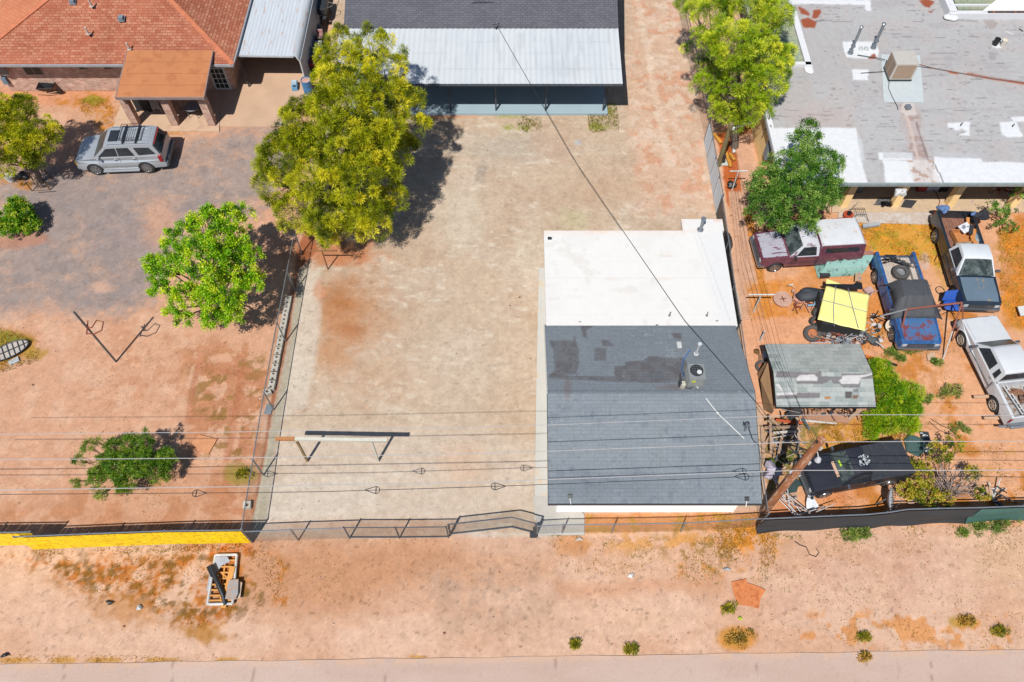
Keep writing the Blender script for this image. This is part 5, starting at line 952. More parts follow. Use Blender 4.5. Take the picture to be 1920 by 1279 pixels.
def limb(m, a, b, r0, r1, seed=0, n=5, bow=.12):
    rr = random.Random(seed); a = Vector(a); b = Vector(b); d = b-a; L = d.length; pts = []
    for i in range(n+1):
        t = i/n; p = a+d*t+Vector((rr.uniform(-1, 1), rr.uniform(-1, 1), rr.uniform(-.3, .8)))*L*bow*math.sin(math.pi*t)*.6; pts.append(p)
    m.tube(pts, [r0+(r1-r0)*i/n for i in range(n+1)], 6); return pts
BARK = M('bark_grey', C(128, 112, 100), .95, var=.25, fine=20, bump=.5)
BARKB = M('bark_brown', C(150, 112, 84), .95, var=.25, fine=20, bump=.5)
def tree(name, label, base, blobs, trunk_r, mat, tuft_r, per, leaves, ln, wd, mode, fork=.35, gap=.0, group=None, bark=None, seed=1, twigs=.35, cat='tree', **k):
    base = Vector(base); T = thing(name, label, cat, base, 0, group); B = [(tuple(W(px, py, z)), r) for px, py, z, r in blobs]
    cx = sum(b[0][0] for b in B)/len(B); cy = sum(b[0][1] for b in B)/len(B); zt = max(b[0][2] for b in B)
    m = MB(); fk = Vector((base.x*.6+cx*.4, base.y*.6+cy*.4, zt*fork)); limb(m, base, fk, trunk_r, trunk_r*.75, seed, bow=.08)
    p, d, L_, W_, ti, tcs = crown(B, tuft_r, per, leaves, ln, wd, mode, gap, **k)
    rr = random.Random(seed)
    for i, (c, r) in enumerate(B):
        limb(m, fk if i % 3 else base.lerp(fk, .7), c, trunk_r*.5, .02, seed+i, 5, .1)
    for tc in tcs:
        if rr.random() < twigs:
            c = min(B, key=lambda b: (Vector(b[0])-Vector(tc)).length)[0]; s_ = Vector(c).lerp(fk, .25); m.tube([s_, s_.lerp(Vector(tc), .55)+Vector((rr.uniform(-.08, .08), rr.uniform(-.08, .08), .06)), tc], [.022, .014, .006], 4, caps=False)
    m.build('trunk', bark or BARK, T); leaf_mesh('crown', p, d, L_, W_, ti, mat, T); return T
pine_olive = leafmat('pine_olive', C(52, 78, 6, 1.15), C(158, 168, 6, 1.5), C(234, 220, 44, 1.7), .2)
pine_green = leafmat('pine_green', C(46, 90, 6, 1.15), C(146, 178, 8, 1.5), C(222, 222, 60, 1.65), .2)
tree('pine_tree', 'broad olive green pine, nearer of two at the left edge of the lot', (-9.6, 27.0, 0), [(640,200,7,1.5),(580,240,6,1.5),(690,240,6.2,1.5),(540,300,4.8,1.4),(512,345,3.4,1.05),(600,330,5,1.6),(680,330,5,1.6),(725,300,4.6,1.2),(555,400,2.6,1.1),(620,410,3.2,1.2),(690,400,3.2,1.3),(728,375,3,1.0),(630,440,1.8,.85),(700,428,2,.7),(640,160,7.6,1.0),(560,270,5.4,1.2),(655,262,6.3,1.2),(640,300,5.6,1.1),(700,270,5.6,1.0)], .28, pine_olive, .37, 2.3, 270, .15, .021, 'needle', group='pines by the lot', seed=3, squash=.9)
tree('pine_tree', 'slimmer olive pine behind the broad one, reaching the white awning', (-7.0, 31.4, 0), [(640,80,6.5,.8),(700,82,7,.9),(650,130,6,1.2),(720,130,6.5,1.2),(758,190,5,.9),(725,190,5.5,1.2),(772,240,4,.85),(757,280,3.4,.8),(616,112,5,.65),(618,150,5,.9)], .24, pine_olive, .34, 2.5, 240, .15, .021, 'needle', group='pines by the lot', gap=.12, seed=7, squash=.95, tbase=.56)
tree('pine_tree', 'bright green pine leaning over the fence beside the flat roofed house', (12.7, 33.2, 0), [(1330,30,5,1.3),(1400,15,6,1.5),(1448,35,5.5,1.1),(1312,90,4,.9),(1370,90,6,1.5),(1440,100,5,1.2),(1332,150,3.4,.9),(1390,155,4.4,1.4),(1446,150,4.5,.9),(1478,105,4.5,.5),(1352,200,2.6,.8),(1408,203,3.2,.9),(1446,190,3.6,.5),(1292,8,4.5,.8),(1376,232,1.8,.5)], .24, pine_green, .36, 2.4, 250, .16, .021, 'needle', group='pines by the lot', gap=.06, seed=11, squash=1.0)
tree('pine_tree', 'olive tree at the left picture edge with forked trunk beside the silver car', W(76, 343), [(30,220,3.6,.9),(70,250,3.2,.85),(20,270,3,1.0),(92,268,2.8,.5),(60,300,2.2,.55),(0,240,3.4,1.0),(-30,280,3,1.3),(45,205,3.8,.75),(12,205,3.8,.7),(50,270,3,.9),(15,310,2.3,.6),(100,250,3,.45)], .17, pine_olive, .30, 3.6, 200, .14, .022, 'needle', fork=.3, seed=15, gap=.1)
broad_bright = leafmat('leaf_bright', C(70, 128, 4, 1.3), C(138, 196, 6, 1.45), C(214, 226, 40, 1.55), .3)
tree('broadleaf_tree', 'round bright green leafy tree casting dappled shade on the fence line', W(425, 590), [(385,420,4.0,.85),(440,412,3.8,.85),(340,450,3.8,.8),(312,500,3.2,.8),(380,490,4.4,1.2),(452,480,3.6,1.0),(284,495,3,.42),(350,560,2.8,.85),(420,550,3.2,1.1),(472,530,3,.62),(415,455,4.2,.9),(300,545,2.8,.5),(400,600,2.4,.55),(345,600,2.2,.4),(440,590,2.4,.5),(395,400,4.2,.4),(320,590,2.2,.3)], .12, broad_bright, .24, 5.6, 95, .10, .05, 'leaf', seed=21, gap=.05, fork=.25)
broad_dark = leafmat('leaf_dark', C(36, 84, 14, 1.2), C(80, 132, 32, 1.35), C(160, 190, 84, 1.5), .25)
tree('broadleaf_tree', 'dark green leafy tree over the hood of the maroon pickup', (14.4, 27.3, 0), [(1515,238,5.2,.4),(1510,268,5,.75),(1482,318,4.4,1.15),(1540,306,4.4,.95),(1440,345,3.6,.95),(1434,392,3,.95),(1490,375,3.6,1.3),(1545,365,3.4,.9),(1570,298,4,.3),(1460,418,2.6,.6),(1515,415,2.8,.6),(1412,350,3,.35),(1570,345,3.3,.3)], .14, broad_dark, .24, 6.0, 80, .11, .036, 'leaf', seed=25, gap=.02, fork=.3)
bush_green = leafmat('leaf_bush', C(64, 116, 6, 1.3), C(116, 168, 14, 1.45), C(190, 200, 50, 1.5), .3)
def bush(label, base, blobs, mat, tuft_r=.15, per=17, leaves=42, ln=.10, wd=.045, mode='leaf', name='bush', group=None, seed=31, gap=.05, **k):
    return tree(name, label, base, blobs, .04, mat, tuft_r, per, leaves, ln, wd, mode, fork=.2, gap=gap, group=group, bark=BARKB, seed=seed, twigs=.25, cat='bush', **k)
bush('round green bush on bare dirt at the left picture edge', W(38, 432), [(38,405,.9,.8),(20,425,.6,.65),(52,420,.6,.6),(32,388,1.1,.6)], bush_green, seed=33, tbase=.5)
bush('dark bush cut off by the left picture edge', W(-6, 432), [(-12,412,.7,.5)], bush_green, seed=35)
willow = leafmat('leaf_willow', C(60, 110, 16, 1.3), C(112, 156, 24, 1.35), C(170, 190, 60, 1.35), .35)
bush('straggling green bush with long loose shoots behind the yellow fence', W(270, 898), [(262,868,1.2,.7),(225,872,1.3,.65),(298,878,1.0,.62),(182,898,1.2,.45),(165,838,1.6,.24),(150,862,1.4,.22),(272,812,1.9,.16),(275,834,1.6,.3),(212,838,1.6,.32),(245,832,1.6,.4),(190,930,1.1,.2),(142,905,1.2,.18),(310,860,1.0,.45),(180,824,1.6,.16),(200,868,1.3,.4),(235,905,1.0,.5)], willow, .14, 18, 50, .14, .022, seed=37)
dryb = leafmat('leaf_yellowgreen', C(70, 100, 20, 1.3), C(170, 170, 40, 1.3), C(226, 190, 70, 1.3), .3)
TBsh = bush('half dead bush with grey bare branches and yellow green leaves by the black fence screen', W(1775, 945), [(1722,890,.9,.6),(1735,930,.6,.55),(1760,850,1.2,.5),(1790,830,1.3,.35),(1700,920,.6,.4),(1820,890,.9,.35),(1775,935,.6,.35),(1840,925,.6,.3)], dryb, .16, 12, 38, .1, .055, seed=39, gap=.25)
m = MB(); rr = random.Random(44); b0 = W(1775, 930, .2)
for k in range(46):
    a = rr.uniform(0, 6.28); h = rr.uniform(.5, 1.7); e = b0+Vector((math.cos(a)*rr.uniform(.3, 1.4), math.sin(a)*rr.uniform(.3, 1.1)+.25, h)); pts = limb(m, b0+Vector((rr.uniform(-.1, .1), rr.uniform(-.1, .1), 0)), e, .028, .008, k, 4, .15)
    for j in range(3): q = pts[rr.randint(1, 3)]; m.tube([q, q+Vector((rr.uniform(-.35, .35), rr.uniform(-.3, .3), rr.uniform(.05, .35)))], [.012, .005], 4)
m.build('dead_branch', M('dead_wood', C(176, 156, 146), .9, var=.15), TBsh)
shr = leafmat('leaf_lime', C(70, 126, 6, 1.2), C(132, 184, 10, 1.35), C(206, 212, 40, 1.45), .3)
bush('large lime green shrub growing against the right side of the shingled shed', W(1680, 800), [(1662,735,.9,.8),(1692,765,.6,.75),(1655,712,1.0,.6),(1704,738,.7,.55),(1662,785,.6,.7),(1648,692,1.1,.45),(1700,790,.4,.5),(1640,790,.4,.45),(1632,810,.3,.3)], shr, .17, 16, 60, .15, .02, 'needle', seed=51, gap=.02)
weedm = leafmat('leaf_greygreen', C(66, 104, 40, 1.3), C(112, 144, 60, 1.45), C(176, 182, 84, 1.5), .25)
bush('leafy green bush beside the black sided pickup and the porch', W(1880, 420), [(1872,405,.9,.5),(1890,425,.6,.45),(1860,385,1.2,.35),(1895,395,1.0,.35),(1905,365,1.2,.4)], broad_dark, .17, 6, 34, .11, .05, seed=53, gap=.2, tbase=.6)
tumble = leafmat('leaf_dry', C(120, 110, 30, 1.3), C(214, 160, 60, 1.3), C(240, 200, 110, 1.3), .2)
W_ = 'low weeds in the yard and along the verge'
for i, (px, py, z, r, lb) in enumerate(((1780, 730, .3, .62, 'broad dark green weed clump in the dirt left of the white pickup'), (1735, 750, .2, .32, 'small dark weed between the lime shrub and the broad weed clump'), (1800, 802, .2, .4, 'spiky green weed in open dirt below the white pickup'), (1716, 653, .2, .42, 'green weed growing in front of the blue pickup bumper'), (1757, 680, .15, .22, 'small weed beside the flat stone below the rusty frame leg'),
        (1672, 660, .15, .24, 'weed at the foot of the pale dish near the blue pickup'), (1590, 1003, .25, .42, 'left weed of the pair below the black fence screen'), (1625, 998, .25, .45, 'right weed of the pair below the black fence screen'), (1880, 985, .2, .6, 'long weed mass below the green end of the fence screen'), (1835, 990, .2, .4, 'weed below the fence screen just left of its green end'), (1805, 1000, .12, .2, 'little weed standing clear below the black fence screen'),
        (1370, 1140, .12, .3, 'green weed beside the orange brown carpet on the verge'), (1080, 1208, .1, .17, 'tiny green weed near the street below the gate'), (1184, 1217, .1, .22, 'green weed at the street edge below the shingled house'), (1620, 1196, .1, .25, 'green weed near the street below the yard of pickups'), (1620, 1232, .08, .16, 'weed growing inside the edge of the street'), (1810, 1165, .12, .4, 'yellow green weed patch on the verge near the lower right corner'), (1875, 1182, .1, .28, 'straggly weed at the far right of the verge'),
        (1382, 1196, .12, .65, 'big round dried tumbleweed clump at the street edge'), (1690, 672, .1, .2, 'low weed left of the flat stone in the yard'), (1725, 625, .1, .18, 'weed between the legs of the rusty frame'), (455, 890, .1, .3, 'weed at the foot of the fence left of the lot'), (1460, 860, .2, .6, 'grey green weed patch under the leaning utility pole'))):
    mt_ = tumble if i in (15, 16, 18) else dryb if i in (11, 12, 13, 14, 15, 16, 17, 18, 21) else weedm
    b = W(px, py, 0); rw = random.Random(i); bl = [(px, py, z*.8, r*.38)]+[(px+r*rw.uniform(-38, 38), py+r*rw.uniform(-17, 17), z*.55, r*rw.uniform(.10, .32)) for _ in range(8)]
    bush(lb, b, bl, mt_, .12, 15 if r < .5 else 12, 26, .13, .026, 'needle', name='weed', group=W_, seed=60+i, gap=.1, squash=.5)
# loose grass that nobody could count
def scatter(polys, dens, h, label, name, mat, seedt=.5, lean=.6, w=.027):
    P, Tn, Hh = [], [], []
    for poly, dn, tn, hh in polys:
        pts = np.array([list(W(x, y))[:2] for x, y in poly]); lo = pts.min(0); hi = pts.max(0); n = int((hi-lo).prod()*dens*dn); q = lo+RNG.random((n, 2))*(hi-lo)
        ins = np.zeros(n, bool); k = len(pts)
        for i in range(k):
            (x1, y1), (x2, y2) = pts[i], pts[(i+1) % k]
            if y1 != y2: ins ^= ((y1 > q[:, 1]) != (y2 > q[:, 1])) & (q[:, 0] < (x2-x1)*(q[:, 1]-y1)/(y2-y1)+x1)
        q = q[ins]; nz = fbm(q[:, 0], q[:, 1], .9, 401, 3); q = q[nz+RNG.normal(0, .07, len(q)) > .5]; nn = len(q); P.append(q); Tn.append(tn+RNG.normal(0, .16, nn)+(fbm(q[:, 0], q[:, 1], 1.3, 402)-.5)*.8); Hh.append(hh*RNG.uniform(.5, 1.3, nn))
    q = np.concatenate(P); n = len(q); cen = np.concatenate([q, np.full((n, 1), -.01)], 1); d = unit(n)*lean; d[:, 2] = np.abs(d[:, 2])+.45
    o = leaf_mesh(name, cen, d, np.concatenate(Hh)*h, np.full(n, w), np.concatenate(Tn), mat, tri=True); return tag(o, label, 'grass', kind='stuff')
drymat = leafmat('grass_dry', C(130, 140, 40, 1.2), C(222, 160, 56, 1.2), C(240, 190, 90, 1.2), .2)
scatter([([(60,1035),(200,1030),(480,1022),(540,1060),(520,1130),(430,1180),(320,1170),(250,1120),(160,1110)], .7, .5, 1), ([(1335,985),(1460,980),(1450,1060),(1350,1060)], 2.2, .55, 1.6), ([(1040,985),(1440,990),(1440,1090),(1060,1050)], .6, .45, 1), ([(1090,965),(1430,962),(1430,985),(1090,985)], 1, .5, 1), ([(1600,415),(1765,415),(1770,500),(1640,480)], 2.2, .5, 1.2), ([(1870,430),(2000,400),(2000,620),(1880,615)], 1.8, .6, 1), ([(1500,790),(1640,780),(1720,830),(1620,850),(1500,860)], 3.2, .4, 2.0), ([(1640,600),(1660,600),(1690,690),(1650,690)], 1.6, .3, 1.4), ([(1440,1003),(1920,975),(1920,1000),(1450,1015)], .8, .15, 1.3), ([(60,1030),(460,1018),(460,1032),(60,1042)], 1.4, .3, 1.2), ([(480,1015),(840,1010),(840,1022),(480,1026)], .7, .4, .8), ([(1440,1010),(1920,1000),(1920,1200),(1440,1200)], .25, .15, .7), ([(1040,1000),(1440,1010),(1440,1110),(1040,1070)], .9, .2, .8), ([(480,1040),(700,1030),(700,1120),(480,1150)], .3, .2, .6), ([(150,640),(480,640),(470,980),(120,980)], .12, .3, .6), ([(1430,790),(1530,800),(1490,900),(1440,930)], 2, .1, 1.3), ([(1395,395),(1410,400),(1450,600),(1434,600)], 1.4, .55, 1), ([(1400,530),(1500,520),(1530,600),(1400,600)], .8, .6, 1), ([(125,185),(240,185),(250,245),(185,240)], 1.6, .35, 1), ([(0,615),(75,640),(70,680),(0,700)], 2.0, .25, 1.2), ([(1030,1000),(1100,1003),(1090,1040),(1040,1030)], 2.0, .15, 1), ([(935,213),(1015,213),(1015,250),(935,250)], 3, .0, 1.2), ([(1100,205),(1155,190),(1162,245),(1105,250)], 3, .0, 1.2), ([(1480,1150),(1880,1150),(1900,1220),(1500,1215)], .35, .6, .8), ([(340,690),(500,660),(480,880),(390,860)], .35, .2, .6), ([(1720,600),(1800,600),(1800,800),(1720,800)], .35, .3, 1), ([(1800,840),(1920,830),(1920,940),(1850,930)], .6, .35, 1), ([(1450,1000),(1920,985),(1920,1040),(1450,1030)], .3, .3, .8), ([(0,1228),(480,1228),(480,1243),(0,1243)], .9, .5, .8), ([(1620,560),(1660,560),(1680,660),(1620,660)], 1, .45, 1.2), ([(1520,900),(1600,900),(1620,960),(1520,960)], .8, .4, 1), ([(1380,940),(1480,930),(1520,980),(1440,980)], .5, .4, 1)],
        160, .13, 'dry orange and green grass and weeds scattered over the dirt', 'grass', drymat)
# gravel and crumbs of rock
n = 5200; X = RNG.uniform(-26, 28, n); Y = RNG.uniform(5, 45, n); px, py = PXY(X, Y); keep = (px > -20) & (px < 1940) & ~((px > 1000) & (px < 1430) & (py > 420) & (py < 965)) & ~((Y > 34.3) & (X < 6.5)) & ~((X > 13.2) & (Y > 27.4)) & (py < 1215) & (RNG.random(n) < np.where((py > 1000) | (px > 1430), 1, .35)); X, Y = X[keep], Y[keep]; n = len(X)
r = RNG.uniform(.012, .038, n)*np.where(RNG.random(n) < .05, 2.0, 1); a0 = RNG.random(n)*6.3; V = np.zeros((n, 5, 3))
for k in range(4): V[:, k, 0] = X+r*np.cos(a0+k*1.57)*RNG.uniform(.6, 1.3, n); V[:, k, 1] = Y+r*np.sin(a0+k*1.57)*RNG.uniform(.6, 1.3, n); V[:, k, 2] = -.03
V[:, 4, 0] = X; V[:, 4, 1] = Y; V[:, 4, 2] = r*.7
F = np.array([[0, 1, 4], [1, 2, 4], [2, 3, 4], [3, 0, 4]]); F = (np.arange(n)[:, None, None]*5+F[None]).reshape(-1, 3)
me = bpy.data.meshes.new('gravel'); me.from_pydata(V.reshape(-1, 3).tolist(), [], F.tolist()); at_ = me.attributes.new('tint', 'FLOAT', 'FACE'); at_.data.foreach_set('value', np.repeat(RNG.random(n), 4).astype(np.float32))
me.materials.append(leafmat('stones', C(130, 96, 80), C(206, 160, 132), C(246, 236, 226), 0.0)); o = bpy.data.objects.new('gravel', me); COL.objects.link(o); tag(o, 'loose pebbles and crumbs of rock scattered on the dirt', 'gravel', kind='stuff')
# ================================================================ FENCES, POLES, WIRES
net = netmat('chain_link', C(150, 156, 160), .07, .055)
def chain(name, label, pts, h, posts=None, mat=net, rail=True, r=.028, group=None, cat='fence', lowrail=False, rmat=None, netname='mesh_panel', wav=0.0):
    pts = [Vector((p[0], p[1], 0)) for p in pts]; hs = h if isinstance(h, list) else [h]*len(pts)
    T = thing(name, label, cat, pts[0], 0, group); rmat = rmat or MGALV
    m = MB(); u = 0
    for i, (a, b) in enumerate(zip(pts, pts[1:])):
        L = (b-a).length; m.uvquad((a.x, a.y, .02), (b.x, b.y, .02), (b.x, b.y, hs[i+1]), (a.x, a.y, hs[i]), u, u+L, 0, h if not isinstance(h, list) else hs[i]); u += L
    m.build(netname, mat, T)
    if rail: m = MB(); m.tube([Vector((p.x, p.y, hs[i]+.02)) for i, p in enumerate(pts)], r*.9, 6); m.build('top_rail', rmat, T)
    if lowrail: m = MB(); m.tube([Vector((p.x, p.y, .08)) for p in pts], r*.9, 6); m.build('bottom_rail', rmat, T)
    for p in (posts if posts is not None else pts):
        p = Vector((p[0], p[1], 0)); hh = hs[0] if not isinstance(h, list) else hs[min(range(len(pts)), key=lambda i: (pts[i]-p).length)]
        m = MB(); m.tube([p, p+Vector((0, 0, hh+.08))], r*1.25, 8); m.build('post', rmat, T)
    return T
FX = -10.95
chain('chain_link_fence', 'long chain link fence on grey posts along the left side of the paved lot', [(FX, 25.6), (FX-.02, 23.2), (-11.0, 20.2), (-11.0, 16.5), (-10.95, 13.3), (-10.9, 10.3)], 1.68)
ylw = M('slat_yellow', C(252, 214, 8, 1.6), .5, var=.12, sc=3, fine=26, alt=C(238, 190, 20, 1.3), altcov=.35)
T = chain('slatted_fence', 'chain link fence filled with bright yellow privacy slats beside the street', [(-20.0, 10.0), (-17, 10.13), (-14, 10.24), (-10.92, 10.28)], 1.62)
def slats(T, a, b, h):
    a = Vector(a); b = Vector(b); L = (b-a).length; n = int(L/.06); d = (b-a)/n; nrm = Vector((d.y, -d.x, 0)).normalized(); rr = random.Random(int(L*10)); m = MB()
    for i in range(n):
        p = a+d*i; o = nrm*(.005*(i % 2)+.004); t = rr.uniform(-.008, .008); q = p+d; hh = h-rr.uniform(.0, .03)
        m.add([p+o, q+o, q+o+Vector((t, 0, hh)), p+o+Vector((t, 0, hh))], [(0, 1, 2, 3)]); 
    m.v = [(x, y, z+.03) for x, y, z in m.v]; return m.build('slat_panel', ylw, T)
slats(T, (-20, 9.97, 0), (-17, 10.10, 0), 1.56); slats(T, (-17, 10.10, 0), (-14, 10.21, 0), 1.56); slats(T, (-14, 10.21, 0), (-10.95, 10.25, 0), 1.56)
T = chain('slatted_gate', 'yellow slatted gate section overlapping the left end of the yellow fence', [(-25.5, 10.12), (-22, 10.16), (-19.4, 10.2)], 1.62, cat='gate'); slats(T, (-25.5, 10.09, 0), (-22, 10.13, 0), 1.56); slats(T, (-22, 10.13, 0), (-19.4, 10.17, 0), 1.56)
dkr = M('rail_darkgrey', C(104, 112, 120), .45, metal=.4, var=.1)
chain('chain_link_fence', 'short chain link fence panel at the front left corner of the lot', [(-10.9, 10.3), (-9.0, 10.38), (-6.85, 10.45)], 1.35, rmat=MGALV)
chain('sliding_gate', 'chain link sliding gate with grey pipe frame at the front of the lot', [(-6.85, 10.47), (-4.75, 10.47), (-2.68, 10.5)], 1.35, lowrail=True, rmat=dkr, cat='gate')
chain('drive_gate', 'sagging double drive gate bent inward over the pale concrete apron', [(-2.6, 10.62), (0.0, 10.92), (.98, 10.66)], 1.3, posts=[(-2.6, 10.6), (.98, 10.62)], lowrail=True, rmat=dkr, cat='gate', r=.034)
m = MB(); m.box((.93, 10.6, .7), (.12, .16, .3)); m.box((.9, 10.55, .12), (.3, .2, .12)); tag(m.build('gate_latch', MDARK), 'dark gate latch hardware on the post right of the sagging gate', 'latch')
chain('chain_link_fence', 'low chain link fence across the front of the shingled house', [(1.05, 10.62), (2.12, 10.68), (4.22, 10.7), (7.15, 10.75), (10.5, 10.95)], 1.08)
# right hand fence in three kinds
steel = M('sheet_steel', C(190, 202, 210, 1.5), .45, metal=.1, var=.07, sc=2, stretch=(1, 1, .3))
T = thing('sheet_metal_fence', 'pale grey sheet metal fence beside the orange dirt strip', 'fence', (11, 31, 0))
ys = [28.2, 29.6, 31.0, 32.4, 33.7]
for a, b in zip(ys, ys[1:]):
    m = MB(); n = 14; m.add([(10.98+.018*math.sin(i*1.9)+.01*(a-28), a+(b-a)*i/n*.99, z) for i in range(n+1) for z in (.02, 1.5)], [(2*i, 2*i+2, 2*i+3, 2*i+1) for i in range(n)]); m.build('sheet_panel', steel, T)
m = MB(); m.tube([(11.02, 28.2, 1.55), (11.05, 33.7, 1.55)], .03, 8); m.build('top_rail', MGALV, T)
for y in ys: m = MB(); m.tube([(11.04, y, 0), (11.04, y, 1.62)], .035, 8); m.build('post', MGALV, T)
scr = netmat('screen_mesh_black', C(44, 48, 54), .02, .34, 0)
chain('screened_fence', 'chain link fence hung with black shade mesh beside the white flat roof', [(10.98, 28.2), (10.9, 25.2), (10.8, 22.5), (10.78, 20.4)], 1.5, mat=scr, netname='shade_mesh')
chain('chain_link_fence', 'chain link fence with pale rail along the east side of the shingled house', [(10.78, 20.4), (10.7, 17.5), (10.6, 14.6), (10.55, 12.8), (10.5, 11.0)], 1.5)
chain('chain_link_fence', 'chain link fence under the bright green pine at the back right', [(11.1, 33.8), (11.0, 37.5), (10.9, 41.5), (10.8, 47)], 1.6)
T = chain('chain_link_fence', 'old fence with a wooden gate leaf between the carport and the grey house', [(-9.9, 40.2), (-10.0, 43), (-10.1, 47)], 1.3, rmat=M('fence_taupe', C(150, 132, 112), .8))
m = MB()
for k in range(4): m.bar((-10.1+.08*k, 41.2+.25*k, .1), (-10.05+.08*k, 42.6+.2*k, 1.5), .09, .03)
m.build('wood_slat', M('wood_grey', C(140, 124, 108), .9), T)
# cloth screened fence at the right front
T = thing('cloth_fence', 'front fence hung with sagging black cloth that turns green at the right end', 'fence', (16, 11, 0))
top = [W(1434, 974, 1.35), W(1500, 971, 1.42), W(1560, 968.5, 1.45), W(1625, 966, 1.45), W(1665, 962, 1.5), W(1700, 956.5, 1.55), W(1760, 954.5, 1.55), W(1840, 953, 1.55), W(1920, 950, 1.55), W(2040, 948, 1.55)]
def cloth(i0, i1, sub, nm, mt, seed):
    rr = random.Random(seed); P = []
    for a, b in zip(top[i0:i1], top[i0+1:i1+1]):
        for k in range(sub): P.append(a.lerp(b, k/sub))
    P.append(top[i1]); m = MB(); R = 9; vs = []
    for i, p in enumerate(P):
        for j in range(R):
            t = j/(R-1); z = p.z*(1-t)+.03*t; w = .035*math.sin(i*.55+t*2.3)+.03*math.sin(i*.21-t*5+seed)+.03*math.sin(t*9+i*.12); vs.append((p.x-(.0 if i else .15*math.sin(t*3.1)), p.y-.05-w*min(1, t*3)-.08*t, z+.02*math.sin(i*.4)*t))
    m.add(vs, [(i*R+j, (i+1)*R+j, (i+1)*R+j+1, i*R+j+1) for i in range(len(P)-1) for j in range(R-1)], True); return m.build(nm, mt, T, sharp=0)
cloth(0, 7, 6, 'shade_cloth', M('cloth_black_shade', C(58, 60, 64), .8, var=.16, sc=1.5, stretch=(.5, 1, 3), bump=.4), 1); cloth(7, 9, 6, 'shade_cloth', M('cloth_green_shade', C(70, 118, 108), .8, var=.1, sc=1.5, bump=.3), 2)
m = MB(); m.tube([p+Vector((0, .02, .02)) for p in top], .03, 6); m.build('top_rail', MGALV, T)
for p in top[::2]: m = MB(); m.tube([(p.x, p.y+.05, 0), (p.x, p.y+.05, p.z)], .035, 8); m.build('post', MGALV, T)
# poles
woodp = M('pole_wood', C(176, 110, 66), .9, var=.22, sc=2, fine=9, stretch=(3, 3, .5), alt=C(214, 170, 140), altcov=.35, bump=.4)
B0 = W(1432, 957); PT = Vector((10.9, B0.y+.02, 7.3)); B0.z = 0; B0.x = 10.85
T = thing('utility_pole', 'tall brown wooden utility pole rising beside the grey roof corner', 'utility pole', B0)
m = MB(); m.tube([B0, B0.lerp(PT, .5), PT], [.2, .18, .15], 14); m.build('pole', woodp, T)
def onp(t): return B0.lerp(PT, t)
for k, (t, dx) in enumerate(((.985, -.12), (.90, .2), (.72, .22), (.60, -.22), (.56, .22))):
    p = onp(t); m = MB(); m.bar(p, p+Vector((dx, -.05, 0)), .05); m.cyl(p+Vector((dx, -.05, -.07)), .05, .16, 10); m.build('insulator', MBLACK if k == 0 else M('porcelain', C(210, 214, 214), .3), T)
m = MB(); p = onp(.9); m.tube([p, p+Vector((.1, -.15, -.1)), p+Vector((.16, -.3, -.25))], .02, 6); m.lathe(p+Vector((.17, -.32, -.4)), [(.001, .16), (.08, .14), (.12, 0), (.001, .01)], 14); m.build('lamp_arm', M('lamp_white', C(216, 218, 222), .4), T)
m = MB(); m.tube([onp(.0)+Vector((-.21, -.03, 0)), onp(.5)+Vector((-.19, -.03, 0))], .02, 6); m.build('ground_wire', MDARK, T)
P2 = Vector((11.6, 31.8, 0)); T = thing('service_pole', 'short weathered olive pole between the sheet metal fence and the beige wall', 'pole', P2)
m = MB(); m.tube([P2, P2+Vector((.02, 0, 3.1))], [.14, .12], 12); m.build('pole', M('pole_olive', C(146, 130, 88), .9, var=.2, stretch=(3, 3, .5)), T)
m = MB(); m.cyl(P2+Vector((.17, -.05, 2.75)), .07, .14, 10); m.build('insulator', MW, T)
m = MB(); m.box(P2+Vector((.12, -.16, .8)), (.16, .12, .3)); m.build('switch_box', MDARK, T)
def wire(name, label, pts, r, mat, sag=.0, seg=10, cat='cable', group=None, par=None):
    out = []; pts = [Vector(p) for p in pts]
    for a, b in zip(pts, pts[1:]):
        for k in range(seg):
            t = k/seg; p = a.lerp(b, t); p.z -= sag*4*t*(1-t); out.append(p)
    out.append(pts[-1]); m = MB(); m.tube(out, r, 5); return tag(m.build(name, mat), label, cat, group)
def Wz(pts, z): return [W(x, y, z) for x, y in pts]
GW = 'wires along the street'
wire('power_line', 'highest of the pale street wires, crossing just below the middle of the grey roof', Wz([(-300, 816), (0, 814), (440, 810), (920, 800), (1027, 797), (1420, 781), (1531, 778), (1700, 777.7), (2300, 782)], 7.0), .011, MLWIRE, seg=4)
wire('power_line', 'second pale street wire, passing above the black pickup cab', Wz([(-300, 864), (0, 862), (440, 858.7), (920, 850), (1026, 846), (1440, 831), (1500, 829), (1760, 827.5), (2300, 829)], 6.3), .013, MLWIRE, seg=4)
wire('power_line', 'lowest pale street wire, crossing the black pickup hood', Wz([(-300, 922), (0, 919), (440, 912.5), (920, 904), (1026, 899), (1440, 884), (1494, 882), (1760, 882), (2300, 881)], 5.0), .015, MLWIRE, seg=4)
wire('communication_cable', 'dark street cable carrying the teardrop storage loops', Wz([(-300, 928), (0, 927), (440, 924), (600, 922), (705, 919)], 4.3)+Wz([(928, 912), (1160, 903), (1395, 894), (1480, 889.5), (1760, 893), (2300, 898)], 4.3), .012, MWIRE, seg=4)
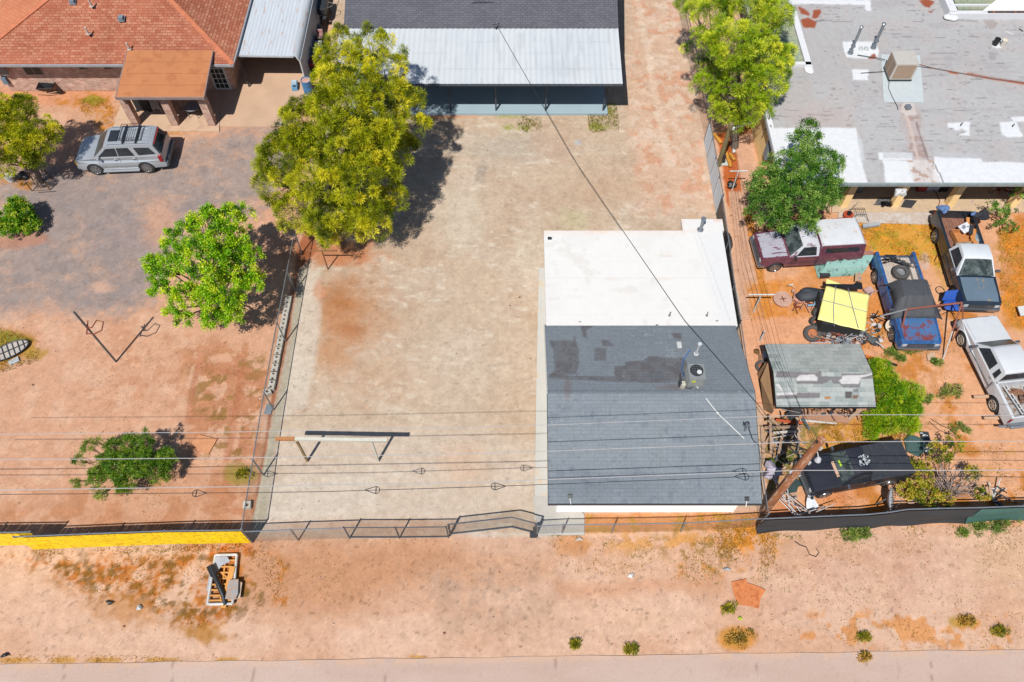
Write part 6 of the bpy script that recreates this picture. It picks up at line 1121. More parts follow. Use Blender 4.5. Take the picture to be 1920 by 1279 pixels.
for i, (px, py, s_, lb) in enumerate(((368, 925, -1, 'teardrop cable loop hanging over the left yard'), (705, 919, 1, 'teardrop cable loop hanging over the paved lot left of centre'), (928, 912, -1, 'teardrop cable loop hanging just left of the concrete walk'), (1397, 894, 1, 'teardrop cable loop hanging over the grey roof beside the utility pole'))):
    c = W(px, py, 4.3); R = .14; pts = [c+Vector((-s_*.42, 0, .02))]
    for k in range(13): a = -math.pi*.62+k*math.pi*1.24/12; pts.append(c+Vector((s_*R*math.cos(a), R*math.sin(a), 0)))
    pts.append(pts[0]); m = MB(); m.tube(pts, .015, 6, caps=False); m.bar(c+Vector((0, -R, 0)), c+Vector((0, R, 0)), .035, .02); tag(m.build('cable_loop', MWIRE), lb, 'cable loop', 'cable storage loops')
wire('service_cable', 'dark service cable running from the grey house roof down to the utility pole', [GH, W(1070, 290, 3.35), W(1283, 600, 3.95), W(1420, 757, 4.6), onp(.74)+Vector((-.15, .05, 0))], .014, MWIRE, seg=8)
wire('service_cable', 'short dark cable from the roof mast of the shingled house to the utility pole', [MAST, W(1413, 828, 4.2), onp(.6)+Vector((-.18, .05, 0))], .012, MWIRE)
wire('service_cable', 'grey cable from the short olive pole to the mast on the beige wall', [P2+Vector((.17, -.05, 2.85)), (13.5, 32.0, 3.5)], .018, M('cable_grey', C(120, 124, 126), .6), .1)
for k, (a, b) in enumerate(((-.1, .93), (-.04, .88), (.03, .84), (.1, .8))):
    q = P2+Vector((a, -.1, 2.95-.1*k)); e = onp(b)+Vector((.12+.04*k, .1, 0)); mid = W(1392+k*9, 480, 4.0-.1*k); mid2 = W(1440+k*8, 650, 4.5-.1*k)
    wire('overhead_wire', ('leftmost', 'second', 'third', 'rightmost')[k]+' of the four thin wires running down the dirt path beside the east fence', [q, mid, mid2, e], .006, MWIRE, seg=6, group='thin wires above the dirt path')
# pole with rusty bracket, left yard
q = W(217.5, 678); T = thing('steel_pole', 'leaning looking tall grey steel pole with a rusty bracket in the left yard', 'pole', q)
m = MB(); m.tube([q, q+Vector((0, 0, 4.3))], .05, 12); m.build('pole', M('pole_steel', C(104, 112, 114), .5, var=.15, alt=C(140, 110, 90), altcov=.25), T)
m = MB(); b = q+Vector((0, 0, 3.0)); R0 = .045
m.tube([b, b+Vector((.25, -.05, .1)), b+Vector((.45, .25, .25)), b+Vector((.75, .2, .2)), b+Vector((.7, -.15, .05)), b+Vector((.35, -.3, -.05)), b+Vector((0, -.25, -.05))], .03, 6); m.tube([b+Vector((-.18, .1, .25)), b+Vector((.1, 0, .1))], .03, 6); m.tube([b+Vector((0, -.3, -.1)), b+Vector((0, .3, .15))], .03, 6); m.build('bracket', M('rust_red', C(150, 66, 44), .8, var=.2), T)
# crossbar on two posts
T = thing('beam_frame', 'long pale wooden beam on two posts near the front of the paved lot', 'frame', W(635, 862))
cream = M('beam_cream', C(232, 228, 210), .7, var=.06); rustw = M('beam_rust', C(206, 140, 84), .8, var=.15)
ya_ = 13.98; m = MB(); m.bar((-9.2, ya_+.05, 2.2), (-5.25, ya_-.02, 2.2), .14, .13); bm_ = m.build('beam', cream, T); m = MB(); m.bar((-9.98, ya_+.06, 2.2), (-9.15, ya_+.05, 2.2), .143, .133); m.build('beam_end', rustw, T)
for x in (-9.1, -5.95): m = MB(); m.bar((x, ya_-.02, 0), (x, ya_, 2.14), .09, .09); m.build('post', cream if x > -7 else M('post_rusty', C(170, 140, 100), .8, var=.2), T)
def tpole(label, px, py, h, w, mat, r=.035, rz=0, nm='t_pole'):
    q = W(px, py); T = thing(nm, label, 'pole', q); m = MB(); m.tube([q, q+Vector((0, 0, h))], r, 8); m.build('post', mat, T)
    m = MB(); d = Vector((math.cos(rz), math.sin(rz), 0))*w/2; m.tube([q+Vector((0, 0, h))-d, q+Vector((0, 0, h))+d], r, 8); m.build('crossbar', mat, T); return T
rb = M('pipe_rustbrown', C(150, 98, 60), .7, var=.2)
tpole('rusty T shaped pole under the lower edge of the broad pine', 615, 505, 1.55, 1.5, rb)
tpole('white T shaped clothes pole on the orange strip beside the dark tree', 1372, 358, 1.55, .95, MW, rz=.03)
tpole('white T shaped clothes pole at the end of the dirt path beside the round spool', 1412, 586, 1.55, 1.25, MW)
q = W(1424, 641); m = MB(); m.tube([q, q+Vector((0, 0, .95))], .04, 8); tag(m.build('pipe_stub', MW), 'short white pipe stub standing in dirt behind the shingled shed', 'pipe')
# breeze blocks
def block(label, c, rz=0.0, holes=2, L=.5, Wd=.3, H=.2, group=None, mat=None):
    m = MB(); c = Vector(c); n = 10; hw = L/holes/2
    for h_ in range(holes):
        cx = -L/2+hw+h_*2*hw; R = min(hw, Wd/2)*.55
        for z, rev in ((H, False), (0, True)):
            sq = []; ci = []
            for k in range(4*4):
                a = 2*math.pi*k/16; cc, ss = math.cos(a), math.sin(a); s_ = 1/max(abs(cc), abs(ss)); sq.append((cx+hw*cc*s_, Wd/2*ss*s_, z)); ci.append((cx+R*cc, R*ss, z))
            fs = [(k, (k+1) % 16, (k+1) % 16+16, k+16) for k in range(16)]; m.add(sq+ci, fs if not rev else [tuple(reversed(f)) for f in fs])
        m.add([(cx+R*math.cos(2*math.pi*k/16), R*math.sin(2*math.pi*k/16), z) for z in (0, H) for k in range(16)], [(k, k+16, (k+1) % 16+16, (k+1) % 16) for k in range(16)])
    e = [(-L/2, -Wd/2), (L/2, -Wd/2), (L/2, Wd/2), (-L/2, Wd/2)]; m.add([(x, y, z) for z in (0, H) for x, y in e], [(i, (i+1) % 4, (i+1) % 4+4, i+4) for i in range(4)])
    o = m.build('concrete_block', mat or M('block_grey', C(222, 214, 200), .95, var=.12, fine=20), local=True); o.location = c; o.rotation_euler = (0, 0, rz); return tag(o, label, 'block', group)
for i in range(11):
    t = i/10; block('one of the eleven hollow concrete blocks laid end to end inside the left fence', W(541.5-30.5*t, 567+157*t), R_(90)+random.uniform(-.04, .04), group='row of hollow blocks along the fence')
block('single square hollow block lying alone near the front left fence corner', W(465, 949), .1, 1, .32, .32); block('loose hollow block lying askew just beyond the lower end of the block row', W(503, 737), .5, 1, .3, .3)
m = MB(); q = W(504, 768); m.box((q.x, q.y, .02), (.32, .5, .04), -.1); tag(m.build('grey_slab', M('slab_bluegrey', C(140, 150, 158), .7)), 'flat blue grey slab at the foot of the left fence', 'slab')
# ================================================================ LOOSE THINGS
def flat(name, label, cat, px, z, t, mat, parent=None, zz=None):
    m = MB(); m.slab([W(x, y, z if zz is None else zz[i]) for i, (x, y) in enumerate(px)], t); return tag(m.build(name, mat), label, cat)
# --- left yard
q = W(92, 186); T = thing('wheelbarrow', 'black wheelbarrow parked against the brick wall', 'wheelbarrow', q)
m = MB(); m.add([(q.x-.55, q.y+.15, .62), (q.x+.45, q.y+.2, .66), (q.x+.45, q.y+.8, .66), (q.x-.55, q.y+.75, .62), (q.x-.3, q.y+.3, .3), (q.x+.2, q.y+.32, .3), (q.x+.2, q.y+.65, .3), (q.x-.3, q.y+.62, .3)], [(0, 4, 5, 1), (1, 5, 6, 2), (2, 6, 7, 3), (3, 7, 4, 0), (4, 7, 6, 5)]); o = m.build('tray', MBLACK, T); o.modifiers.new('s', 'SOLIDIFY').thickness = .02
for s_ in (.1, .8): m = MB(); m.tube([(q.x-.95, q.y+s_, .5), (q.x, q.y+s_*.7+.1, .28), (q.x+.5, q.y+.45, .2)], .025, 6); m.build('handle', M('handle_wood', C(222, 176, 140), .7), T)
m = MB(); m.cyl((q.x+.55, q.y+.4, .2), .19, .08, 18, axis='Y'); m.build('wheel', MBLACK, T)
T = thing('steel_drum', 'blue drum with a clutter filled top standing at the carport corner', 'drum', W(579, 172)); q = Vector(T.location); m = MB(); m.lathe(q, [(.001, 0), (.28, 0), (.28, .28), (.29, .3), (.28, .32), (.28, .58), (.29, .6), (.28, .62), (.30, .9), (.27, .9), (.27, .82), (.001, .82)], 24); m.build('barrel', M('drum_blue', C(66, 138, 196), .45, var=.08), T)
m = MB(); m.disc((q.x, q.y, .835), .265, 20, .01); m.build('contents', M('drum_rubbish', C(220, 176, 160), .8, var=.3, fine=18), T)
T = thing('cooler_box', 'light blue cooler box lying on the driveway beside the blue drum', 'cooler', W(556, 172)); q = Vector(T.location); m = MB(); m.box((q.x-.1, q.y+.3, .18), (.34, .62, .34), .1); m.build('tub', M('cooler_blue', C(120, 184, 226), .5, var=.05), T, bevel=.02); m = MB(); m.box((q.x-.12, q.y+.38, .375), (.3, .4, .04), .1); m.build('lid', M('lid_pale', C(190, 214, 230), .5, var=.2, fine=20), T); m = MB(); m.box((q.x-.06, q.y+.06, .37), (.18, .12, .03), .1); m.build('tray', MDARK, T)
# three machines outside the carport
q = W(607, 52); T = thing('smoker_grill', 'black box shaped smoker grill on legs beyond the carport side', 'grill', q); m = MB(); q = q+Vector((.28, 0, 0)); m.box((q.x-.25, q.y+.9, .95), (.55, 1.3, .45)); m.build('body', M('grill_black', C(58, 60, 64), .45, var=.2), T, bevel=.04)
for a in (-.45, -.02):
    for b in (.35, 1.45): m = MB(); m.bar((q.x+a, q.y+b, 0), (q.x+a, q.y+b, .75), .05); m.build('leg', MBLACK, T)
m = MB(); m.box((q.x-.2, q.y+.05, .7), (.4, .3, .04)); m.box((q.x-.2, q.y+1.75, .9), (.45, .3, .03)); m.tube([(q.x-.4, q.y+1.6, 1.0), (q.x-.4, q.y+2.3, 1.25), (q.x+.05, q.y+2.3, 1.25), (q.x+.05, q.y+1.6, 1.0)], .02, 6); m.build('shelf', MDARK, T); m = MB(); m.tube([(q.x+.05, q.y+.6, 1.0), (q.x+.35, q.y+.8, 1.0), (q.x+.35, q.y+1.1, 1.0), (q.x+.05, q.y+1.2, 1.0)], .02, 6); m.build('handle', MGALV, T)
m = MB(); q2 = W(599, 60); m.blob((q2.x, q2.y, .25), (.26, .3, .26), 3, .1); tag(m.build('gas_bottle', M('bottle_grey', C(96, 104, 112), .5)), 'squat grey gas bottle at the foot of the black smoker grill', 'bottle')
def mower(label, px, py, seat, hood):
    q = W(px, py); T = thing('riding_mower', label, 'mower', q); m = MB(); m.box((q.x-.2, q.y+.7, .35), (.55, 1.3, .3)); m.build('chassis', MBLACK, T, bevel=.04); m = MB(); m.box((q.x-.2, q.y+.95, .7), (.42, .45, .14)); m.box((q.x-.2, q.y+1.2, .85), (.42, .1, .3)); m.build('seat', seat, T, bevel=.05); m = MB(); m.box((q.x-.2, q.y+.25, .6), (.45, .55, .25)); m.build('hood', hood, T, bevel=.05)
    for sx in (-.3, .3):
        for y, r in ((.1, .17), (1.2, .24)): m = MB(); m.cyl((q.x-.2+sx-.06, q.y+y, r), r, .12, 16, axis='X'); m.build('wheel', MBLACK, T)
    m = MB(); m.ring((q.x-.2, q.y+.62, .86), .14, .015, 16, 5); m.build('steering_wheel', MDARK, T)
mower('riding mower with a dull pink seat beside the carport wall', 606, 104, M('seat_pink', C(190, 142, 138), .6), M('hood_pale', C(196, 196, 192), .5)); mower('riding mower with a grey seat just behind the blue drum', 595, 138, M('seat_grey', C(128, 132, 136), .5), M('hood_maroon', C(150, 40, 60), .5))
# under the porch
q = W(268, 212); T = thing('covered_grill', 'black covered grill in the shade of the tan roofed porch', 'grill', q); m = MB(); m.box((q.x+.1, q.y+.3, .55), (.9, .5, .9)); m.build('cover', M('cover_blk', C(40, 42, 46), .7, var=.2), T, bevel=.08)
for s_ in (-.3, .45): m = MB(); m.cyl((q.x+s_, q.y+.02, .1), .09, .05, 12, axis='Y'); m.build('wheel', MDARK, T)
q = W(298, 214); T = thing('patio_chair', 'grey slatted chair beside the covered grill on the patio', 'chair', q); m = MB(); m.box((q.x, q.y+.25, .42), (.5, .5, .06)); m.build('seat', M('chair_grey', C(170, 170, 168), .6), T)
m = MB()
for k in range(5): m.box((q.x-.2+k*.1, q.y+.02, .75), (.07, .04, .6), rx=-.15)
m.build('backrest', MC['chair_grey'], T)
for a in (-.2, .2):
    for b in (.05, .45): m = MB(); m.bar((q.x+a, q.y+b, 0), (q.x+a, q.y+b, .4), .04); m.build('leg', MC['chair_grey'], T)
def wchair(label, px, py, mat):
    q = W(px, py); T = thing('wire_chair', label, 'chair', q); m = MB()
    for k in range(6): m.bar((q.x-.2+.08*k, q.y, .44), (q.x-.2+.08*k, q.y+.4, .42), .012)
    m.ring((q.x, q.y+.2, .43), .24, .015, 18, 5); m.build('seat', mat, T); m = MB(); m.tube([(q.x-.2, q.y+.4, .42), (q.x-.18, q.y+.5, .9), (q.x+.18, q.y+.5, .9), (q.x+.2, q.y+.4, .42)], .015, 6); m.bar((q.x, q.y+.45, .45), (q.x, q.y+.5, .9), .012); m.build('backrest', mat, T)
    for a, b in ((-.2, 0), (.2, 0), (-.2, .4), (.2, .4)): m = MB(); m.tube([(q.x+a*.8, q.y+.2+(b-.2)*.8, .43), (q.x+a*1.25, q.y+.2+(b-.2)*1.25, .0)], .015, 5); m.build('leg', mat, T)
q = W(366, 222); T = thing('patio_table', 'small metal patio table between two wire chairs under the porch', 'table', q); m = MB(); m.disc((q.x, q.y+.2, .7), .42, 24, .02); m.build('table_top', M('table_grey', C(150, 156, 158), .4), T)
for k in range(4): a = k*math.pi/2+.7; m = MB(); m.tube([(q.x+.3*math.cos(a), q.y+.2+.3*math.sin(a), .7), (q.x+.38*math.cos(a), q.y+.2+.38*math.sin(a), 0)], .015, 5); m.build('leg', MDARK, T)
wchair('left wire chair at the patio table under the porch', 348, 218, MGALV); wchair('right wire chair at the patio table under the porch', 385, 218, MDARK)
# oval rack, slabs
T = thing('oval_rack', 'oval pale metal rack lying in weeds at the left picture edge', 'rack', W(18, 660)); q = Vector(T.location); mr = M('rack_pale', C(206, 196, 184), .6); m = MB(); a0 = .55
def ov(t, k=1.0): x, y = .95*k*math.cos(t), .42*k*math.sin(t); return (q.x+x*math.cos(a0)-y*math.sin(a0), q.y+x*math.sin(a0)+y*math.cos(a0), .12)
m.add([ov(2*math.pi*k/28, .97)[:2]+(.1,) for k in range(28)], [tuple(range(28))]); m.build('panel', mr, T); m = MB(); m.tube([ov(2*math.pi*k/28) for k in range(29)], .03, 6, caps=False); m.build('rim', MDARK, T)
m = MB()
for k in range(-3, 4):
    x = k*.24; h = .42*math.sqrt(max(0, 1-(x/.95)**2)); A_ = [(q.x+x*math.cos(a0)-y*math.sin(a0), q.y+x*math.sin(a0)+y*math.cos(a0), .13) for y in (-h, h)]; m.bar(A_[0], A_[1], .03)
m.bar(ov(math.pi), ov(0), .035); m.build('slat', MDARK, T)
flat('stone_slab', 'pale flat slab beside the oval rack', 'slab', [(14, 678), (33, 668), (36, 676), (19, 684)], .06, .06, M('slab_pale', C(200, 206, 206), .8)); flat('stone_slab', 'orange tan paving slab behind the straggling bush', 'slab', [(359, 829), (373, 815), (407, 823), (391, 851), (372, 845)], .06, .06, M('slab_orange', C(228, 158, 112), .9, var=.1))
q = W(22, 338); m = MB(); m.cyl((q.x, q.y, 0), .2, .36, 16, r2=.24); tag(m.build('bucket', MW), 'white bucket in the shade of the left edge tree', 'bucket'); q = W(42, 334); m = MB(); m.blob((q.x, q.y, .15), (.3, .25, .2), 5, .3); tag(m.build('bag_heap', MBLACK), 'dark bag heap beside the white bucket under the tree', 'bag')
T = thing('tree_guard', 'low wooden stake guard around the forked tree trunk', 'guard', W(76, 350))
for a, b in ((60, 358), (94, 356), (62, 338), (96, 336)): q = W(a, b); m = MB(); m.bar(q, q+Vector((0, 0, .7)), .05); m.build('stake', M('stake_brown', C(130, 96, 66), .9), T)
m = MB(); m.bar(W(60, 358, .35), W(94, 356, .35), .03); m.build('rail', MC['stake_brown'], T)
# --- discarded box spring on the verge
Q = W(415, 1088); T = thing('box_spring', 'stripped bed base with orange wooden slats lying on the verge', 'bed base', Q); TR = [(404, 1041), (444, 1040), (436, 1132), (389, 1133)]
def bi(u, v, z=.16): a = W(*TR[0], z).lerp(W(*TR[1], z), u); b = W(*TR[3], z).lerp(W(*TR[2], z), u); return a.lerp(b, v)
wd = M('slat_orange', C(240, 168, 84), .8, var=.08); m = MB()
for i, (a, b) in enumerate((((0, 0), (1, 0)), ((1, 0), (1, 1)), ((1, 1), (0, 1)), ((0, 1), (0, 0)))): m.tube([bi(*a), bi(*b)], .055, 8)
m.build('border', M('border_white', C(226, 224, 220), .8), T)
for z in (.14,):
    for v in (.12, .25, .37, .49, .61, .72, .83, .93): m = MB(); m.bar(bi(.05, v, z), bi(.95, v, z), .06, .05); m.build('slat', wd, T)
m = MB(); m.bar(bi(.5, .2, .1), bi(.5, .95, .1), .06, .04); m.bar(bi(.3, .35, .12), bi(.75, .5, .12), .06, .03); m.build('centre_slat', wd, T)
m = MB(); m.slab([bi(.04, .03, .2), bi(.55, .03, .2), bi(.72, .14, .2), bi(.35, .22, .2), bi(.2, .36, .2), bi(.0, .28, .2)], .02); m.build('torn_cover', M('ticking_grey', C(190, 194, 204), .9, var=.12, fine=16), T); m = MB(); m.slab([W(393, 1075, .06), W(399, 1080, .1), W(395, 1108, .04), (W(387, 1108, .02))], .02); m.build('torn_flap', MC['ticking_grey'], T)
m = MB(); m.bar(W(436, 1062, .25), W(418, 1140, .12), .22, .03); tag(m.build('wood_board', wd), 'long orange board lying lengthwise on the bed base', 'board')
m = MB(); m.tube([W(396, 1062, .32), W(405, 1085, .33), W(418, 1115, .25), W(424, 1134, .12)], [.13, .11, .1, .11], 12); m.bar(W(393, 1061, .36), W(401, 1079, .38), .25, .1); tag(m.build('rolled_mat', MBLACK), 'black rolled mat lying diagonally across the bed base', 'mat')
flat('hardboard_sheet', 'grey tan board resting on the lower right of the bed base', 'board', [(429, 1087), (447, 1086), (446, 1113), (441, 1124), (422, 1123)], .34, .03, M('board_greytan', C(190, 168, 152), .8, alt=C(170, 172, 176), altcov=.4)); flat('pale_board', 'pale board leaning at the right side of the bed base', 'board', [(448, 1090), (454, 1092), (450, 1122), (438, 1124), (447, 1112)], .2, .03, M('board_pale', C(214, 190, 164), .8))
# --- verge and front
flat('carpet_scrap', 'orange brown scrap of carpet lying on the verge right of centre', 'carpet', [(1372, 1091), (1399, 1085), (1401, 1093), (1418, 1098), (1436, 1106), (1426, 1122), (1423, 1141), (1405, 1136), (1384, 1133), (1376, 1113)], .05, .04, M('carpet_orange', C(232, 140, 82), .95, var=.12, alt=C(206, 116, 64), altcov=.3))
m = MB(); m.tube([W(1490, 1015, .02), W(1500, 1022, .03), W(1512, 1026, .03), W(1518, 1040, .03), W(1530, 1044, .03), W(1536, 1036, .03), W(1530, 1028, .02)], .018, 5); tag(m.build('loose_cable', MWIRE), 'thin loose cable curled on the verge below the black fence', 'cable')
for (a, b, mt_, lb) in ((262, 1140, M('litter_silver', C(206, 212, 214), .4, var=.2), 'crumpled silver litter on the verge left of the bed base'), (206, 1130, MBLACK, 'small dark litter piece on the verge at left'), (10, 1229, MBLACK, 'black litter lying by the street at the lower left corner'), (1387, 1160, M('litter_lime', C(206, 226, 60), .5), 'small yellow green bottle below the carpet scrap'), (1085, 1012, M('stone_pale', C(216, 208, 196), .9), 'pale stone at the weeds below the front walk'), (1362, 1068, M('stone_grey', C(196, 196, 196), .9), 'grey stone in the orange weeds right of centre'), (1183, 1080, MW, 'white pebble of litter below the front fence'), (1810, 637, M('brick_pale', C(190, 186, 176), .9), 'small grey brick behind the front bumper of the black sided pickup')):
    q = W(a, b); m = MB(); rr = random.Random(a); 
    if a == 1810: m.box((q.x, q.y+2.3, .06), (.38, .2, .12))
    else: m.blob((q.x, q.y, .05), (.13 if a != 1387 else .07, .08, .06), a, .4, 5)
    tag(m.build('litter' if 'litter' in lb or 'bottle' in lb else 'stone', mt_), lb, 'litter' if 'litter' in lb or 'bottle' in lb else 'stone')
# ================================================================ JUNK YARD
# shed
T = thing('garden_shed', 'low wooden shed with patchy sage grey shingles and leaning plywood sides', 'shed', (13.5, 17, 0))
def pshed(X, Y):
    s = Paint(X, Y, 2.4); s.base((184, 190, 186)); bx = np.floor(X/.42+np.floor(Y/.21)*.37).astype(np.int64); h = _hash(bx, np.floor(Y/.21).astype(np.int64), 5); s.mix(np.clip(h*1.2-.35, 0, 1)*.8, (200, 206, 200)); s.mix(np.clip(.45-h, 0, 1)*1.2, (140, 154, 148)); s.mix(sstep(.5, .7, s.n1)*.3, (190, 188, 176))
    Wt = (232, 228, 226); Dk = (132, 126, 128)
    for sh in ([(1452, 701), (1490, 703), (1530, 704), (1536, 701), (1538, 710), (1575, 710), (1575, 705), (1634, 705), (1634, 714), (1610, 714), (1612, 728), (1580, 728), (1572, 722), (1560, 722), (1556, 716), (1540, 722), (1492, 722), (1490, 712), (1452, 711)], [(1456, 736), (1538, 736), (1538, 744), (1520, 745), (1456, 746)], [(1598, 730), (1610, 730), (1610, 735), (1600, 735)]): s.mix(s.poly(sh, 2, 1.5)*.9, Dk)
    for sh in ([(1491, 712), (1497, 708), (1523, 707), (1531, 712), (1530, 717), (1492, 717)], [(1576, 709), (1612, 708), (1634, 705), (1634, 707), (1612, 712), (1608, 722), (1576, 722), (1570, 716), (1576, 713)], [(1456, 736), (1494, 735), (1494, 739), (1457, 740)], [(1470, 734), (1458, 728), (1453, 722), (1460, 722)]): s.mix(s.poly(sh, 2, 1.5)*.9, Wt)
    s.mix(s.poly([(1584, 734), (1598, 734), (1598, 745), (1586, 745)], 2, 1)*.9, (92, 84, 82)); s.mix(s.poly([(1599, 740), (1611, 740), (1608, 746), (1600, 746)], 2, 1)*.9, (134, 100, 80)); s.mix(s.poly([(1547, 742), (1558, 742), (1559, 746), (1548, 746)], 2, 1)*.9, (196, 130, 70)); return s.c
g = grid_sheet('roof', np.linspace(11.42, 15.72, 110), np.linspace(15.54, 18.7, 110), lambda X, Y: np.where(Y < 17, 2.2+(Y-15.54)/1.46*.45, 2.65-(Y-17)/1.7*.42), pshed, painted('shingle_shed', s1=8, s2=30, amt=.08, bump=.3, brick=(.42, .21))); attach(g, T)
m = MB(); m.add([(11.4, 15.52, 2.19), (11.4, 17, 2.64), (11.4, 18.72, 2.22), (11.4, 18.72, 2.1), (11.4, 17, 2.52), (11.4, 15.52, 2.07), (15.74, 15.52, 2.19), (15.74, 17, 2.64), (15.74, 18.72, 2.22), (15.74, 18.72, 2.1), (15.74, 17, 2.52), (15.74, 15.52, 2.07)], [(0, 1, 2, 3, 4, 5), (11, 10, 9, 8, 7, 6), (0, 5, 11, 6), (5, 4, 10, 11), (4, 3, 9, 10)]); m.build('fascia', M('fascia_shade', C(50, 50, 52), .7), T)  # shed roof edge coloured black to stand for shade at the overhang
ply = M('plywood', C(176, 132, 100), .9, var=.2, sc=1.2, stretch=(1, 4, .5)); m = MB(); m.box((13.65, 17.5, 1.0), (3.6, 1.9, 2.0)); m.build('wall', ply, T)
m = MB(); m.slab([W(1432, 768, .1), W(1426, 712, 1.2), W(1440, 678, 1.9), W(1451, 770, 1.2), W(1447, 776, .4)], .03); m.slab([W(1420, 700, .2), W(1436, 678, 1.5), W(1440, 690, 1.6), W(1426, 716, .3)], .03); m.build('leaning_sheet', M('ply_pale', C(190, 148, 108), .9, var=.18, sc=1.2, stretch=(4, .6, 1)), T)  # leaning sheets in a slightly paler tan than the shed wall
wl_ = M('weathered_board', C(206, 168, 136), .9, var=.15, alt=C(170, 150, 140), altcov=.4)
def plank(label, a, b, w=.14, t=.04, mat=None, name='wood_plank', cat='plank', group=None): m = MB(); m.bar(a, b, w, t); return tag(m.build(name, mat or wl_), label, cat, group)
plank('broad weathered board along the front of the shingled shed', W(1497, 776, .55), W(1590, 785, .45), .5, .05, M('board_rosy', C(196, 148, 118), .9, var=.15, stretch=(.5, 4, 1))); plank('orange board lying under the front eave of the shed', W(1505, 770, .3), W(1570, 774, .3), .25, .04, M('board_or', C(232, 146, 72), .9, var=.15)); plank('white curved strip of trim lying before the shed', W(1500, 788, .12), W(1568, 794, .1), .09, .03, MW, 'trim_strip', 'trim'); plank('dark grey board propped under the left end of the shed eave', W(1478, 783, .6), W(1502, 768, .7), .4, .03, MDARK, 'board', 'board'); plank('short board sticking out at the right front corner of the shed', W(1588, 790, .3), W(1616, 766, 1.1), .16, .04)
G_ = 'loose boards heaped left of the utility pole'; rr = random.Random(9)
for k, (a, b, z0, z1, c) in enumerate((((1444, 780), (1446, 850), .9, .9, 0), ((1436, 790), (1450, 790), .9, 1.0, 0), ((1434, 802), (1506, 800), .8, .8, 0), ((1450, 812), (1500, 808), .5, .5, 1), ((1440, 780), (1462, 800), .4, .6, 0), ((1455, 788), (1504, 793), .6, .5, 2), ((1494, 783), (1498, 825), .9, .7, 0), ((1470, 798), (1460, 850), .3, .7, 0), ((1428, 800), (1432, 870), .2, .2, 0), ((1436, 830), (1448, 812), .2, .9, 0), ((1505, 785), (1518, 805), .7, .3, 3))):
    plank(('pale upright board', 'short crosspiece', 'long pale crosswise board', 'thin lower crosswise board', 'slanting board', 'red orange painted board', 'upright board nearest the pole', 'sloping dark edged board', 'board lying along the fence', 'short propped board', 'thin grey metal strip')[k]+' in the timber heap beside the shed and pole', W(*a, z0), W(*b, z1), .11, .05, (wl_, M('board_white', C(222, 214, 202), .8), M('board_red', C(220, 96, 50), .8), MGALV)[c], group=G_)
for (p, q_, lb) in (((1424, 665), (1433, 760), 'dark edged plank leaning along the left side of the shed'), ((1430, 668), (1436, 700), 'short plank beside the small tyre left of the shed')): plank(lb, W(*p, .05), W(*q_, .05), .12, .05, M('plank_dark', C(150, 112, 84), .9, var=.2))
q = W(1426, 688); tyre_thing((q.x, q.y, .02), .28, .16, (.3, 0, 0), 'small old tyre with rusty hub left of the shed', M('rim_rust', C(176, 110, 70), .8)); m = MB(); q = W(1434, 672); m.box((q.x, q.y, .2), (.3, .35, .35)); tag(m.build('plastic_tub', M('tub_bluewhite', C(196, 206, 220), .5), bevel=.03), 'small blue white plastic tub at the back left corner of the shed', 'tub'); m = MB(); m.blob(W(1419, 659, .05), (.16, .14, .08), 4, .2); tag(m.build('stone', M('stone_olive', C(116, 84, 40), .9)), 'small dark stone on the dirt behind the shed corner', 'stone')
# spool top, junk
q = W(1465, 566); T = thing('cable_spool', 'round weathered wooden cable spool lying flat at the end of the dirt path', 'spool', q); m = MB(); m.lathe((q.x, q.y, .22), [(.001, 0), (.46, 0), (.47, .02), (.46, .05), (.001, .05)], 32, smooth=False); m.build('disc', M('spool_wood', C(216, 172, 150), .9, var=.12), T); m = MB(); m.cyl((q.x, q.y, 0), .2, .22, 16); m.build('core', wl_, T); m = MB(); m.box((q.x, q.y, .275), (.34, .05, .01), .2); m.box((q.x, q.y, .275), (.05, .34, .01), .2); m.build('cross_stain', M('stain_maroon', C(130, 70, 56), .8), T)
# frame under yellow tarp
T = thing('tarp_covered_trailer', 'small trailer of junk under a bright yellow tarp', 'trailer', (15.9, 21.3, 0)); yc = [W(1549, 536, 1.25), W(1596, 541, 1.3), W(1630, 553, 1.22), W(1622, 621, 1.15), W(1580, 610, 1.22), W(1533, 599, 1.18)]
m = MB(); nx, ny = 22, 20; A_, B_, C2, D_ = yc[0], yc[2], yc[3], yc[5]; vs = []
for j in range(ny+1):
    for i in range(nx+1):
        u, v = i/nx, j/ny; p = A_.lerp(B_, u).lerp(D_.lerp(C2, u), v); p.z += .05*math.sin(u*math.pi)*math.sin(v*math.pi)+.012*math.sin(u*21+v*7)+.01*math.sin(v*17-u*5); p.y += .02*math.sin(u*9); vs.append(p)
m.add(vs, [(j*(nx+1)+i, (j+1)*(nx+1)+i, (j+1)*(nx+1)+i+1, j*(nx+1)+i+1) for j in range(ny) for i in range(nx)], True); o = m.build('yellow_tarp', M('tarp_yellow', C(254, 246, 150, 1.15), .6, var=.04, sc=1.2), T, sharp=0); o.modifiers.new('s', 'SOLIDIFY').thickness = .03
m = MB(); m.box((15.85, 21.35, .75), (1.9, 1.9, .7), -.13); m.build('box', M('trailer_black', C(44, 44, 46), .8), T); rp = M('rope_blue', C(150, 160, 190), .6)
for (a, b, c) in (((1567, 536), (1563, 575), (1564, 612)), ((1590, 540), (1600, 580), (1610, 616)), ((1540, 562), (1580, 572), (1626, 585))): m = MB(); m.tube([W(*a, 1.30), W(*b, 1.335), W(*c, 1.25)], .012, 5); m.build('rope', rp, T)
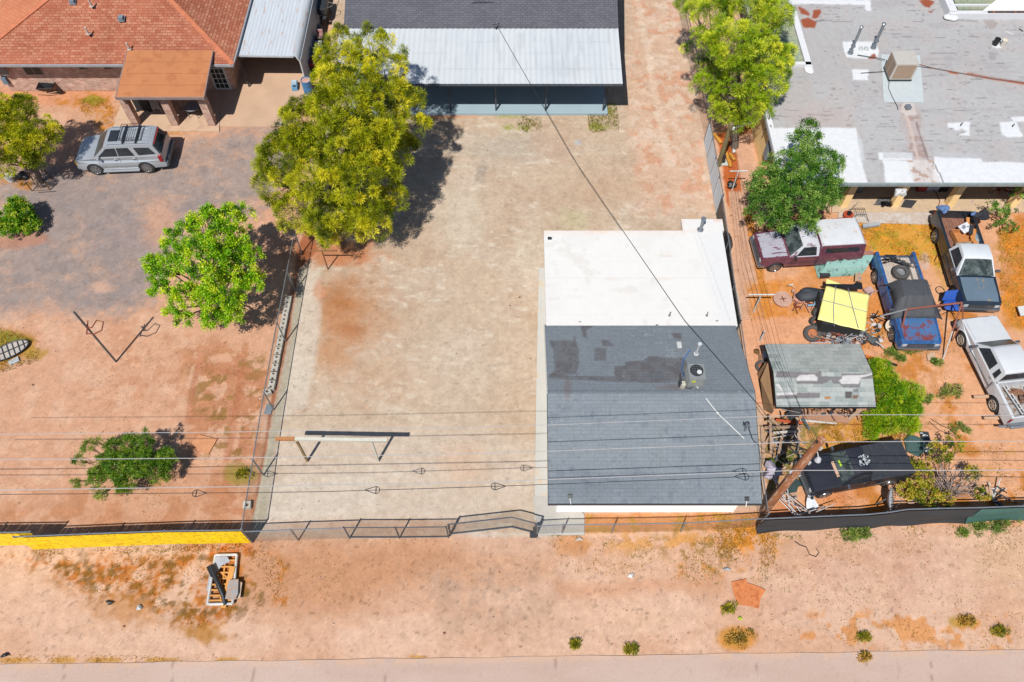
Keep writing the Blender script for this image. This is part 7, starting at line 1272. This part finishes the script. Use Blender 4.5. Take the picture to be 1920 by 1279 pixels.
flat('tarp_strip', 'yellow tarp scrap sticking out above the black strip at the yellow covered trailer', 'tarp', [(1550, 523), (1573, 531), (1585, 535), (1548, 536)], 1.0, .02, MC['tarp_yellow']); m = MB(); m.slab([W(1545, 532, 1.12), W(1600, 533, 1.1), W(1606, 528, 1.1), W(1616, 530, 1.1), W(1618, 542, 1.1), W(1590, 541, 1.15), W(1548, 535, 1.15)], .04); tag(m.build('tarp_strip', MBLACK), 'black tarp strip along the top edge of the yellow covered trailer', 'tarp')
m = MB(); q = W(1521, 553, .35); m.blob(q, (.78, .36, .34), 9, .12, 14); tag(m.build('covered_heap', M('cover_charcoal', C(56, 62, 70), .7, var=.15, bump=.3)), 'lump under a charcoal cover left of the yellow tarp', 'covered heap')
m = MB(); q = W(1497, 563, .1); m.ring((q.x, q.y, .35), .3, .03, 20, 6); m.ring((q.x+.02, q.y, .08), .26, .02, 20, 6)
for k in range(8): a = k*.785; m.tube([(q.x+.3*math.cos(a), q.y+.3*math.sin(a), .35), (q.x+.26*math.cos(a), q.y+.26*math.sin(a), .08)], .012, 5)
m.box((q.x, q.y, .1), (.4, .3, .08), .6); tag(m.build('wire_basket', M('basket_pink', C(222, 160, 136), .7, var=.25)), 'rust pink wire basket of scrap between the spool and charcoal heap', 'basket')
m = MB(); m.tube([W(1535, 553, .4), W(1532, 562, .4), W(1526, 572, .3), W(1514, 573, .25)], .06, 10); tag(m.build('bent_pipe', M('pipe_paleblue', C(140, 176, 204), .5)), 'bent pale blue pipe beside the left edge of the yellow tarp', 'pipe')
m = MB(); q = W(1482, 534, .3); m.box(q, (.22, .05, .2), .3, .6); m.tube([q, W(1492, 540, .3)], .01, 5); tag(m.build('mirror_scrap', MW), 'small white mirror on a stalk above the wire basket', 'mirror')
for (a, b, r, t, lb) in ((1521, 629, .42, (.25, -.1, 0), 'large old tyre with orange rusty hub at the lower left of the yellow tarp'), (1540, 618, .40, (.35, .2, 0), 'grey tyre tucked behind the large rusty hubbed tyre'), (1527, 588, .26, (1.2, 0, .4), 'upper of two small wheels against the left side of the yellow trailer'), (1522, 604, .24, (1.2, 0, .3), 'lower of two small wheels against the left side of the yellow trailer')):
    q = W(a, b); tyre_thing((q.x, q.y, .12 if r > .3 else .25), r, .2, t, lb, M('rim_rust2', C(206, 130, 84), .8, var=.2))
G2 = 'scrap metal lying below the yellow tarp'
cols = [(120, 50, 46), (206, 206, 210), (236, 226, 214), (70, 72, 78), (200, 60, 44), (160, 120, 96), (150, 156, 164), (226, 200, 180)]
names = ['dark red angle iron', 'silver tube', 'cream panel piece', 'charcoal plate', 'red painted pipe', 'brown rusty bar', 'grey flat bar', 'pale pink panel piece']
rr = random.Random(21)
spots_ = [(1556, 619), (1572, 622), (1590, 626), (1605, 628), (1550, 637), (1565, 640), (1580, 636), (1596, 640), (1612, 636), (1545, 642), (1600, 618), (1575, 630), (1619, 622), (1540, 633), (1588, 643), (1608, 645)]
pos = ['upper left', 'upper middle', 'centre', 'upper right', 'lower left', 'lower middle', 'lower centre', 'lower right']
for k, (a, b) in enumerate(spots_):
    c = k % 8; q = W(a, b, rr.uniform(.1, .45)); an = rr.uniform(0, 3.1); L = rr.uniform(.3, .75); d = Vector((math.cos(an)*L, math.sin(an)*L*.7, rr.uniform(-.15, .25))); m = MB()
    if c in (1, 4, 5, 0): m.tube([q-d, q+d*.3, q+d], .03, 6)
    elif c in (2, 7): m.box(q, (.32, .24, .03), an, .3)
    else: m.bar(q-d*.8, q+d*.8, .18, .03)
    tag(m.build('scrap_piece', M('scrap_c%d' % c, C(*cols[c]), .6, var=.15)), names[c]+(' in the heap touching the yellow tarp edge' if k < 8 else ' in the heap touching the shed back eave'), 'scrap', G2)
def scrapheap(label, name, px, n, mats, seed, spread=1.0, zz=.5, size=1.0):
    rr = random.Random(seed); T = thing(name, label, 'scrap heap', W(sum(p[0] for p in px)/len(px), sum(p[1] for p in px)/len(px)))
    for nm, mt_ in mats:
        m = MB()
        for k in range(n):
            u, v = rr.random(), rr.random(); a = W(*px[0], .1).lerp(W(*px[1], .1), u); b = W(*px[3], .1).lerp(W(*px[2], .1), u); p = a.lerp(b, v); p.z = rr.uniform(.04, zz); an = rr.uniform(0, 6.3); L = rr.uniform(.12, .4)*size; d = Vector((math.cos(an)*L, math.sin(an)*L, rr.uniform(-.1, .15)))
            t = rr.random()
            if t < .5: m.tube([p-d, p+d], .016*size+.006, 5)
            elif t < .8: m.box(p, (rr.uniform(.08, .25), rr.uniform(.06, .2), rr.uniform(.02, .1)), an, rr.uniform(-.5, .5))
            else: m.ring(p, rr.uniform(.06, .14), .015, 12, 4)
        o = m.build(nm, mt_, T); o['kind'] = 'stuff'
    return T
scrapheap('mixed heap of small metal scrap between the yellow tarp and shed', 'scrap_heap', [(1545, 612), (1622, 622), (1622, 646), (1538, 646)], 30, [('dark_scrap', MDARK), ('rusty_scrap', M('scrap_rust', C(150, 74, 52), .8, var=.2)), ('bright_scrap', M('scrap_bright', C(222, 218, 214), .5)), ('grey_scrap', M('scrap_grey', C(150, 154, 162), .5))], 3)
scrapheap('clutter stored in the shade of the flat roofed house porch', 'porch_clutter', [(1850, 352), (1918, 352), (1918, 366), (1850, 366)], 16, [('dark_item', MDARK), ('red_item', M('item_red', C(170, 60, 50), .6)), ('pale_item', M('item_pale', C(214, 210, 204), .6))], 5, zz=.6)
scrapheap('small bits of scrap on the orange weeds right of the yellow tarp', 'scrap_heap', [(1626, 585), (1650, 590), (1652, 648), (1624, 640)], 14, [('dark_scrap', MDARK), ('bright_scrap', MC['scrap_bright'])], 7, zz=.2)
scrapheap('rusty scrap bits around the wire basket and the pale blue bent pipe', 'scrap_heap', [(1484, 548), (1535, 560), (1530, 585), (1488, 578)], 12, [('rusty_scrap', MC['scrap_rust']), ('pale_scrap', M('scrap_pink', C(226, 170, 146), .7))], 11, zz=.3)
scrapheap('clutter of wood offcuts and tins in the weeds under the utility pole', 'scrap_heap', [(1440, 800), (1500, 800), (1495, 880), (1436, 880)], 16, [('wood_offcut', wl_), ('dark_scrap', MDARK), ('tin_scrap', MGALV)], 12, zz=.5, size=1.3)
scrapheap('planks and dark odds and ends stored under the shed eave', 'shed_clutter', [(1460, 768), (1606, 768), (1600, 788), (1458, 790)], 22, [('dark_board', M('board_dark', C(120, 88, 70), .9, var=.2)), ('rosy_board', MC['board_rosy']), ('dark_item', MDARK)], 13, zz=1.1, size=1.6)
scrapheap('broken grey pipes and posts by the right end of the fence screen', 'scrap_heap', [(1835, 915), (1885, 915), (1880, 945), (1845, 945)], 5, [('grey_post', MDARK), ('white_post', MC['scrap_bright'])], 9, zz=.3, size=1.6)
m = MB(); m.tube([W(1575, 640, .2), W(1604, 622, .6), W(1607, 640, .3)], .018, 5); tag(m.build('bent_rod', M('rod_white', C(220, 216, 222), .4)), 'thin white bent rod standing in the scrap heap', 'rod')
m = MB(); q = W(1622, 636); m.box((q.x, q.y, .25), (.9, .3, .1), -.8, .4); tag(m.build('steel_sheet', M('panel_green', C(56, 66, 64), .5), bevel=.02), 'dark green panel leaning right of the scrap heap', 'panel')
m = MB(); m.disc(W(1639, 640, .08), .27, 8, .03); tag(m.build('lid', M('lid_charcoal', C(62, 70, 78), .6)), 'charcoal eight sided lid lying right of the scrap heap', 'lid')
m = MB(); q = W(1628, 555); m.box((q.x, q.y+.2, .2), (.4, .32, .12), .5); m.tube([(q.x-.35, q.y-.5, .1), (q.x+.1, q.y, .3), (q.x+.5, q.y+.2, .2)], .03, 6); tag(m.build('hand_cart', M('cart_pink', C(206, 170, 164), .7)), 'small pinkish hand cart between the yellow tarp and blue pickup', 'cart')
# satellite dishes
def dish(label, c, r, direction, mat, stand=True, arm=True):
    d = Vector(direction).normalized(); q = d.to_track_quat('Z', 'Y').to_matrix(); T = thing('satellite_dish', label, 'satellite dish', (c[0], c[1], 0)); c = Vector(c); m = MB(); prof = [(r*k/6, .16*r*(k/6)**2*2) for k in range(1, 7)]; vs = [c+q @ Vector((a*math.cos(2*math.pi*k/28), a*math.sin(2*math.pi*k/28), z)) for a, z in prof for k in range(28)]
    m.add(vs, [(i*28+k, i*28+(k+1) % 28, (i+1)*28+(k+1) % 28, (i+1)*28+k) for i in range(5) for k in range(28)]+[tuple(range(27, -1, -1))], True); o = m.build('reflector', mat, T); o.modifiers.new('s', 'SOLIDIFY').thickness = .02
    m = MB(); 
    for k in range(3): a = k*2.1; m.tube([c+q @ Vector((r*math.cos(a), r*math.sin(a), r*.32)), c+q @ Vector((0, 0, r*1.1))], .012, 5)
    m.build('feed_arm', MGALV, T)
    m = MB(); m.tube([c+q @ Vector((0, 0, -.05)), (c.x-d.x*.2, c.y-d.y*.2, 0)], .03, 6); m.build('stand', MGALV, T); return T
q = W(1668, 622); dish('cream satellite dish tilted up beside the blue pickup front wheel', (q.x, q.y+.1, .4), .33, (-.3, -.55, .7), M('dish_cream', C(232, 214, 190), .6)); q = W(1651, 952); dish('grey satellite dish standing edge on against the black fence screen', (q.x, q.y+.1, .75), .55, (.85, -.25, .45), M('dish_greywhite', C(196, 198, 200), .5))
# rusty frame over the blue pickup
T = thing('pipe_stand', 'rusty pipe A frame standing over the front of the blue pickup', 'frame', (19.6, 20.3, 0)); a, b = W(1700, 580, 1.85), W(1804, 567.5, 1.85); m = MB(); m.tube([a, b], .05, 10); m.build('top_bar', M('pipe_rustred', C(160, 92, 72), .7, var=.15), T)
for (p, f) in ((a, (1681, 656)), (b, (1768, 674))): m = MB(); e = W(*f); m.tube([p, p.lerp(e, .5)], .04, 8); lg = m.build('leg', MC['pipe_rustred'], T); m = MB(); m.tube([p.lerp(e, .5), e], .036, 8); m.build('leg_foot', M('pipe_palegrey', C(206, 200, 192), .6), lg)
m = MB(); m.tube([a, W(1650, 593, 1.7)], .04, 8); m.build('side_bar', M('pipe_grey', C(150, 148, 148), .6), T); m = MB(); m.tube([b, W(1806, 600, .9), W(1785, 640, .1)], .03, 6); m.build('brace', MC['pipe_rustred'], T)
q = W(1778, 590); T = thing('folding_chair', 'bright blue crumpled camp chair between the blue and black sided pickups', 'chair', q); m = MB(); m.blob((q.x, q.y+.25, .5), (.42, .3, .1), 8, .3, 8); m.build('seat', M('cloth_royal', C(36, 92, 190), .7, var=.15), T); m = MB(); m.add([(q.x-.4, q.y+.5, .5), (q.x+.35, q.y+.55, .5), (q.x+.42, q.y+.85, .95), (q.x-.3, q.y+.8, .9)], [(0, 1, 2, 3)]); o = m.build('backrest', MC['cloth_royal'], T); o.modifiers.new('s', 'SOLIDIFY').thickness = .03
for u, v in ((-.35, 0), (.35, 0), (-.35, .5), (.35, .5)): m = MB(); m.tube([(q.x+u, q.y+v, 0), (q.x-u*.6, q.y+v+.05, .48)], .015, 5); m.build('leg', MDARK, T)
m = MB(); m.tube([W(1760, 440, .05), W(1768, 490, .05), W(1778, 535, .05)], .05, 8); tag(m.build('grey_pipe', M('pipe_seagrey', C(130, 144, 142), .5, alt=C(200, 130, 60), altcov=.25)), 'long grey pipe lying on the ground left of the black sided pickup', 'pipe')
m = MB(); pts = [W(1744, 350, .3), W(1756, 362, .12), W(1762, 378, .12), W(1757, 395, .12), W(1748, 415, .04), W(1752, 435, .03), W(1758, 455, .03), W(1758, 478, .03), W(1752, 490, .03)]; m.tube(pts, .022, 6); tag(m.build('garden_hose', M('hose_brown', C(120, 74, 58), .6)), 'brown garden hose trailing from the porch to the weeds', 'hose')
m = MB(); c = W(1763, 545, .03); m.tube([c+Vector((.22*math.cos(k*.5), .25*math.sin(k*.5), .01*k/3)) for k in range(13)]+[W(1770, 560, .04), W(1774, 572, .04)], .018, 6); tag(m.build('hose_coil', M('hose_black', C(70, 66, 62), .6)), 'single loop of dark hose in the dirt behind the blue camp chair', 'hose')
m = MB(); m.tube([W(1742, 790, .02), W(1760, 806, .02), W(1776, 813, .02), W(1790, 818, .02), W(1798, 830, .02), W(1790, 835, .02)], .016, 5); m.tube([W(1745, 785, .02), W(1765, 798, .02), W(1784, 806, .02), W(1792, 816, .02), W(1782, 812, .03), W(1776, 818, .02), W(1790, 832, .02)], .016, 5); tag(m.build('loose_cable', MWIRE), 'looping dark cable on the dirt below the lime shrub', 'cable')
flat('stone_slab', 'flat grey tan slab beside the weed near the foot of the rusty frame', 'slab', [(1738, 664), (1752, 660), (1755, 672), (1740, 676)], .08, .08, M('slab_tan', C(222, 188, 160), .9)); flat('white_sheet', 'white sheet cut off by the right picture edge beyond the white pickup', 'panel', [(1908, 575), (1940, 570), (1945, 590), (1914, 592)], .3, .04, MW)
# teal truck box on its side
T = thing('teal_truck_bed', 'weathered teal steel truck bed propped on its side below the maroon pickup', 'truck bed', (16.8, 24.3, 0)); teal = M('teal_paint', C(150, 196, 184), .6, var=.1, sc=2, alt=C(104, 122, 118), altcov=.28)
a, b, c, d, e, f = W(1533, 521, .05), W(1615, 516, .05), W(1546, 502, .45), W(1626, 501, .45), W(1556, 480, .85), W(1639, 478, .85); m = MB(); m.add([a, b, d, c, f, e], [(0, 1, 2, 3), (3, 2, 4, 5)]); o = m.build('side_wall', teal, T); o.modifiers.new('s', 'SOLIDIFY').thickness = .04
m = MB(); m.add([a, c, e, e+Vector((-.05, .35, -.75)), a+Vector((0, .9, 0))], [(0, 1, 2, 3, 4)]); m.add([b, d, f, f+Vector((.05, .35, -.75)), b+Vector((0, .9, 0))], [(4, 3, 2, 1, 0)]); m.build('end_wall', teal, T)
m = MB(); m.add([e, f, f+Vector((0, .35, -.1)), e+Vector((0, .35, -.1))], [(0, 1, 2, 3)]); m.build('inner_floor', M('rust_pink', C(196, 140, 122), .8, var=.15), T); m = MB(); m.bar(c, d, .04, .03); m.build('crease', M('teal_pale', C(190, 214, 206), .5), T)
m = MB(); q = W(1545, 522); m.box((q.x, q.y+.1, .12), (.5, .22, .24), .1); tag(m.build('metal_box', MDARK), 'dark metal box on the ground at the lower left of the teal truck bed', 'box')
flat('wood_scrap', 'tan board scrap at the lower right of the teal truck bed', 'board', [(1604, 512), (1614, 511), (1616, 526), (1603, 527)], .3, .03, wl_)
# porch things of the flat roofed house
for sh, lb, mt_ in (([(1648, 370), (1682, 372), (1673, 386), (1638, 384)], 'dark grey patterned mat left of the second porch column', M('mat_patterned', C(84, 84, 86), .9, var=.1, alt=C(170, 166, 160), altcov=.25, sc=5)), ([(1697, 374), (1720, 376), (1709, 390), (1689, 388)], 'plain black mat right of the second porch column', M('mat_black', C(60, 60, 64), .9))): flat('door_mat', lb, 'mat', sh, .13, .02, mt_)
for (a, b, sz, mt_, nm, lb) in ((1727, 360, (.5, .4, .5), M('tub_red', C(190, 60, 54), .5), 'storage_tub', 'red storage tub in porch shade left of the white chest'), (1746, 357, (1.0, .5, .7), M('chest_white', C(214, 226, 236), .4), 'chest_freezer', 'white chest freezer in porch shade between the second and third columns'), (1768, 360, (.5, .4, .4), MBLACK, 'metal_can', 'dark can in porch shade right of the white chest'), (1608, 362, (.35, .4, .6), M('chair_dk', C(110, 112, 118), .5), 'storage_box', 'grey storage box in the porch shade near the first column')):
    q = W(a, b, .1); m = MB(); m.box((q.x, q.y+.2, .1+sz[2]/2), sz); tag(m.build(nm, mt_, bevel=.03), lb, 'container')
q = W(1686, 352, 2.95); m = MB(); m.blob((q.x-.05, q.y-.18, 2.75), (.16, .1, .22), 3, .3, 8); m.blob((q.x+.25, q.y-.18, 2.72), (.14, .1, .2), 5, .3, 8); m.bar((q.x-.2, q.y-.12, 2.9), (q.x+.35, q.y-.12, 2.9), .1); tag(m.build('hanging_bell', MW), 'white double floodlight hanging at the eave above the second column', 'floodlight')
q = W(1610, 412); T = thing('chair_frame', 'bare black metal chair frame before the first porch column', 'chair', q); m = MB(); m.tube([(q.x-.25, q.y, .42), (q.x+.25, q.y, .42), (q.x+.25, q.y+.45, .42), (q.x-.25, q.y+.45, .42), (q.x-.25, q.y, .42)], .018, 6); 
for k in range(4): m.bar((q.x-.15+.1*k, q.y, .42), (q.x-.15+.1*k, q.y+.45, .42), .012)
m.build('seat_frame', MDARK, T)
for u, v in ((-.25, 0), (.25, 0), (-.25, .45), (.25, .45)): m = MB(); m.tube([(q.x+u, q.y+v, .42), (q.x+u*2.0, q.y+.22+(v-.22)*2, .0)], .015, 5); m.build('leg', MDARK, T)
q = W(1588, 408); T = thing('push_mower', 'orange red push mower beside the bare chair frame', 'mower', q); m = MB(); m.cyl((q.x, q.y, .12), .27, .16, 16); m.build('deck', M('mower_red', C(196, 84, 56), .5, var=.15), T); m = MB(); m.cyl((q.x, q.y, .28), .12, .16, 12); m.build('engine', MBLACK, T); m = MB(); m.tube([(q.x-.15, q.y-.1, .2), (q.x+.35, q.y+.35, .85), (q.x+.45, q.y+.3, .85)], .015, 5); m.build('handle', MDARK, T)
flat('grey_board', 'long grey board lying behind the white camper shell', 'board', [(1618, 420), (1650, 416), (1651, 421), (1619, 426)], .25, .14, M('board_bluegrey', C(190, 196, 202), .7)); flat('terracotta_board', 'rusty red board under the edge of the dark green tree', 'board', [(1560, 410), (1592, 406), (1594, 414), (1562, 418)], .1, .04, M('board_terra', C(176, 96, 70), .8))
# orange strip beams
for (p, q_, lb) in (((1338, 250), (1352, 268), 'yellow orange beam leaning at the top of the orange strip'), ((1360, 284), (1370, 312), 'yellow orange beam lying in the middle of the orange strip'), ((1368, 288), (1377, 300), 'shorter yellow orange beam beside the olive pole')): plank(lb, W(*p, .15), W(*q_, .15), .16, .1, M('beam_yellow', C(236, 166, 60), .7), 'wood_beam', 'beam')
flat('white_plate', 'white and grey plate on the orange strip below the olive pole', 'plate', [(1350, 300), (1365, 298), (1368, 310), (1348, 310)], .05, .03, M('plate_white', C(214, 220, 214), .5, var=.1)); m = MB(); m.blob(W(1376, 283, .1), (.12, .12, .1), 3, .2, 6); tag(m.build('plastic_jug', MW), 'small white jug on the edge of the orange strip', 'jug'); m = MB(); m.blob(W(1372, 346, .2), (.3, .2, .16), 3, .2, 8); tag(m.build('saddle_lump', MBLACK), 'black saddle like lump at the foot of the white clothes pole', 'seat')
m = MB(); m.blob(W(1366, 455, .15), (.22, .6, .2), 11, .2); tag(m.build('black_bag', M('bag_dark', C(84, 74, 70), .8)), 'dark bag slumped against the screened fence on the dirt path side', 'bag')
# lower right
m = MB(); q = W(1715, 835, .12); m.slab([W(1695, 824, .1), W(1706, 815, .3), W(1720, 818, .35), W(1735, 826, .2), W(1733, 848, .1), W(1722, 857, .05), W(1700, 846, .1)], .05); tag(m.build('tarp_heap', M('tarp_green', C(60, 92, 88), .7, var=.12, bump=.4), bevel=.02), 'dark green crumpled tarp right of the black pickup tail', 'tarp')
T = thing('printed_sheet', 'black panel with white worn marks right of the dark green tarp', 'panel', W(1738, 830)); m = MB(); m.slab([W(1725, 809, .12), W(1741, 810, .12), W(1751, 851, .12), W(1735, 852, .12)], .04); m.build('panel', M('panel_blk', C(60, 62, 66), .5, var=.2), T); m = MB(); rr = random.Random(2)
for k in range(12): u = rr.random(); v = rr.random(); p = W(1727+14*u+10*v, 811+38*v, .13); m.box((p.x, p.y, .128), (rr.uniform(.08, .22), rr.uniform(.03, .07), .006), rr.uniform(-.5, .5))
m.build('worn_marks', M('mark_white', C(226, 228, 230), .6), T)
T = thing('white_paddle', 'long grey pole ending in a white fan shaped plate in front of the black pickup', 'pole', W(1520, 950)); m = MB(); m.tube([W(1500, 850, 1.0), W(1510, 885, .85), W(1519, 922, .5)], .05, 8); m.build('pole', M('pole_greyblue', C(130, 138, 148), .5), T); m = MB(); m.slab([W(1516, 920, .5), W(1522, 920, .5), W(1527, 935, .4), W(1535, 948, .3), W(1533, 954, .25), W(1520, 957, .25), W(1512, 953, .25), W(1512, 940, .35)], .03); m.build('plate', M('plate_snow', C(232, 236, 240), .5), T); m = MB(); m.disc(W(1522.5, 934, .45), .07, 12, .02); m.build('hole', MBLACK, T)
rr = random.Random(14); T = thing('canopy_frame', 'collapsed tangle of white canopy poles between the utility pole and black fence', 'frame', W(1480, 950)); PL = [((1440, 880), (1462, 920)), ((1450, 885), (1470, 935)), ((1458, 905), (1480, 950)), ((1462, 925), (1500, 970)), ((1470, 920), (1505, 965)), ((1475, 905), (1480, 945)), ((1455, 930), (1492, 968)), ((1480, 930), (1520, 962)), ((1490, 968), (1530, 955)), ((1500, 965), (1545, 950)), ((1530, 960), (1567, 944)), ((1470, 940), (1495, 935)), ((1464, 935), (1500, 950)), ((1445, 880), (1455, 905)), ((1478, 945), (1495, 972)), ((1486, 946), (1525, 966))]
pw = M('pole_white', C(226, 220, 220), .5)
for a, b in PL: m = MB(); m.tube([W(*a, rr.uniform(.5, 1.1)), W(*b, rr.uniform(.1, .8))], .02, 6); m.build('tube', pw, T)
m = MB(); m.blob(W(1448, 882, .5), (.4, .3, .25), 3, .4, 8); m.build('crumpled_cover', M('cover_mauve', C(196, 186, 200), .8, var=.25), T)
T = thing('white_rack', 'small white rectangular metal rack in the weeds left of the utility pole', 'rack', W(1468, 824)); c4 = [W(1444, 822, .5), W(1490, 814, .5), W(1496, 825, .5), W(1450, 830, .5)]; m = MB()
for i in range(4): m.tube([c4[i], c4[(i+1) % 4]], .022, 6)
m.build('frame', pw, T)
for p in c4: m = MB(); m.tube([p, (p.x, p.y, 0)], .02, 6); m.build('leg', pw, T)
plank('grey post leaning across pale boards near the dead bush', W(1842, 922, .3), W(1878, 948, .1), .1, .1, MDARK, 'fence_post', 'post'); plank('pale plank standing beside the leaning grey post', W(1850, 912, .4), W(1853, 935, .1), .1, .04)
plank('second pale plank right beside the first near the dead bush', W(1856, 912, .4), W(1858, 935, .1), .1, .04); plank('thin dark rod lying right of the leaning grey post', W(1884, 916, .1), W(1862, 935, .1), .04, .04, MDARK, 'rod', 'rod')
plank('orange and black handled tool lying right of the shed', W(1623, 668, .3), W(1662, 679, .3), .11, .1, M('tool_orange', C(238, 130, 50), .5), 'tool_handle', 'tool'); plank('black blade end of the orange tool right of the shed', W(1662, 679, .3), W(1682, 685, .2), .09, .06, MBLACK, 'machete', 'tool')
flat('dark_cloth', 'dark green cloth spread on the ground left of the black pickup hood', 'cloth', [(1478, 905), (1490, 892), (1496, 900), (1506, 902), (1507, 910), (1497, 912), (1494, 922), (1470, 926), (1466, 915)], .08, .04, M('cloth_dkgreen', C(56, 76, 76), .9, var=.15)); flat('tan_board', 'tan flat board before the black pickup bumper', 'board', [(1480, 920), (1492, 918), (1496, 934), (1482, 936)], .05, .03, wl_)
flat('stone_slab', 'pinkish slab propped at the black fence left of the half dead bush', 'slab', [(1700, 940), (1712, 932), (1718, 940), (1708, 948)], .15, .05, M('slab_pink', C(222, 186, 170), .9))
